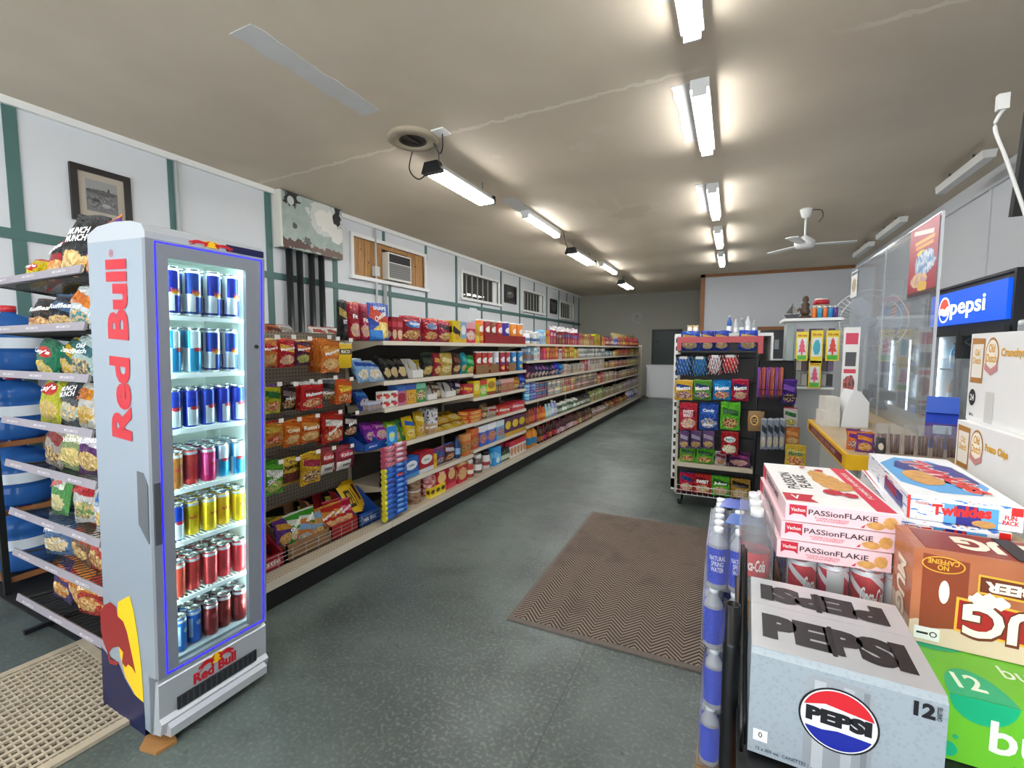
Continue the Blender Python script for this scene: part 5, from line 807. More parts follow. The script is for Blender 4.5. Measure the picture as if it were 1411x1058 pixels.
# wire-fronted deck with four cartons of candy
wf = empty('wire_fence', label='low red-dipped wire fence along the pegboard bay deck', cat='fence'); mb = MB(); xf = -2.45
for z in (DECK+.004, DECK+.03, DECK+.06, DECK+.085): mb.tube([(xf, 1.38, z), (xf, 2.68, z)], .0022, 5)
part('rail', mb, mat('b8b4ac', .35, .7), wf)
for i in range(14): part('upright_wire', MB().tube([(xf, 1.39+i*.099, DECK), (xf, 1.39+i*.099, DECK+.09)], .0022, 5), mat('b8b4ac', .35, .7), wf)
def carton(y0, y1, h, c, label, d=.33, inner_=None):
    o = link('candy_carton', unit('tray'), None, (xf-.01-d/2, (y0+y1)/2, DECK), (0, 0, math.pi/2), (y1-y0, d, h), [c]); return tag(o, label, 'carton', 'candy cartons on the deck')
redc = design('a81c22', [('rect', .5, .25, .8, .12, 'd85a50')], .5)
o = carton(1.40, 1.84, .21, redc, 'red open candy carton nearest the fridge'); link('lettering', on_surface('box', ('Nestle', .72, .22, .4, .14, .02, 0., 0.), .004), o, mats=[mat(W_, .5)])
carton(1.85, 2.19, .26, cardb, 'brown cardboard candy carton with torn red front'); carton(2.20, 2.45, .25, CARD['r'], 'dark red candy carton with gummy bags'); o = carton(2.46, 2.68, .24, CARD['bl'], 'blue candy carton with yellow packs'); link('lettering', on_surface('box', ('MR BIG', .5, .2, .6, .12, .02, 0., 0.), .004), o, mats=[mat(W_, .5)])
R = random.Random(11)
for i in range(9): product('candy_bar', 'box', (.12, .02, .10), (-2.50-.03*(i % 3)-.02, 1.46+.042*i, DECK+.04+.035*(i % 3)), math.pi/2+R.uniform(-.3, .3), design(('5a1820', '3a1418', '8a2028')[i % 3], [('rect', .5, .5, .6, .4, 'c8a8a0')], .35), 'dark red chocolate bar in the red carton, %s from the fridge' % ORD[i+1], 'chocolate bar', 'bars in the red carton', tilt=-1.2+R.uniform(-.2, .2))
for i, (y, c, c2, tx, wd) in enumerate(((1.90, '6a3a90', 'e0a83a', '', 'purple'), (1.98, '4aa83a', 'e8f0e0', 'Skittles', 'green'), (2.07, '3fa02a', 'e8f0e0', 'Skittles', 'lime green'), (2.02, 'd87a3a', '8ab8e0', '', 'orange and blue'), (2.13, '8fb8d8', 'd8a05a', '', 'pale blue'))): product('candy_bag', 'bag%d' % (i % 4), (.13, .05, .19), (-2.52+.02*(i > 2), y, DECK+.05+(.03 if i < 3 else -.01)), math.pi/2+R.uniform(-.2, .2), bagd(c, c2, ch=c2), '%s candy bag in the brown cardboard carton' % wd, SNK, 'bags in the brown carton', [T(tx, W_, .6, .8, .15, rot=.5)] if tx else (), tilt=-.3)
for i, (y, c, c2, tx, wd) in enumerate(((2.23, 'c8222a', 'e08a3a', 'Maynards', 'red gummy'), (2.31, 'd83a2a', 'f0b04a', 'Maynards', 'orange-red gummy'), (2.39, 'b81c3a', 'e86a8a', 'Maynards', 'pinkish red gummy'), (2.35, 'a81a24', 'd8506a', '', 'dark red gummy'))): product('candy_bag', 'bag%d' % (i % 4), (.15, .05, .20), (-2.50-.06*(i == 3), y, DECK+.04), math.pi/2+R.uniform(-.15, .15), bagd(c, c2, ch='f0a070'), '%s bag in the dark red carton' % wd, SNK, 'bags in the dark red carton', [T(tx, W_, .6, .8, .14, rot=.25)] if tx else (), tilt=-.4)
for i in range(4): product('candy_pack', 'bag%d' % i, (.11, .03, .24), (-2.52-.03*i, 2.50+.045*i, DECK+.10), math.pi/2+R.uniform(-.2, .2), design('e0b01c', [('rect', .5, .5, .5, .6, '3a2414')], .35, 0, .2), 'yellow chocolate pack leaning in the blue carton, %s from left' % ORD[i+1], 'chocolate pack', 'yellow packs in the blue carton', [T('M R\nB I G', 'f0c83a', .5, .35, .4)] if i < 2 else (), tilt=-.7)
for i in range(5): product('candy_bag', 'bag%d' % (i % 4), (.16, .05, .2), (-2.72, 1.5+.24*i, DECK+.06), math.pi/2, bagd('1f1c18', 'b8b03a', '2a2a20', ch='6a7a2a'), 'black and yellow candy bag at the back of the deck, %s from fridge' % ORD[i+1], SNK, 'black bags behind the cartons', tilt=-.2)
# clip strip of candy tubes at the corner of the first bay
cs = empty('clip_strip', label='hanging clip strip card at the near corner of the first bay', cat='display strip')
xc, yc = -2.375, 2.74
part('strip', B(xc-.004, xc-.001, yc-.012, yc+.012, .19, .86), mat('3a6ab0', .4), cs); hd = part('header_card', B(xc-.002, xc+.002, yc-.055, yc+.055, .74, .90), design('2a86d8', [('ell', .5, .5, .6, .5, '8ad8f0')], .4), cs); flat_text('M&M', 'lettering', hd, mat('f0e84a', .5), 0, 0, (xc+.0025, yc, .83), (0, 1, 0), (0, 0, 1), .06, .035)
tubm = MB().lathe([(.021, 0), (.021, .11)], 14).mesh('tube', (None,)); tubc = MB().lathe([(.0225, .105), (.0225, .13)], 14).mesh('cap', (None,))
for i in range(14):
    z = .735-i*.041; top = i < 4; dm = design('b8506a' if top else '1f4fb0', [('stripe', 7, .4, 'e0a0b0' if top else '3a7ad8', .3), ('rect', .5, .5, .4, .6, 'd8d0d8' if top else ('c83a2a' if i == 6 else '6aa0e0'))], .3)
    for s in (0, 1):
        o = link('candy_tube', tubm, None, (xc+.022, yc-.075+.15*0+.13*s-.06, z+.012*s), (-math.pi/2, 0, 0), mats=[dm]); o.rotation_euler = (-math.pi/2, 0, 0); o.scale = (1, 1, 1 if s else .95)
        if s == 0: o.rotation_euler = (math.pi/2, 0, 0); o.location.y += .125
        link('cap', tubc, o, mats=[mat('b8506a' if top else ('e0d83a' if s == 0 else '3a6ac8'), .35)])
        tag(o, '%s candy tube on clip strip, %s from the top, %s side' % ('pink' if top else 'blue', ORD[i+1], ('near', 'far')[s]), 'candy tube', 'candy tubes on the clip strip')
# ================================================================ ENTRANCE MAT
t = NT('chevron_mat'); oc = t.n('ShaderNodeTexCoord').outputs['Object']; sp = t.n('ShaderNodeSeparateXYZ'); t.l(oc, sp.inputs[0])
tri = t.mth('ABSOLUTE', t.mth('SUBTRACT', t.mth('FRACT', t.mth('DIVIDE', sp.outputs[0], .15)), .5))
st = t.mth('FRACT', t.mth('ADD', t.mth('DIVIDE', sp.outputs[1], .028), t.mth('MULTIPLY', tri, 6.0)))
nn = t.noise(oc, 130, 3); n2 = t.noise(oc, 4, 4, .5); c = t.mix(t.mth('LESS_THAN', st, .52), '8f8175', '3e3632'); c = t.mix(t.mth('MULTIPLY', t.ramp(nn, .4, .7), .35), c, '5d5148'); c = t.mix(t.mth('MULTIPLY', t.ramp(n2, .5, .7), .4), c, '4a4440')
t.col(c); t.prm(.95, spec=.1); t.bump(t.mth('ADD', t.mth('LESS_THAN', st, .52), nn), .5, .004)
em = empty('entrance_mat', (-.49, 3.09, 0), (0, 0, math.radians(1.2)), 'brown and grey chevron entrance mat lying in the aisle', 'mat')
part('pile', B(-.585, .585, -.885, .885, .003, .011), t.m, em); part('rubber_border', MB().box(-.61, .61, -.92, .92, 0, .003).box(-.61, .61, -.92, -.885, .003, .008).box(-.61, .61, .885, .92, .003, .008).box(-.61, -.585, -.885, .885, .003, .008).box(.585, .61, -.885, .885, .003, .008), mat('5f564e', .7, grain=.2, gs=30), em)
# ================================================================ FOREGROUND DISPLAY RACK AND WHAT IS STACKED ON IT
rk2 = empty('display_rack', label='black tube display rack carrying drink cartons in the foreground', cat='rack'); bl = mat('111214', .35, .3, name='black_tube')
for x, y, zt in ((.018, .99, .985), (.235, 1.93, .76), (1.25, .75, .76), (1.25, 1.95, .76)): part('post', MB().lathe([(.014, 0), (.014, zt), (.0115, zt), (.0115, zt-.05)], 14, cx=x, cy=y, cap=False), bl, rk2)
part('post_sleeve', MB().lathe([(.0165, .0), (.0165, .90), (.0145, .905)], 14, cx=.018, cy=.99, cap=False), bl, rk2)
part('shelf', MB().box(.03, 1.25, .80, 1.58, .755, .775).box(.22, 1.25, 1.58, 1.98, .755, .775), mat('17181a', .5), rk2); part('front_rail', MB().box(.03, 1.25, .775, .80, .735, .79), bl, rk2); part('lower_shelf', B(.03, 1.25, .82, 1.58, .40, .42), mat('17181a', .5), rk2)
for q, (yy, zz) in enumerate(((.97, 1.01), (1.0, .99))): part('side_wire', MB().tube([(.036+.006*q, .86+.02*q, .785), (.036+.006*q, .87+.02*q, .83), (.036+.006*q, yy+.13, zz+.03), (.036+.006*q, yy+.17, zz+.04), (.036+.006*q, yy+.19, zz), (.036+.006*q, 1.2, .785)], .004, 6), bl, rk2)
for i in range(3):
    tag(part('orange_carton', B(.10+.30*i, .37+.30*i, .86, 1.06, .421, .70), design('b8622a', [('rect', .5, .6, .7, .3, 'd8a04a')], .5)), 'orange-brown carton on the low rack shelf, %s from the aisle' % ORD[i+1], 'carton', 'orange cartons')
# --- silver cola twelve-pack
PX0, PY0, PW, PD, PB, PT = .047, .868, .262, .285, .785, .978
t = NT('silver_carton'); oc = t.n('ShaderNodeTexCoord').outputs['Object']; v = t.n('ShaderNodeTexVoronoi'); v.inputs['Scale'].default_value = 130; t.l(oc, v.inputs['Vector'])
t.col(t.mix(t.mth('MULTIPLY', t.ramp(v.outputs['Distance'], .2, .5), .3), '9aa6ae', 'b6c0c7')); t.prm(.35, .25); pep = t.m
psil = mat('c3c5c9', .3, .35, name='silver_top'); ink = mat('141318', .45, name='black_ink')
pk = empty('cola_twelve_pack', (PX0, PY0, PB), (0, 0, math.radians(-1.5)), 'silver twelve-can cola carton with round emblem on the front rack', 'carton'); hh = PT-PB
part('carton', MB().prism([(0, 0), (PD, 0), (PD, hh-.012), (PD-.008, hh), (.008, hh), (0, hh-.010)], 0, PW, 'x'), pep, pk)
part('top_flap', B(.001, PW-.001, .006, PD*.56, hh, hh+.0012), psil, pk); part('top_flap', B(.001, PW-.001, PD*.565, PD-.006, hh, hh+.0008), psil, pk)
part('hand_slot', MB().prism([(PW*.47, PD*.12), (PW*.495, PD*.12), (PW*.505, PD*.45), (PW*.48, PD*.45)], hh+.0015, hh+.0025, 'z').prism([(PW*.44, PD*.62), (PW*.475, PD*.62), (PW*.48, PD*.88), (PW*.45, PD*.88)], hh+.0015, hh+.0025, 'z'), mat('08080a', .6), pk)
flat_text('PEPSI', 'lettering', pk, ink, 2, 0, (PW*.49, PD*.29, hh+.0018), (1, 0, 0), (0, 1, 0), PW*.84, PD*.30, .075)
flat_text('PEPSI', 'lettering', pk, ink, 2, 0, (PW*.48, PD*.76, hh+.0018), (-1, 0, 0), (0, -1, 0), PW*.82, PD*.24, .075)
# printed can and round emblem on the front
cm = design('aeb4ba', [('rect', .25, .5, .16, 1, 'e0e4e8'), ('rect', .8, .5, .10, 1, '868c94'), ('rect', .6, .5, .08, 1, 'd4d8dc'), ('rect', .5, .96, 1, .05, '7a8088')], .3, .4)
cx, cz = PW*.49, hh*.40
cp = part('printed_can', MB().prism([(cx-.040, .004), (cx+.040, .004), (cx+.046, .016), (cx+.046, hh*.82), (cx+.036, hh*.90), (cx-.036, hh*.90), (cx-.046, hh*.82), (cx-.046, .016)], -.0008, 0, 'y'), mat('a9afb5', .3, .4), pk)
for a_, b_, c_ in ((-.034, -.018, 'c3c8cd'), (.006, .02, 'bcc1c6'), (.032, .040, '8c9299')): part('can_highlight_print', B(cx+a_, cx+b_, -.0011, -.0008, .01, hh*.86), mat(c_, .3, .3), cp)
def disc(r, x, z, y, n=40, f=None): return [(x+r*math.cos(2*math.pi*i/n), y, z+r*math.sin(2*math.pi*i/n)) for i in range(n)]
er = .052; ez = hh*.55
part_ = poly('emblem_ring', pk, ink, disc(er+.003, cx, ez, -.0014)); poly('emblem_disc', pk, mat('dfe2e6', .35), disc(er, cx, ez, -.0017))
seg = lambda a0, a1, n=20: [(cx+er*.96*math.cos(a0+(a1-a0)*i/n), -.0020, ez+er*.96*math.sin(a0+(a1-a0)*i/n)) for i in range(n+1)]
poly('emblem_red', pk, mat('c8202a', .4), seg(.30, math.pi-.30)+[(cx-er*.35, -.002, ez+er*.46), (cx+er*.35, -.002, ez+er*.36)]); poly('emblem_blue', pk, mat('16248f', .4), seg(math.pi+.42, 2*math.pi-.42)+[(cx+er*.4, -.002, ez-er*.36), (cx, -.002, ez-er*.34), (cx-er*.4, -.002, ez-er*.42)])
flat_text('PEPSI', 'lettering', pk, ink, 1, 0, (cx, -.0026, ez+.002), (1, 0, 0), (0, 0, 1), er*1.72, .026, .07)
flat_text('12', 'lettering', pk, ink, 1, 0, (PW*.895, -.001, hh*.86), (1, 0, 0), (0, 0, 1), .026, .024, .05); flat_text('CANETTES', 'lettering', pk, ink, 1, 0, (PW*.962, -.001, hh*.86), (0, 0, 1), (-1, 0, 0), .022, .006, .02)
flat_text('12 x 355 mL  CANETTES | CANS', 'lettering', pk, mat('26324a', .5), 1, 0, (PW*.24, -.001, .010), (1, 0, 0), (0, 0, 1), .10, .008, .01)
nb = part('nutrition_mark', B(.008, .030, -.001, 0, .025, .045), mat('e6e9ec', .5), pk); flat_text('0', 'lettering', nb, ink, 1, 0, (.019, -.0015, .037), (1, 0, 0), (0, 0, 1), .006, .010, .01)
# --- green sparkling water twelve-pack
gk = empty('sparkling_water_pack', (.352, 1.012, .777), (0, 0, 0), 'lime green sparkling water carton right of the silver cola carton', 'carton'); gw, gd, gh = .30, .20, .123
gm_ = mat('6cc22e', .4, name='lime_print'); te = mat('16b07a', .4); gw_ = mat('e8f6e0', .4)
part('carton', B(0, gw, 0, gd, 0, gh), gm_, gk)
for nm, cxx, czz, r in (('dot_print', .055, gh, .045), ('dot_print', .012, .020, .014), ('dot_print', .022, .045, .004)):
    poly(nm, gk, te, [(cxx+r*math.cos(math.pi+math.pi*i/16 if czz == gh else 2*math.pi*i/17), -.0006, czz+r*math.sin(math.pi+math.pi*i/16 if czz == gh else 2*math.pi*i/17)) for i in range(17)])
poly('dot_print', gk, te, [(.055+.045*math.cos(math.pi*i/16), .085*math.sin(math.pi*i/16), gh+.0006) for i in range(17)]); poly('dot_print', gk, te, [(.03+.05*math.cos(2*math.pi*i/20), .16+.025*math.sin(2*math.pi*i/20), gh+.0006) for i in range(20)])
flat_text('12', 'lettering', gk, gw_, 2, 0, (.05, .045, gh+.001), (1, 0, 0), (0, 1, 0), .04, .045, .02); flat_text('bubly', 'lettering', gk, gw_, 1, 0, (.15, -.001, .055), (1, 0, 0), (0, 0, 1), .17, .075, .02)
flat_text('sans calories', 'lettering', gk, mat('2a7a2c', .4), 1, 0, (.15, -.001, .112), (1, 0, 0), (0, 0, 1), .09, .008, .0); flat_text("boisson gazeuse\nd'eau", 'lettering', gk, mat('2a7a2c', .4), 1, 0, (.14, -.001, .012), (1, 0, 0), (0, 0, 1), .085, .018, .0)
flat_text('bubly', 'lettering', gk, gw_, 2, 0, (.16, .10, gh+.001), (1, 0, 0), (0, 1, 0), .09, .05, .01); part('end_print', B(-.0008, 0, .01, gd-.01, .01, gh-.01), mat('2f8f22', .4), gk)
# --- brown root beer pack standing upside down on it
mp0 = atz(1251, 880, .902); MX, MY = mp0.x, mp0.y
mk = empty('root_beer_pack', (MX, MY, .902), (0, 0, math.radians(-2)), 'brown root beer carton standing upside down on the green carton', 'carton'); mw, md, mh = .27, .135, .196
t = NT('root_beer_print'); oc = t.n('ShaderNodeTexCoord').outputs['Object']; sp = t.n('ShaderNodeSeparateXYZ'); t.l(oc, sp.inputs[0]); n1 = t.noise(oc, 14, 3, .5)
foam = t.mth('LESS_THAN', sp.outputs[2], t.mth('ADD', .022, t.mth('MULTIPLY', n1, .045))); c = t.mix(t.noise(oc, 9, 3, .6), '9a4a24', 'c9825a'); c = t.mix(foam, c, 'd8bfa6'); t.col(c); t.prm(.35, 0, .2)
part('carton', B(0, mw, 0, md, 0, mh), t.m, mk); ft = mat('dcc8b4', .45); gold = mat('e8b03a', .35); rdm = mat('a81a1c', .4); cr = mat('f4ead2', .4); br = mat('6a2c14', .4)
gpan = poly('glass_print', mk, mat('8a3c1c', .4), [(.015, -.0006, .03), (.085, -.0006, .045), (.085, -.0006, mh-.015), (.015, -.0006, mh-.008)])
poly('badge_print', mk, mat('8a3a12', .35), [(.046+.031*math.cos(2*math.pi*i/24), -.001, mh*.86+.015*math.sin(2*math.pi*i/24)) for i in range(24)]); poly('badge_ring', mk, gold, [(.046+.033*math.cos(2*math.pi*i/24), -.0008, mh*.86+.017*math.sin(2*math.pi*i/24)) for i in range(24)])
flat_text('NO\nCAFFEINE', 'lettering', mk, gold, 1, 0, (.046, -.0014, mh*.86), (-1, 0, 0), (0, 0, -1), .048, .022, .02)
poly('logo_panel', mk, gold, [(.068, -.0010, mh*.20), (.069, -.0010, mh*.56), (.30-.03, -.0010, mh*.50), (.27, -.0010, mh*.16)]); poly('logo_panel', mk, rdm, [(.072, -.0013, mh*.225), (.073, -.0013, mh*.535), (.27, -.0013, mh*.475), (.27, -.0013, mh*.185)])
flat_text('MUG', 'lettering', mk, br, 1, 0, (.175, -.0016, mh*.345), (-1, 0, 0), (0, 0, -1), .196, .078, .06); flat_text('MUG', 'lettering', mk, cr, 1, 0, (.174, -.0020, mh*.35), (-1, 0, 0), (0, 0, -1), .190, .068, .03)
poly('banner_print', mk, gold, [(.098, -.0015, mh*.635), (.098, -.0015, mh*.83), (.27, -.0015, mh*.80), (.27, -.0015, mh*.60)]); poly('banner_print', mk, br, [(.101, -.0017, mh*.655), (.101, -.0017, mh*.81), (.27, -.0017, mh*.78), (.27, -.0017, mh*.625)])
flat_text('ROOT BEER', 'lettering', mk, cr, 1, 0, (.188, -.0021, mh*.72), (-1, 0, 0), (0, 0, -1), .160, .021, .05)
poly('foam_print', mk, cr, [(.115+.030*math.cos(2*math.pi*i/20), -.0024, mh*.57+.014*math.sin(2*math.pi*i/20)*(1+.4*math.sin(3*i))) for i in range(20)]); poly('foam_print', mk, cr, [(.050+.008*math.cos(2*math.pi*i/16), -.0010, mh*.58+.024*math.sin(2*math.pi*i/16)) for i in range(16)])
lb = part('recycling_mark', B(.008, .048, -.0012, 0, .008, .034), mat('e8e6e2', .5), mk); poly('ring_print', lb, ink, [(.038+.006*math.cos(2*math.pi*i/16), -.0016, .021+.006*math.sin(2*math.pi*i/16)) for i in range(16)]); poly('ring_print', lb, mat('e8e6e2', .5), [(.038+.004*math.cos(2*math.pi*i/16), -.0019, .021+.004*math.sin(2*math.pi*i/16)) for i in range(16)]); part('bar_print', B(.012, .030, -.0018, -.0012, .019, .023), ink, lb)
part('top_print', B(.02, mw, .01, md-.01, mh, mh+.0008), mat('8a3020', .4), mk); flat_text('MUG', 'lettering', mk, cr, 2, 0, (.16, md*.5, mh+.0015), (-1, 0, 0), (0, -1, 0), .16, .075, .05); part('hand_slot', B(.155, .185, .008, md-.01, mh+.0016, mh+.003), mat('0c0a0a', .5), mk)
flat_text('MUG', 'lettering', mk, cr, 0, 0, (-.001, md*.5, mh*.45), (0, 0, -1), (0, -1, 0), .12, .06, .04)
# --- flaky pastry boxes on a case of cola cans
fx0, fy0, fw_, fd_, fh_ = .132, 1.297, .232, .425, .046; frot = math.radians(3.5)
t = NT('pastry_box'); t.prm(.4); oc = t.n('ShaderNodeTexCoord').outputs['Object']; nn = t.n('ShaderNodeNewGeometry'); t.col('e9c6cb'); pinkm = t.m
wtop = mat('efeeec', .4); redp = mat('c01f36', .4); redb = mat('d8304a', .4); past = mat('cf9a55', .5, grain=.45, gs=55, name='pastry_print'); dk_ = mat('3a2a30', .45)
def blobpoly(cx, cy, rx, ry, n=18, k=.12, s=0): R = random.Random(s); return [(cx+rx*(1+R.uniform(-k, k))*math.cos(2*math.pi*i/n), cy+ry*(1+R.uniform(-k, k))*math.sin(2*math.pi*i/n)) for i in range(n)]
for i in range(3):
    z0 = .981+fh_*(2-i); o = empty('pastry_box', (fx0-.008*i, fy0-.006*i, z0), (0, 0, frot), ('top', 'middle', 'bottom')[i]+' pink and white pastry box in the stack of three', 'box', 'pastry boxes')
    part('carton', B(0, fw_, 0, fd_, 0, fh_-.0015), pinkm, o)
    flat_text('PASSi\u2665nFLAKiE'.replace('\u2665', 'o'), 'lettering', o, dk_, 1, 0, (fw_*.51, -.0008, fh_*.60), (1, 0, 0), (0, 0, 1), fw_*.60, .013, .015)
    flat_text('POMME-FRAMBOISE\nAPPLE-RASPBERRY', 'lettering', o, redp, 1, 0, (fw_*.42, -.0008, fh_*.25), (1, 0, 0), (0, 0, 1), fw_*.30, .010, .0)
    poly('ribbon_print', o, redp, [(.008, -.0008, fh_*.92), (.045, -.0008, fh_*.92), (.045, -.0008, fh_*.28), (.036, -.0008, fh_*.42), (.017, -.0008, fh_*.42), (.008, -.0008, fh_*.28)]); flat_text('Vachon', 'lettering', o, mat(W_, .5), 1, 0, (.0265, -.0013, fh_*.66), (1, 0, 0), (0, 0, 1), .030, .009, .01)
    for q, (a_, b_, rx, rz) in enumerate(((.185, .012, .018, .009), (.212, .022, .013, .015))): poly('pastry_print', o, past, [(x, -.0009-.0003*q, z) for x, z in blobpoly(a_, b_, rx, rz, s=q)])
    poly('apple_print', o, redp, [(.155, -.0009, .004), (.165, -.0009, .013), (.162, -.0009, .004)]); poly('end_band', o, redb, [(-.0008, .01, .004), (-.0008, .09, .004), (-.0008, .09, fh_-.006), (-.0008, .01, fh_-.006)] if False else [(-.0008, fd_-.07, .004), (-.0008, fd_-.01, .004), (-.0008, fd_-.01, fh_-.006), (-.0008, fd_-.07, fh_-.006)])
    flat_text('PASSION FLAKIE', 'lettering', o, dk_, 0, 0, (-.0009, fd_*.52, fh_*.55), (0, -1, 0), (0, 0, 1), fd_*.5, .018, .01)
    if i == 0:
        part('lid', B(.0005, fw_-.0005, .0005, fd_-.0005, fh_-.0015, fh_), wtop, o); zt = fh_+.0008
        flat_text('PASSION\nFLAKIE', 'lettering', o, dk_, 2, 0, (fw_*.245, fd_*.52, zt), (0, 1, 0), (-1, 0, 0), fd_*.42, fw_*.27, .015)
        poly('stripe_print', o, redb, [(fw_*.80, .0, zt), (fw_*.97, 0, zt), (fw_*.97, fd_, zt), (fw_*.80, fd_, zt)]); flat_text('POMME-FRAMBOISE', 'lettering', o, mat(W_, .5), 2, 0, (fw_*.885, fd_*.55, zt+.0006), (0, 1, 0), (-1, 0, 0), fd_*.62, .012, .01)
        for q, (a_, b_, rx, ry) in enumerate(((.60, .62, .15, .16), (.66, .50, .16, .15), (.56, .74, .10, .12))): poly('pastry_print', o, past, [(x*fw_, y*fd_, zt+.0004*(q+1)) for x, y in blobpoly(a_, b_, rx, ry, s=q+5)])
        for q, (a_, b_, rx, ry) in enumerate(((.55, .30, .10, .06), (.70, .26, .07, .05), (.62, .86, .05, .03), (.45, .92, .04, .02))): poly('berry_print', o, redp, [(x*fw_, y*fd_, zt+.0018+.0004*q) for x, y in blobpoly(a_, b_, rx, ry, s=q+9)])
        poly('ribbon_print', o, redp, [(.004, .02, zt), (.075, .02, zt), (.063, .05, zt), (.075, .085, zt), (.004, .085, zt)]); flat_text('V', 'lettering', o, mat(W_, .5), 2, 0, (.03, .052, zt+.0006), (1, 0, 0), (0, 1, 0), .02, .035, .02)
colar = design('b8202c', [('stripe', 3, .28, 'd8dade', .6), ('rect', .08, .5, .2, .8, 'c8ccd0'), ('rect', .5, .95, 1, .08, 'c8ccd0')], .3, .2)
cc_ = empty('cola_can_case', (.14, 1.29, .858), (0, 0, 0), 'shrink-wrapped case of red cola cans under the pastry boxes', 'drink case')
for r_ in range(2):
    for q in range(4):
        o = product('can', 'can', (.066, .066, .122), (.034+.067*q, .034+.067*r_, 0), (.9, 2.6, .3, 1.7)[q], colar, parent=cc_, lid=canlid, texts=[('Coca-Cola', .5, .5, .85, .34, 'f0eeee', .02, .25, 0.)] if r_ == 0 else ())
for q in range(4):
    for r_ in range(2): product('can', 'can', (.066, .066, .122), (.034+.067*q, .034+.067*(r_+2), 0), 1., colar, parent=cc_)
wrap = glass('ffffff', .93, .05, .12, 'shrink_wrap'); part('shrink_wrap', B(.0, .27, -.002, .27, .0, .1215), wrap, cc_)
tag(part('cardboard_flat', B(.138, .43, 1.27, 1.575, .776, .857), cardb), 'brown cardboard flat under the cola can case', 'carton')
cb = empty('cola_bottle_pack', (.035, 1.285, .858), (0, 0, 0), 'shrink-wrapped pack of cola bottles left of the pastry boxes', 'drink case')
bot = MB().lathe([(.028, 0), (.034, .01), (.034, .05), (.031, .06), (.034, .12), (.031, .15), (.018, .185), (.0135, .20), (.0135, .215)], 16).mesh('bottle', (None,)); bcap = MB().lathe([(.016, .208), (.016, .228)], 14).mesh('cap', (None,)); blab = MB().lathe([(.0345, .055), (.0345, .118)], 16, cap=False).mesh('label', (None,))
cola = mat('240b08', .12, name='cola_liquid'); clearb = glass('ffffff', .9, .06, .05, 'clear_bottle')
for a_ in range(1):
    for b_ in range(3):
        o = link('bottle', bot, cb, (.036, .036+.07*b_, 0), mats=[clearb]); link('label', blab, o, mats=[mat('c01c28', .35)]); link('cap', bcap, o, mats=[mat('d8dadc', .4)]); link('lettering', on_surface('cyl', ('Coca-Cola', .5, .5, .8, .5, .02, .25, 0.), .0), o, loc=(0, 0, .055), scale=(.0705, .0705, .063), rot=(0, 0, -.15), mats=[mat('f2f0ee', .4)])
part('shrink_wrap', B(.0, .074, -.002, .215, .0, .20), glass('ffffff', .90, .12, .15, 'shrink_wrap'), cb)
tag(part('cardboard_flat', B(.035, .12, 1.27, 1.52, .776, .857), cardb), 'small brown cardboard flat under the cola bottles', 'carton')
# --- water bottle cases
wb = MB().lathe([(.028, 0), (.032, .008), (.032, .055), (.0305, .06), (.032, .065), (.032, .135), (.028, .155), (.014, .180), (.0125, .195)], 14).mesh('bottle', (None,)); wc = MB().lathe([(.0155, .188), (.0155, .205)], 12).mesh('cap', (None,)); wlb = MB().lathe([(.0328, .02), (.0328, .142)], 14, cap=False).mesh('label', (None,))
bluew = mat('1a3fc8', .3, name='blue_label'); wbm = glass('e8f4ff', .85, .4, .06, 'water_bottle_plastic'); capw = mat('e4e8ec', .4)
tag(part('wooden_pallet', MB().box(-.07, .21, 1.60, 2.06, .04, .06).box(-.07, -.01, 1.6, 2.06, 0, .04).box(.15, .21, 1.6, 2.06, 0, .04), mat('8a6a45', .7, grain=.2, gs=12)), 'low wooden pallet under the water bottle cases', 'pallet')
lay = ['bottom', 'second', 'third', 'top']
for L_ in range(4):
    o = empty('water_case', (-.062+.006*(L_ % 2), 1.61, .06+.212*L_), (0, 0, math.radians((0, -2, 1.5, 0)[L_])), '%s shrink-wrapped case of blue-label spring water bottles in the stack' % lay[L_], 'drink case', 'spring water cases')
    for a_ in range(4):
        for b_ in range(6):
            if L_ < 3 and 0 < a_ < 3 and 0 < b_ < 5: continue
            if L_ < 3 and a_ == 3 and b_ > 0: continue
            b = link('bottle', wb, o, (.033+.0655*a_, .033+.0655*b_, 0), mats=[wbm]); link('label', wlb, b, mats=[bluew]); link('cap', wc, b, mats=[capw])
            if b_ == 0 and L_ == 3: link('lettering', on_surface('cyl', ('NATURAL\nSPRING\nWATER', .5, .5, .8, .55, .01, 0., 0.), .0), b, loc=(0, 0, .04), scale=(.0668, .0668, .10), mats=[mat('e8eef4', .4)])
    sw = MB()   # shrink film hugging the bottles: a scalloped skirt and a lower top
    out = [(-.003, -.003), (.262, -.003), (.262, .396), (-.003, .396)]
    sw.prism(out, .002, .150, 'z'); film = part('shrink_wrap', sw, glass('ffffff', .93, .08, .3, 'shrink_wrap'), o)
    if L_ == 3:
        for (x0, x1, y0, y1) in ((.05, .255, .08, .19), (.03, .25, .25, .37)): part('film_print', MB().prism([(x0, y0), (x1, y0+.01), (x1, y1), (x0+.02, y1)], .2062, .2078, 'z'), design('2f62c8', [('ell', .5, .5, .6, .5, 'c8d8f0')], .2), film)
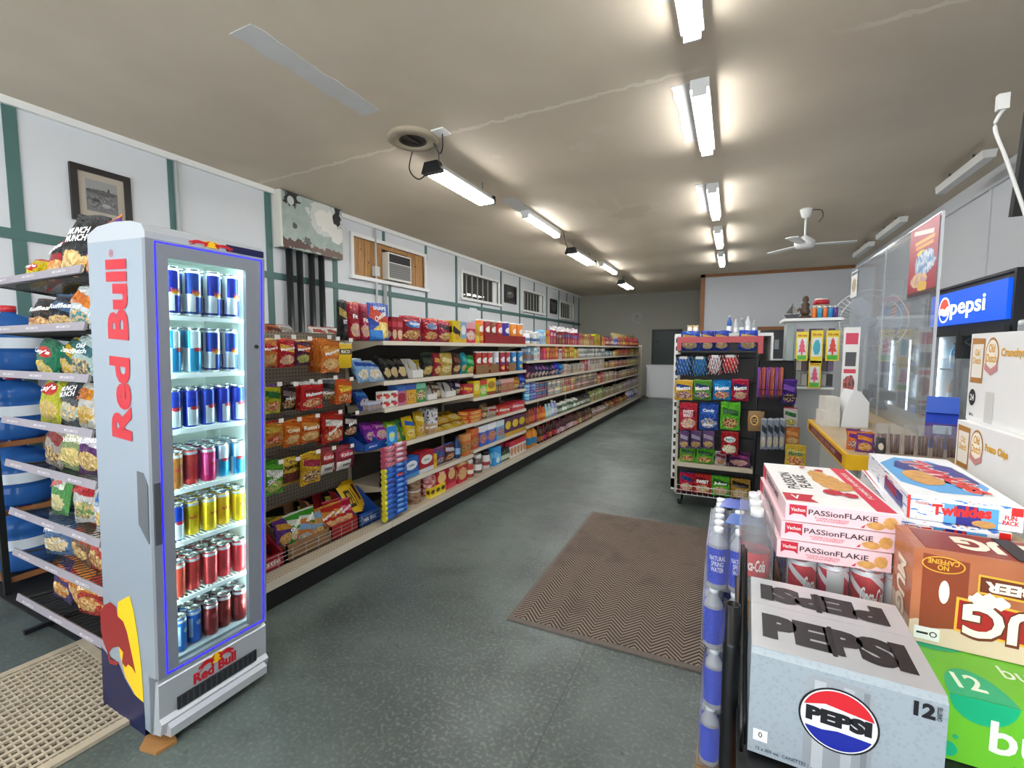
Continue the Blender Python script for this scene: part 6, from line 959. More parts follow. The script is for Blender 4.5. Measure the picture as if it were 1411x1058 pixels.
# --- cake boxes and snack cartons behind
tag(part('plain_carton', B(.365, .64, 1.36, 1.95, .776, 1.045), mat('c9b08a', .6)), 'plain tan carton under the blue and white cake boxes', 'carton'); tag(part('plain_carton', B(.66, 1.24, 1.30, 1.96, .776, 1.02), mat('d8d6d2', .6)), 'plain white carton under the snack cartons', 'carton')
twm = design('eef0f2', [('noise', 7, .62, '3a78c8'), ('noise', 12, .68, 'c8303a')], .35); twr = mat('d8241f', .35); sky = mat('5aa6e0', .35); nvy = mat('2a2a86', .35)
for i in range(2):
    tw, td, th = .192, .49, .056; o = empty('cake_box', (.385-.018*(1-i), 1.352-.004*(1-i), 1.046+.057*i), (0, 0, math.radians(-3.5)), ('lower', 'upper')[i]+' blue and white snack cake box behind the root beer', 'box', 'snack cake boxes')
    part('carton', B(0, tw, 0, td, 0, th-.001), twm, o); part('edge_print', B(-.0008, .004, -.0008, .004, 0, th-.001), twr, o)
    poly('panel_print', o, sky, [(tw*.33, -.0008, 0), (tw*.80, -.0008, 0), (tw*.80, -.0008, th*.8), (tw*.33, -.0008, th*.8)]); poly('panel_print', o, nvy, [(tw*.44, -.0012, 0), (tw*.68, -.0012, 0), (tw*.62, -.0012, th*.8), (tw*.44, -.0012, th*.8)])
    flat_text('Twinkies', 'lettering', o, twr, 1, 0, (tw*.48, -.0016, th*.55), (1, .0, .07), (0, 0, 1), tw*.52, .026, .05); poly('cake_print', o, past, [(x, -.0020, z) for x, z in blobpoly(tw*.68, .008, .02, .008, s=3)])
    flat_text('Hostess', 'lettering', o, rdm, 1, 0, (tw*.13, -.0012, th*.72), (1, 0, 0), (0, 0, 1), .024, .009, .01); flat_text('FUN\nPACK', 'lettering', o, twr, 1, 0, (tw*.9, -.0012, th*.42), (1, 0, 0), (0, 0, 1), .026, .022, .03); part('corner_print', B(tw*.9, tw*.995, -.001, 0, th*.62, th*.95), twr, o)
    flat_text('Twinkies', 'lettering', o, redp, 0, 0, (-.0012, td*.35, th*.55), (0, -1, 0), (0, 0, 1), td*.26, .03, .03); poly('side_print', o, nvy, [(-.0009, td*.1, .004), (-.0009, td*.5, .004), (-.0009, td*.5, th*.7), (-.0009, td*.1, th*.7)])
    if i:
        zt = th; part('lid', B(.0, tw, 0, td, th-.001, th), mat('f0f1f2', .35), o)
        poly('swirl_print', o, sky, [(tw*x, td*y, zt+.0006) for x, y in ((.05, .25), (.35, .10), (.75, .12), (.95, .30), (.92, .62), (.70, .88), (.30, .92), (.02, .70))]); poly('swirl_print', o, nvy, [(tw*x, td*y, zt+.0010) for x, y in ((.15, .62), (.45, .35), (.80, .25), (.93, .40), (.88, .75), (.60, .85), (.25, .80))])
        poly('cake_print', o, past, [(x*tw, y*td, zt+.0014) for x, y in blobpoly(.36, .40, .20, .17, s=2, k=.05)]); V_, F_ = glyphs('Twinkies', .05, 0., 3)
        flat_text('Twinkies', 'lettering', o, mat('f6f6f6', .4), 2, 0, (tw*.63, td*.50, zt+.0018), (.22, -1, 0), (1, .15, 0), td*.72, tw*.33, .10); flat_text('Twinkies', 'lettering', o, twr, 2, 0, (tw*.63, td*.50, zt+.0024), (.22, -1, 0), (1, .15, 0), td*.70, tw*.30, .04)
od = mat('e4e4e2', .5, grain=.015, gs=20, name='white_card'); oy = mat('e0a52c', .45); orr = mat('a83a30', .45); obk = mat('2a2a2c', .5)
def dutch(x, y0, y1, z0, z1, label, kindtxt, badge=True):
    o = empty('snack_carton', (x, y1, z0), (0, 0, 0), label, 'carton', 'white snack cartons'); h = z1-z0; L = y1-y0   # printed face looks at -x; u runs towards the camera
    part('carton', B(0, .42, -L, 0, 0, h), od, o); dx_, dz_ = (0, -1, 0), (0, 0, 1); P = lambda u, v_, e=.0008: (-e, -u, v_)
    br_ = mat('b07a3a', .5)
    poly('bag_print', o, br_, [P(.012, h*.44), P(.088, h*.44), P(.092, h*.94), P(.010, h*.95)]); poly('bag_print', o, mat('e8e2d6', .5), [P(.018, h*.50, .0012), P(.083, h*.50, .0012), P(.085, h*.88, .0012), P(.017, h*.88, .0012)])
    flat_text('Old\nDutch', 'lettering', o, oy, 0, 0, P(.050, h*.74, .0016), dx_, dz_, .05, h*.17, .02)
    poly('oval_print', o, br_, [P(.135+.038*math.cos(2*math.pi*i/24), h*.76+h*.19*math.sin(2*math.pi*i/24)) for i in range(24)]); poly('oval_print', o, mat('f0e8d8', .5), [P(.135+.034*math.cos(2*math.pi*i/24), h*.76+h*.165*math.sin(2*math.pi*i/24), .0012) for i in range(24)])
    flat_text('Old\nDutch', 'lettering', o, oy, 0, 0, P(.135, h*.78, .0016), dx_, dz_, .058, h*.20, .025); poly('ribbon_print', o, mat('c88a88', .5), [P(.098, h*.60, .0018), P(.135, h*.54, .0018), P(.172, h*.60, .0018), P(.170, h*.67, .0018), P(.135, h*.61, .0018), P(.100, h*.67, .0018)])
    flat_text(kindtxt, 'lettering', o, oy, 0, 0, P(.245, h*.78, .0012), dx_, dz_, .12, h*.11, .04)
    if badge:
        poly('badge_print', o, obk, [P(.034+.022*math.cos(2*math.pi*i/24), h*.27+.026*math.sin(2*math.pi*i/24)) for i in range(24)]); flat_text('24', 'lettering', o, mat('eeeeee', .5), 0, 0, P(.034, h*.27, .0012), dx_, dz_, .026, .020, .03); flat_text('200 g', 'lettering', o, obk, 0, 0, P(.034, h*.07), dx_, dz_, .026, .010, .01)
        poly('tape_print', o, mat('c9c8c4', .5), [P(.115, h*.02), P(.165, h*.02), P(.165, h*.36), P(.115, h*.36)]); 
    else:
        for q in range(3): poly('line_print', o, mat('9a9a98', .5), [P(.10, h*(.36-.05*q)), P(.20-.02*q, h*(.36-.05*q)), P(.20-.02*q, h*(.34-.05*q)), P(.10, h*(.34-.05*q))])
        flat_text('1 2 3', 'lettering', o, mat('55585a', .5), 0, 0, P(.22, h*.14), dx_, dz_, .06, .012, .01); flat_text('15', 'lettering', o, oy, 1, 0, (.12, -L-.001, h*.25), (1, 0, 0), (0, 0, 1), .10, .05, .03)
dutch(.655, 1.30, 1.917, 1.02, 1.276, 'lower white snack carton with orange oval emblem by the cake boxes', 'Potato Chips', False); dutch(.68, 1.32, 1.937, 1.277, 1.548, 'upper white snack carton with black 24 badge', 'Crunchys')
tc = empty('can_tray', (.86, 1.78, 1.549), (0, 0, 0), 'tray of silver can tops on the upper white snack carton', 'drink case')
for a_ in range(3):
    for b_ in range(4): product('can', 'can', (.062, .062, .035), (-.1+.066*a_, -.18+.066*b_, 0), 0, mat('a8acb0', .3, .7), parent=tc, lid=canlid)
# ================================================================ CANDY RACK IN THE MIDDLE
RY = 4.60
def rp(px, py, y=RY): return aty(px, py, y)
cr_ = empty('candy_rack', (0, RY, 0), label='freestanding candy rack with red top bar and wire basket', cat='rack')
def loc_(o, y=RY): return o
xl, xr = -.47, .20; red_e = mat('a81f28', .4); dkg = mat('26221f', .6)
part('back_panel', B(xl, xr, .16, .18, .12, 1.55), dkg, cr_)
for x in (xl, xr): part('side_post', B(x-.012, x+.012, .10, .20, .08, 1.55), beige if x == xl else black, cr_)
part('top_bar', MB().box(xl-.01, .24, -.02, .01, 1.56, 1.615).box(xl-.01, xl+.03, -.02, .01, 1.49, 1.56).box(.20, .24, -.02, .01, 1.46, 1.56).box(xl-.01, xl+.02, 0, .2, 1.53, 1.56).box(.21, .24, 0, .2, 1.5, 1.53), red_e, cr_)
part('shelf', B(xl, xr, -.05, .16, .40, .415), beige, cr_); part('shelf_lip', MB().box(xl, xr, -.062, -.05, .385, .425), beige, cr_)
part('base', B(xl+.02, xr-.02, -.02, .18, .10, .12), black, cr_)
mb = MB(); bx0, bx1 = xl+.02, xr+.02; wirem = mat('d8d8d4', .35, .3)
for z in (.13, .17, .215): mb.tube([(bx0, .12, z), (bx0, -.10, z), (bx1, -.10, z), (bx1, .12, z)], .003, 5)
for i in range(15): x = bx0+(bx1-bx0)*i/14; mb.tube([(x, -.10, .215), (x, -.10, .13), (x, .12, .13)], .0022, 4)
part('wire_basket', mb, wirem, cr_)
for x in (xl+.05, xr-.05):
    for y in (-.01, .15): part('caster', MB().lathe([(.028, -.012), (.03, 0), (.028, .012)], 14), black, cr_, loc=(x, y, .03), rot=(0, math.pi/2, .4)); part('caster_fork', MB().box(x-.014, x+.014, y-.014, y+.014, .05, .10), mat('55565a', .4, .6), cr_)
for z in (1.36, 1.13, .88, .62): part('hook_bar', MB().tube([(xl, .05, z+.06), (xr, .05, z+.06)], .006, 6), black, cr_)
nrow = {}
def rk_bag(px0, px1, pt, pb, kd, dm, words, text=(), y=RY-.03, d=.05, row_='', tilt=.04, n=1):
    a, b = aty(px0, pb, y), aty(px1, pb, y); zt = aty((px0+px1)/2, pt, y).z; zb = aty((px0+px1)/2, pb, y).z
    for q in range(n): product('candy_bag', kd, (b.x-a.x, d, zt-zb), ((a.x+b.x)/2, y+.045*q, zb), random.uniform(-.04, .04), dm, words+(' behind' if q else ''), SNK, 'bags on the candy rack', text if q == 0 else (), tilt)
def twist(c, c2): return design('1c1b1d', [('ell', .5, .47, .86, .84, c), ('stripe', 5, .28, c2, .5), ('stripe', 4, .22, c, -.7), ('stripe', 6, .16, '2a2a2e', -.3), ('rect', .5, .95, 1, .14, '141414'), ('rect', .5, .84, .5, .12, 'd8d8d8')], .22, 0, .6)
rk_bag(931, 952, 488, 517, 'bag1', twist('2a5ab0', '8ab0d8'), 'blue licorice twist pack in the top rack row'); rk_bag(953, 974, 488, 518, 'bag2', twist('2a6ab8', '5aa088'), 'blue-green licorice twist pack in the top rack row'); rk_bag(975, 994, 486, 516, 'bag3', twist('d8d4d8', 'c84a58'), 'white and pink licorice twist pack in the top rack row'); rk_bag(995, 1017, 486, 514, 'bag1', twist('c8282c', 'e8d8d8'), 'red licorice twist pack in the top rack row')
rk_bag(929, 954, 523, 551, 'bag2', bagd('e0b83a', '3a4a90', 'f0d878', ch='8a4a90'), 'yellow chewy candy bag in the second rack row', [T('Mentos', W_, .6, .75, .2, rot=.1)]); rk_bag(955, 980, 523, 551, 'bag3', bagd('5a9a3a', '2a4a80', '8ac05a', ch='2a5ab0'), 'green chewy candy bag in the second rack row', [T('Mentos', W_, .6, .75, .2, rot=.1)]); rk_bag(982, 1007, 523, 551, 'bag1', bagd('1f86c8', '3aa8e0', '1470b0', ch='b84a70'), 'bright blue chewy candy bag in the second rack row', [T('Mentos', W_, .6, .75, .2, rot=.1)]); rk_bag(1008, 1031, 522, 552, 'bag0', bagd('b81f3a', '2a2a70', 'd84a5a', ch='d8a0a8'), 'crimson chewy candy bag in the second rack row', [T('Mentos', W_, .6, .75, .2, rot=.1)])
rk_bag(936, 960, 555, 592, 'pouch1', bagd('b82a38', '8a1f2c', 'c8323f', ch='d8a8b8'), 'red berry gummy pouch in the third rack row', [T('SWEET\nBERRY', 'e8c8cc', .62, .6, .26)], n=2); rk_bag(963, 989, 555, 592, 'pouch2', bagd('2254a8', '3a70c8', '1a4590', ch='4a86c8'), 'blue gummy pouch in the third rack row', [T('Candy', 'dfe8f4', .72, .6, .14), T('Sugar', 'dfe8f4', .2, .5, .12)], n=2); rk_bag(992, 1019, 554, 592, 'pouch3', bagd('5ab82a', '2a7a2a', '6ac83a', ch='8a3a2a'), 'lime green jube pouch in the third rack row', [T('Jubes', '1c4a1c', .66, .7, .2)], n=2)
for i, (a, b) in enumerate(((936, 949), (951, 966), (968, 984))): rk_bag(a, b, 593, 618, 'bag%d' % i, bagd('6a5080', 'a8a0b0', '7a6090', ch='a88a50'), '%s small purple candy bag in the fourth rack row' % ('left', 'middle', 'right')[i])
rk_bag(993, 1017, 594, 626, 'pouch1', bagd('b01f2c', 'e8ece8', 'c83a44', ch='e0e8e4', oval='eef2ee'), 'red gummy pouch with white circle in the fourth row', [T('Berry', '3a7a6a', .66, .5, .12)])
zsh = .4155
def on_shelf(px0, px1, h, kd, dm, words, text=(), y=RY-.01, z=zsh, tilt=-.12):
    a, b = aty(px0, 630, y), aty(px1, 630, y); product('candy_bag', kd, (b.x-a.x, .06, h), ((a.x+b.x)/2, y+.03, z), random.uniform(-.06, .06), dm, words, SNK, 'bags on the candy rack', text, tilt)
grn = bagd('5cb42e', '2a6a2a', '4aa028', ch='8a4a2a')
on_shelf(936, 958, .15, 'pouch2', grn, 'left green jube pouch standing on the rack shelf', [T('Jubes', '1c4a1c', .6, .7, .2)]); on_shelf(959, 984, .15, 'pouch3', grn, 'right green jube pouch standing on the rack shelf', [T('Jubes', '1c4a1c', .6, .7, .2)]); on_shelf(985, 1001, .13, 'bag1', bagd('b8a8b0', '8a3a48', 'd0c8d0', ch='b04a58'), 'clear and pink candy bag on the rack shelf'); on_shelf(1004, 1034, .14, 'bag2', bagd('5a2a5a', 'b84a8a', '7a3a70', ch='c88ab0'), 'purple candy bag leaning on the rack shelf', tilt=-.4)
for (a, b, c, c2, wd, tx) in ((937, 956, 'c02030', '2a4a90', 'red and blue gummy pouch', ''), (957, 981, 'c83038', '8a1f2c', 'bright red gummy pouch', 'SWEET'), (981, 1007, '5cb82e', '2a6a2a', 'lime green jube pouch', 'Jubes'), (1008, 1036, 'b88a3a', '3a2a18', 'golden gummy pouch', 'Worms')): on_shelf(a, b, .19, 'pouch1', bagd(c, c2, ch='d8b8a8'), wd+' in the wire basket', [T(tx, W_ if tx != 'Worms' else '2a2018', .6, .7, .16)] if tx else (), y=RY-.05, z=.134)
# blue chip bags and small goods on top of the rack
tp = part('top_tray', B(xl, .24, .0, .32, 1.47, 1.485), dkg, cr_)
for i, (a, b, c) in enumerate(((938, 964, '1f4fb8'), (966, 984, '2a3f9a'), (984, 1004, '2346a8'), (1018, 1044, '1d52c0'))):
    p, q = aty(a, 470, RY+.12), aty(b, 470, RY+.12); product('chip_bag', 'bag%d' % i, (q.x-p.x, .10, .19), ((p.x+q.x)/2, RY+.12, 1.486), 0, bagd(c, 'd8b070', '3a6ad8', ch='c8b8a0'), 'blue snack bag behind the red bar, %s from the left' % ORD[i+1], SNK, 'blue bags on the rack top', tilt=-.1)
# the white run of shelves behind, seen end-on
wg = empty('white_shelving', (0, 0, 0), label='white slotted shelving standing behind the candy rack', cat='shelving'); wy = 5.05
x0, x1 = -.555, -.47
up_ = part('slotted_upright', B(x0, x1, wy, wy+.05, .02, 1.645), white, wg)
for i in range(18):
    z = .14+i*.084; part('slot', B(x0+.015, x1-.01, wy-.004, wy, z, z+.045), mat('1c1a19', .6), up_)
part('side_panel', B(x0, x0+.02, wy+.05, 7.6, .02, 1.63), white, wg); part('top_shelf', B(x0, .35, wy+.05, 7.6, 1.63, 1.66), white, wg); part('base', B(x0, .35, wy, 7.6, 0, .12), white, wg)
part('far_upright', B(x0, .35, 7.6, 7.63, 0, 1.66), white, wg); part('middle_shelf', B(x0+.02, .33, wy+.06, 7.6, .78, .80), white, wg); part('right_upright', B(.33, .35, wy, 7.6, .12, 1.63), white, wg)
tanb = boxd('c8a878', 'e8e4dc', 'b88a5a', k=1)
for i, (a, b) in enumerate(((947, 954.2), (955, 962))): p, q = aty(a, 460, 5.4), aty(b, 460, 5.4); product('tan_box', 'box', (q.x-p.x, .05, .10), ((p.x+q.x)/2, 5.4, 1.661), 0, tanb, ('left', 'right')[i]+' small tan box on top of the white shelving', 'box', 'tan boxes')
for i, (a, b, h, c) in enumerate(((1001, 1008, .19, '2a62b0'), (1010, 1017, .15, 'c8ccd0'), (1018, 1025, .16, '8a9098'), (1026, 1034, .18, 'd0d4d8'), (1036, 1041, .14, '9aa0a4'))): p, q = aty(a, 462, 5.3), aty(b, 462, 5.3); product('spray_bottle', 'bottle', (q.x-p.x, q.x-p.x, h), ((p.x+q.x)/2, 5.3, 1.661), 0, design(c, [('rect', .5, .3, 1, .3, 'e8eaec')], .3), 'small bottle on the white shelving, %s from the left' % ORD[i+1], 'bottle', 'bottles on the white shelving', lid=lidw)
# black wire rack to the right of it
RB = 4.30
br2 = empty('wire_candy_rack', (0, RB, 0), label='black wire candy rack between the candy rack and counter', cat='rack')
bx0, bx1 = .20, .47
for x in (bx0, bx1): part('post', MB().tube([(x, .14, 0), (x, .14, 1.42)], .009, 8).tube([(x, -.1, .012), (x, .2, .012)], .009, 6), black, br2)
mb = MB()
for z in (1.40, 1.10, .75, .40): mb.tube([(bx0, .14, z), (bx1, .14, z)], .006, 6)
for z in (1.12,):
    for i in range(10): x = bx0+(bx1-bx0)*i/9; mb.tube([(x, -.06, z), (x, .14, z)], .003, 5)
    mb.tube([(bx0, -.06, z), (bx1, -.06, z)], .005, 6).tube([(bx0, -.06, z), (bx0, -.06, z+.05), (bx1, -.06, z+.05), (bx1, -.06, z)], .003, 5)
for i in range(12): x = bx0+(bx1-bx0)*i/11; mb.tube([(x, -.08, 1.405), (x, .14, 1.405)], .003, 5)
for i in range(7): mb.tube([(bx0+.03+i*.035, -.05, .98), (bx0+.03+i*.035, .14, .98)], .003, 5)
part('wire_frame', mb, black, br2); part('dark_backing', B(bx0, bx1, .15, .16, .02, 1.40), mat('151314', .7), br2)
def rb(px0, px1, pt, pb, kd, dm, words, text=(), y=RB-.01, d=.04, tilt=.03): rk_bag(px0, px1, pt, pb, kd, dm, words, text, y, d, '', tilt)
for i in range(6): a = 1042+i*6.0; rb(a, a+6, 506, 549, 'bag%d' % (i % 4), design(('5a2a78', 'a84a2c')[i % 2], [('rect', .3, .5, .18, 1, ('7a3a98', '6a2a60')[i % 2]), ('rect', .75, .5, .14, .8, ('b84a24', 'c8602a')[i % 2]), ('rect', .5, .03, 1, .05, '2a1a30')], .25, 0, .3), 'purple and orange bar pack on the wire rack, %s from left' % ORD[i+1])
rb(1076, 1096, 520, 556, 'bag1', bagd('4a2a80', '8a5ac0', '6a3aa0', ch='3a1a5a'), 'dark purple candy bag at the right of the wire rack', tilt=.3)
rb(1030, 1052, 566, 594, 'bag2', design('8a6a42', [('ell', .4, .55, .5, .5, 'd8b05a'), ('ell', .4, .55, .36, .36, '3a2a1a')], .5, 0, .3), 'kraft brown coin candy bag on the wire rack', [T('CC', 'd8b05a', .55, .25, .18, cx=.4)])
for i in range(4): a = 1047+i*8.5; rb(a, a+8, 575, 619, 'bag%d' % i, bagd('9aa4b4', '3a4450', 'c8d0d8', ch='e0e4e8'), 'silver grey strip pack hanging on the wire rack, %s from left' % ORD[i+1], y=RB-.03, tilt=.12)
rb(1079, 1098, 561, 588, 'bag1', bagd('d8d4cc', '3a7a4a', 'c83a3a', ch='8ab03a'), 'white and green candy bag on the wire rack'); rb(1081, 1101, 588, 613, 'bag3', bagd('c8703a', 'e09a5a', 'b85a2a', ch='e0a060'), 'orange candy bag on the wire rack'); rb(1081, 1110, 612, 642, 'pouch1', bagd('e0b83a', 'e8d070', 'e8c850', ch='d8442a'), 'yellow gummy pouch low on the wire rack', [T('Mambo', '1f6a4a', .6, .7, .2)], y=RB-.04)
# ================================================================ COUNTER
cz = 1.0; yel = mat('e0ae14', .4, name='yellow_trim'); maroon = mat('6a1420', .45); ctop = mat('b09a78', .35, grain=.12, gs=3, name='counter_laminate'); cpan = mat('b9bcb8', .5, grain=.03, gs=4)
ct = empty('service_counter', label='service counter with yellow edge and maroon strip on the right', cat='counter')
part('worktop', MB().prism([(.51, 2.60), (1.30, 2.60), (1.30, 5.34), (.86, 5.34), (.86, 3.78), (.51, 3.78)], cz-.035, cz, 'z'), ctop, ct)
part('front_panel', MB().prism([(.57, 2.70), (1.25, 2.70), (1.25, 5.30), (.92, 5.30), (.92, 3.74), (.57, 3.74)], .0, cz-.035, 'z'), cpan, ct)
ed = part('edge_trim', MB().box(.495, .51, 2.585, 3.79, cz-.068, cz+.004).box(.51, 1.30, 2.585, 2.60, cz-.068, cz+.004).box(.51, .86, 3.78, 3.79, cz-.068, cz+.004), yel, ct)
mr = part('maroon_strip', B(.493, .495, 2.66, 3.72, cz-.055, cz-.012), maroon, ed); flat_text('LOTTERY  TICKETS  SOLD  HERE', 'lettering', mr, mat('c8a8a0', .5), 0, 0, (.4922, 3.2, cz-.033), (0, -1, 0), (0, 0, 1), .78, .022, .01)
# acrylic sneeze guard with poster and notice
ag = empty('sneeze_guard', label='clear acrylic sneeze guard standing on the service counter', cat='guard'); ac_ = glass('f4f8fa', .96, .10, .03, 'acrylic')
part('pane', B(.995, 1.001, 3.28, 4.28, cz, 2.24), ac_, ag); part('pane', B(.995, 1.001, 4.29, 5.34, cz, 2.24), ac_, ag); part('return_pane', B(1.001, 1.27, 3.28, 3.286, cz, 1.45), ac_, ag)
part('edge', B(.992, 1.004, 3.274, 3.281, cz, 2.24), glass('ffffff', .85, .55, .1, 'acrylic_edge'), ag); part('edge', B(.992, 1.004, 4.28, 4.29, cz, 2.24), glass('ffffff', .9, .3, .1, 'acrylic_edge'), ag); part('top_edge', B(.992, 1.004, 3.28, 5.34, 2.24, 2.247), glass('ffffff', .85, .5, .1, 'acrylic_edge'), ag)
pm = design('a8202a', [('rect', .5, .88, .7, .06, 'e8d8c8', .15), ('rect', .55, .76, .66, .05, 'e8b04a'), ('rect', .55, .69, .6, .05, 'e8a03a'), ('ell', .45, .60, .3, .08, 'e8d84a'), ('pic', .6, .45, .7, .34, '5a8ac0', 'd8e0e8'), ('pic', .4, .22, .6, .2, 'c8a0a0', 'e8c88a'), ('rect', .55, .12, .3, .14, 'e0b84a', .2), ('rect', .5, .03, 1, .06, '3a1418')], .35)
def facing(name, x, y0, y1, z0, z1, m, label, cat):     # flat sheet facing the aisle (-x)
    mb = MB().face([(x, y1, z0), (x, y0, z0), (x, y0, z1), (x, y1, z1)], [(0, 0), (1, 0), (1, 1), (0, 1)]); mb.box(x+.0005, x+.0015, y0, y1, z0, z1); return tag(part(name, mb, m), label, cat)
facing('poster', .988, 3.29, 3.74, 1.82, 2.235, pm, 'red promotional poster taped to the clear sneeze guard', 'poster')
facing('notice', .988, 5.10, 5.33, 1.98, 2.22, design('e4e4e0', [('rect', .5, .9, .9, .1, '2a3a5a'), ('pic', .5, .45, .7, .5, '7a8a5a', 'c8b08a')], .5), 'small white notice at the far top corner of sneeze guard', 'notice')
# goods on the near end of the counter
jm_ = design('4a1a14', [('stripe', 9, .5, '6a2a20', 0.)], .3)
R = random.Random(5)
for i in range(7):
    x = .66+.052*i; o = empty('meat_stick_bag', (x, 2.72+.01*(i % 2), cz), (0, 0, R.uniform(-.2, .2)), 'clear bag of dark meat sticks on the counter, %s from the left' % ORD[i+1], 'snack bag', 'meat stick bags')
    for q in range(3): part('meat_stick', MB().tube([((q-1)*.012, 0, .004), ((q-1)*.014, R.uniform(-.005, .005), .095)], .006, 7), mat('57201a', .35), o)
    link('clear_bag', unit('bag%d' % (i % 4)), o, (0, 0, 0), (0, 0, 0), (.055, .05, .145), [glass('ffffff', .88, .12, .1, 'clear_wrap')])
for i, (x, y, c, c2) in enumerate(((.56, 2.74, 'd8742a', '6a2a80'), (.59, 2.70, '7a3a8a', 'e0862a'), (.62, 2.76, 'e0802f', 'e8d8d0'), (.575, 2.79, 'c85a2a', '5a2a70'))): product('candy_bag', 'bag%d' % i, (.07, .035, .10), (x, y, cz), R.uniform(-.5, .5), bagd(c, c2, ch=c2), ('orange and purple', 'purple and orange', 'orange and white', 'dark orange')[i]+' candy pack at the counter corner', SNK, 'candy packs at the counter corner', tilt=-.3)
product('counter_pack', 'pouch2', (.035, .03, .08), (.645, 2.68, cz), .1, design('2a2a30', [('ell', .5, .5, .6, .4, 'c8b8a8')], .4), 'small black jerky pouch before the meat sticks', SNK)
bd = empty('card_display', (.97, 3.02, cz), (0, 0, -.3), 'blue and purple card display box on the counter', 'display'); bd.scale = (.62, .8, .85); part('lower_box', MB().prism([(-.07, 0), (.07, 0), (.07, .20), (-.07, .12)], -.10, .10, 'x'), mat('2440a8', .4), bd); part('purple_pocket', B(-.10, .10, -.078, -.07, .05, .15), mat('4a2a80', .4), bd); part('header', B(-.10, .10, .05, .07, .20, .30), mat('2a5ac8', .4), bd); part('label_print', B(-.05, .06, -.081, -.078, .09, .14), mat('9ab0c8', .5), bd); part('yellow_tag', B(-.10, -.07, -.084, -.079, .02, .06), mat('d8b03a', .5), bd)
# till screen, card terminal, pole notice, cups of pens
ps = empty('till_screen', (1.12, 4.8, cz), (0, 0, math.radians(25)), 'grey and white till monitor on the counter behind the guard', 'till'); ps.scale = (.7, .7, .8); part('stand', MB().prism([(-.09, 0), (.09, 0), (.02, .10), (.02, .16), (-.02, .16), (-.02, .10)], -.05, .05, 'y'), mat('8a8d90', .4), ps); part('monitor', MB().prism([(-.14, .12), (.16, .08), (.17, .17), (-.12, .26)], -.06, .0, 'y'), mat('8e9092', .45), ps); part('bezel', MB().prism([(-.145, .115), (.165, .075), (.175, .175), (-.125, .266)], .0, .012, 'y'), mat('c8cacb', .4), ps)
rg = empty('receipt_printer', (.70, 3.62, cz), (0, 0, math.radians(10)), 'white receipt printer with curved hood on the counter', 'printer'); part('body', MB().prism([(-.07, 0), (.08, 0), (.08, .16), (.03, .23), (-.01, .24), (-.06, .10)], -.07, .07, 'y'), mat('d8dadb', .4), rg); part('side_grip', B(.08, .095, -.03, .03, .10, .24), mat('6a6d70', .4), rg); part('paper_stack', MB().box(-.17, -.08, -.08, .06, 0, .10).box(-.16, -.08, -.07, .05, .10, .19), mat('c9c6bd', .6, grain=.15, gs=30), rg)
pn_ = empty('pen_cup', (.57, 3.60, cz), (0, 0, 0), 'clear cup of yellow pens on the counter edge', 'cup'); part('cup', MB().lathe([(.03, 0), (.034, .10), (.031, .10), (.028, .006)], 16, cap=False), glass('ffffff', .85, .15), pn_)
for i in range(6): part('pen', MB().tube([(.012*math.cos(i), .012*math.sin(i), .01), (.026*math.cos(i), .026*math.sin(i), .17)], .004, 6), mat(('d8b43a', 'c8a030', 'e0d8c8')[i % 3], .4), pn_)
np_ = aty(1173, 480, 4.1); tag(part('standing_notice', MB().face([(np_.x-.05, 4.1, 1.14), (np_.x+.04, 4.1, 1.14), (np_.x+.05, 4.1, 1.66), (np_.x-.045, 4.1, 1.66)], [(0, 0), (1, 0), (1, 1), (0, 1)]).box(np_.x-.03, np_.x+.03, 4.11, 4.12, 1.0, 1.16).box(np_.x-.05, np_.x+.05, 4.101, 4.112, 1.14, 1.66), design('dcdcd8', [('rect', .5, .84, .8, .16, 'c8404a'), ('rect', .5, .55, .7, .2, '4a4a4e'), ('rect', .5, .38, .8, .06, 'c83a3a'), ('pic', .5, .2, .8, .24, '3a3a3c', 'c86a5a')], .5)), 'tall narrow white notice with red panels on the counter', 'notice')
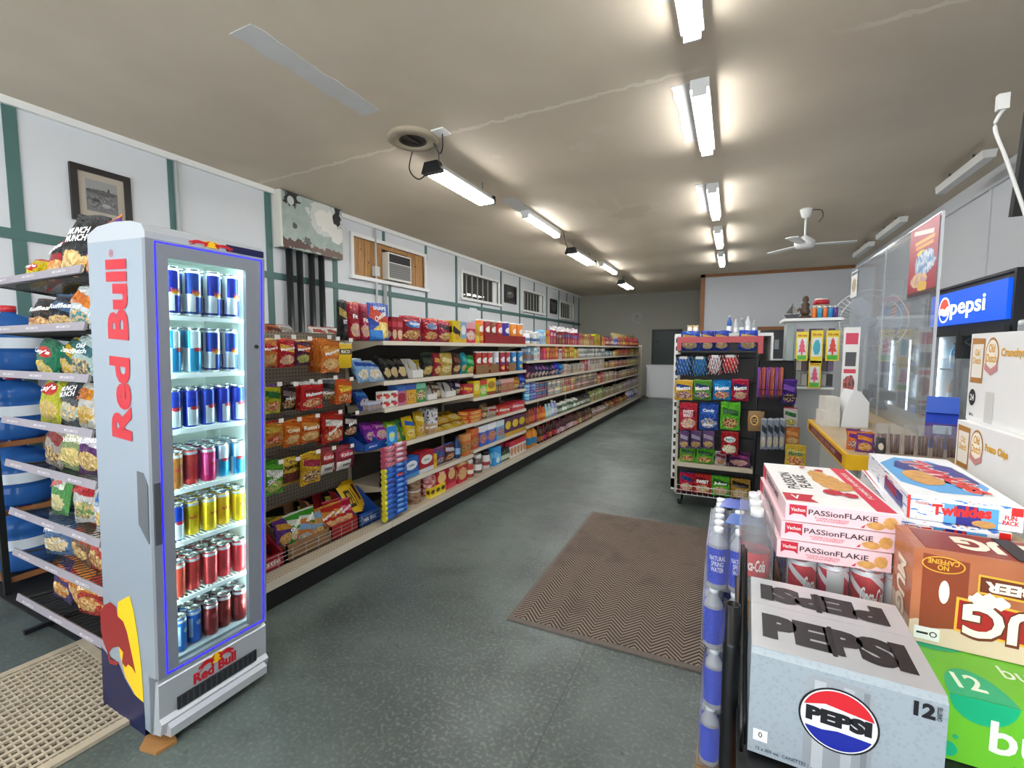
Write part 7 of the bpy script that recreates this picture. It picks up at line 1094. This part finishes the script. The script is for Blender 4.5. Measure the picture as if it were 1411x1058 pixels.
# cabinet behind with lighters and air fresheners
cbn = empty('tobacco_cabinet', (0, 5.0, 0), label='white and grey tobacco cabinet behind the counter end', cat='cabinet'); c0, c1 = .46, .84
part('carcass', MB().box(c0, c1, .10, .38, .0, 1.76), mat('c3c6c6', .5), cbn); part('top_shelf', B(c0-.04, c1+.04, -.04, .40, 1.76, 1.785), white, cbn); part('shelf', B(c0+.02, c1, -.02, .10, 1.13, 1.15), white, cbn); part('side_strip', B(c0, c0+.06, .08, .10, 1.16, 1.74), mat('8fa09a', .3), cbn)
for i in range(4):
    for j in range(6): part('packet', B(c0+.08+.05*j, c0+.125+.05*j, .04, .10, 1.16+.14*i, 1.27+.14*i), mat(('8a8c8a', '5a4a50', 'a8a8a0', '6a5a78', '3a3a3c', 'b0a8a0')[(i*5+j*2) % 6], .5), cbn)
for i, (a, b, t_, b_, c) in enumerate(((1096, 1114.5, 457, 497, 'd8506a'), (1116, 1135, 455, 500, '3aa8b8'), (1137, 1158, 455, 497, 'd8422f'), (1113, 1132, 497, 534, 'd85a7a'))):
    p, q = aty(a, b_, 4.94), aty(b, t_, 4.94); w_, h_ = q.x-p.x, q.z-p.z; o = empty('air_freshener', ((p.x+q.x)/2, 4.94, p.z), (0, 0, 0), ('pink tree', 'turquoise', 'red tree', 'lower pink tree')[i]+' air freshener card hanging before the tobacco cabinet', 'air freshener', 'air freshener cards')
    part('card', B(-w_/2, w_/2, 0, .004, 0, h_), mat('e6cf2a', .45), o); part('window_print', B(-w_*.38, w_*.38, -.001, 0, h_*.2, h_*.78), mat('d8dcd8', .4), o); flat_text('little trees', 'lettering', o, mat('b02a1c', .5), 1, 0, (0, -.001, h_*.88), (1, 0, 0), (0, 0, 1), w_*.75, h_*.09, .02)
    tree = [(0, .78), (.16, .62), (.10, .62), (.24, .47), (.14, .47), (.30, .30), (.06, .30), (.06, .2), (-.06, .2), (-.06, .30), (-.30, .30), (-.14, .47), (-.24, .47), (-.10, .62), (-.16, .62)] if i != 1 else blobpoly(0, .48, .28, .24, 16, .1, 4)
    poly('tree_print', o, mat(c, .4), [(x*w_*1.1, -.002, z*h_) for x, z in tree]); part('green_print', B(-w_*.38, w_*.38, -.0015, -.0005, h_*.04, h_*.19), mat('4ab03a', .4), o) if i != 1 else None
    part('hook', MB().tube([(0, -.01, h_+.004), (0, .10+.06, h_+.004)], .003, 5), mat('9a9890', .3, .8), o)
for i, (a, c) in enumerate(((1119, 'e07a2a'), (1126.5, '3a9ac8'), (1134, 'e0702a'), (1141, '2f8ac0'), (1148, '5a3a8a'))):
    p = aty(a+3, 436, 5.02); o = empty('lighter_tube', (p.x, 5.02, 1.786), (0, 0, 0), ('left orange', 'left blue', 'right orange', 'right blue', 'purple')[i]+' lighter standing in the row on the cabinet top', 'lighter', 'lighters on the cabinet'); part('body', MB().lathe([(.020, 0), (.020, .085), (.017, .09)], 12), mat(c, .3), o); part('cap', MB().lathe([(.016, .088), (.016, .108)], 10), mat('c8c8c4', .3, .6), o)
p = aty(1131, 430, 5.14); o = empty('red_lid_tub', (p.x, 5.14, 1.786), (0, 0, 0), 'round tub with red and white lid behind the lighters', 'tub'); part('tub', MB().lathe([(.055, 0), (.06, .13)], 18), mat('b8a890', .5), o); part('lid', MB().lathe([(.065, .13), (.065, .165), (.055, .175)], 18), mat('b0202a', .4), o); part('rim', MB().lathe([(.056, .174), (.05, .185)], 18), mat('d8d4d0', .4), o)
p = aty(1109, 436, 5.05); o = empty('carved_figurine', (p.x, 5.05, 1.786), (0, 0, .3), 'small dark brown carved figurine on the cabinet top', 'figurine'); bz = mat('4a3828', .5, grain=.5, gs=40)
part('base', MB().lathe([(.055, 0), (.05, .02), (.03, .03)], 14), bz, o); part('figure', MB().lathe([(.03, .028), (.045, .06), (.03, .10), (.038, .13), (.018, .15), (.028, .17), (.022, .20), (.006, .21)], 10), bz, o); part('branch', MB().tube([(0, 0, .06), (-.05, 0, .09), (-.075, .01, .06)], .014, 7), bz, o)
p = aty(1091, 441, 5.0); o = empty('model_boat', (p.x-.0, 5.0, 1.786), (0, 0, 0), 'small black model sailing boat at the cabinet end', 'model boat'); part('hull', MB().prism([(-.065, .035), (-.045, 0), (.045, 0), (.065, .04)], -.018, .018, 'y'), mat('17181a', .4), o); part('mast', MB().tube([(0, 0, .03), (0, 0, .14)], .003, 6), mat('2a2220', .5), o); part('sail', MB().prism([(-.003, .045), (-.05, .05), (-.003, .12)], -.001, .001, 'y'), mat('55504a', .6), o); part('sail', MB().prism([(.004, .045), (.05, .055), (.004, .13)], -.001, .001, 'y'), mat('8a857c', .6), o)
# pedestal fan behind the guard
p = aty(1197, 443, 5.0); pf = empty('pedestal_fan', (p.x, 5.62, 0), (0, 0, 0), 'large white wire-cage pedestal fan behind the sneeze guard', 'fan'); p = aty(1197, 443, 5.62); pf.location = (p.x, 5.62, 0)
hd = part('motor', MB().lathe([(.05, -.02), (.07, .02), (.06, .12), (.02, .15)], 16), mat('c8caca', .4), pf, loc=(0, 0, p.z), rot=(-math.pi/2, 0, 0)); part('pole', MB().tube([(0, .05, .03), (0, .05, p.z)], .018, 10), white, pf); part('foot', MB().lathe([(.2, 0), (.19, .03), (.03, .05)], 24), white, pf)
mb = MB(); rr = .31
for k in range(44): a = 2*math.pi*k/44; mb.tube([(.06*math.cos(a), -.07, p.z+.06*math.sin(a)), (rr*.7*math.cos(a), -.06, p.z+rr*.7*math.sin(a)), (rr*math.cos(a), 0, p.z+rr*math.sin(a)), (rr*.5*math.cos(a), .07, p.z+rr*.5*math.sin(a))], .0022, 4)
for q in (1, .8): mb.tube([(rr*q*math.cos(2*math.pi*k/40), 0 if q == 1 else -.055, p.z+rr*q*math.sin(2*math.pi*k/40)) for k in range(41)], .005, 6)
part('cage', mb, mat('e2e4e4', .4), pf)
for k in range(3): part('blade', MB().prism([(.03, -.02), (.12, -.09), (.25, -.06), (.26, .03), (.10, .05), (.03, .02)], -.004, .004, 'z'), mat('c3cdd0', .3), pf, loc=(0, -.02, p.z), rot=(math.pi/2, k*2.094, 0))
# ================================================================ DRINKS COOLER WITH LIT SIGN, SECOND COOLER
def cooler(y0, y1, name, label, sign):
    X0, X1 = 1.70, 2.30; Z1 = 2.03; bk = mat('0f1012' if sign else '7d848a', .35); o = empty(name, (0, 0, 0), (0, 0, 0), label, 'cooler')
    part('back', B(X1-.03, X1, y0, y1, .05, 1.70), mat('d6dcde', .4), o); part('side', B(X0, X1, y0, y0+.03, .05, Z1), bk, o); part('side', B(X0, X1, y1-.03, y1, .05, Z1), bk, o); part('base', B(X0, X1, y0, y1, 0, .25), bk, o); part('header', B(X0+.02, X1, y0+.03, y1-.03, 1.66, Z1), bk, o); part('roof', B(X0, X1, y0, y1, Z1, Z1+.02), bk, o)
    part('liner', MB().box(X0+.06, X1-.03, y1-.04, y1-.031, .25, 1.66).box(X0+.06, X1-.03, y0+.031, y0+.04, .25, 1.66), mat('dfe5e6', .4), o)
    for z in (.27, .62, .97, 1.32): part('shelf', B(X0+.06, X1-.04, y0+.045, y1-.045, z-.012, z), mat('c8cdce', .4), o)
    part('mullion', B(X0+.0, X0+.05, (y0+y1)/2-.03, (y0+y1)/2+.03, .25, 1.66), bk, o); part('led_strip', B(X0+.06, X0+.07, y1-.06, y1-.045, .3, 1.6), mat('f4f8ff', .4, emit=8), o); part('led_strip', B(X0+.06, X0+.07, (y0+y1)/2-.01, (y0+y1)/2+.01, .3, 1.6), mat('f4f8ff', .4, emit=8), o)
    for s in range(2):
        a, b = (y0+.02, (y0+y1)/2-.002) if s == 0 else ((y0+y1)/2+.002, y1-.02)
        d = part('door', MB().box(X0-.03, X0-.005, a, a+.05, .22, 1.665).box(X0-.03, X0-.005, b-.05, b, .22, 1.665).box(X0-.03, X0-.005, a+.05, b-.05, .22, .28).box(X0-.03, X0-.005, a+.05, b-.05, 1.61, 1.665), bk, o); part('pane', B(X0-.02, X0-.015, a+.05, b-.05, .28, 1.61), glass('eef4f6', .9, .03), d)
    return o
co = cooler(4.27, 5.70, 'drinks_cooler', 'black glass-door cooler with lit blue sign at the right wall', True)
sg = part('lit_sign', B(1.685, 1.72, 4.33, 5.67, 1.71, 1.99), mat('0a46b4', .4, emit=.75, name='sign_blue'), co)
def sgp(px, py): return atx(px, py, 1.6835)
flat_text('pepsi', 'sign_lettering', sg, mat('ffffff', .4, emit=1.6), 0, 0, (1.6835, 4.93, 1.835), (0, -1, 0), (0, 0, 1), .60, .165, .012)
gx, gy, gz = 1.683, 5.36, 1.845; gr_ = .10
ring = lambda r, x: [(x, gy-r*math.cos(2*math.pi*i/32), gz+r*math.sin(2*math.pi*i/32)) for i in range(32)]
poly('globe_print', sg, mat('f4f6f8', .4, emit=1.5), ring(gr_*1.12, gx)); arc = lambda a0, a1, x: [(x, gy-gr_*math.cos(a0+(a1-a0)*i/16), gz+gr_*math.sin(a0+(a1-a0)*i/16)) for i in range(17)]
poly('globe_red', sg, mat('d83a2a', .4, emit=.9), arc(.15, math.pi-.1, gx-.0008)+[(gx-.0008, gy+gr_*.4, gz+gr_*.15), (gx-.0008, gy-gr_*.2, gz-.0), (gx-.0008, gy-gr_*.7, gz+gr_*.28)]); poly('globe_blue', sg, mat('0a3aa8', .4, emit=.8), arc(math.pi+.35, 2*math.pi-.5, gx-.0008)+[(gx-.0008, gy-gr_*.2, gz-gr_*.55), (gx-.0008, gy+gr_*.5, gz-gr_*.42)])
R = random.Random(9); cb_ = ['2a3a90', '4a9ac8', 'c8c02a', 'b82a3a', '1a1a1c', '3a6ab0', 'c86a2a', 'd8dadc', '2a7a4a']; n_ = 0
for zi, z in enumerate((.27, .62, .97, 1.32)):
    for j in range(15):
        y = 4.38+j*.088
        if abs(y-4.985) < .05: continue
        n_ += 1; h = .23+R.uniform(0, .03); c = cb_[(zi*4+j//2) % 9]; product('drink_bottle', 'bottle', (.07, .07, h), (1.86, y, z), R.uniform(0, 6), design(c, [('rect', .5, .4, 1, .3, 'd8d8d8')], .2), 'bottle on %s shelf of the lit-sign cooler, %s from the near end' % (('bottom', 'second', 'third', 'top')[zi], ORD[j+1]), 'bottle', 'bottles in the lit-sign cooler', lid=lidw if j % 2 else lidk)
co2 = cooler(5.78, 7.15, 'grey_cooler', 'second black cooler beyond the lit-sign cooler behind sneeze guard', False)
part('header_panel', B(1.69, 1.72, 5.84, 7.1, 1.70, 1.99), mat('8f969c', .4), co2)
for zi, z in enumerate((.27, .62, .97, 1.32)):
    for j in range(13):
        y = 5.9+j*.088; product('drink_bottle', 'bottle', (.07, .07, .25), (1.86, y, z), 0., design(('3a5ab0', 'c8d0d8', '8a9ab8')[(j//3+zi) % 3], [('rect', .5, .4, 1, .3, 'd8d8d8')], .2), 'bottle on %s shelf of the second cooler, %s from the near end' % (('bottom', 'second', 'third', 'top')[zi], ORD[j+1]), 'bottle', 'bottles in the second cooler', lid=lidw)
# black screen hung from the ceiling at the right edge
tv = empty('ceiling_screen', (1.67, 3.0, 2.41), (math.radians(12), 0, math.radians(-8)), 'black television screen hung at the right edge of the view', 'screen'); part('casing', MB().prism([(-.48, -.27), (.48, -.27), (.48, .27), (-.46, .27), (-.48, .25)], -.03, .03, 'y'), mat('0b0b0c', .7), tv); part('glass', B(-.46, .46, -.033, -.03, -.25, .25), mat('0a0b0d', .6), tv)
m_ = part('mount', MB().tube([(0, .05, 0), (0, .05, .92)], .02, 10), black, tv)
pts = [(1.10, 2.98, 2.62), (1.07, 2.98, 2.54), (1.11, 2.96, 2.38), (1.18, 2.94, 2.12), (1.25, 2.93, 1.85)]
o = cord(pts, 'white cable hanging beside the black ceiling screen', .008); o.data.materials[0] = mat('d8d8d4', .4); part('plug', MB().box(1.07, 1.11, 2.965, 2.995, 2.61, 2.68), mat('d8d8d4', .4), o)
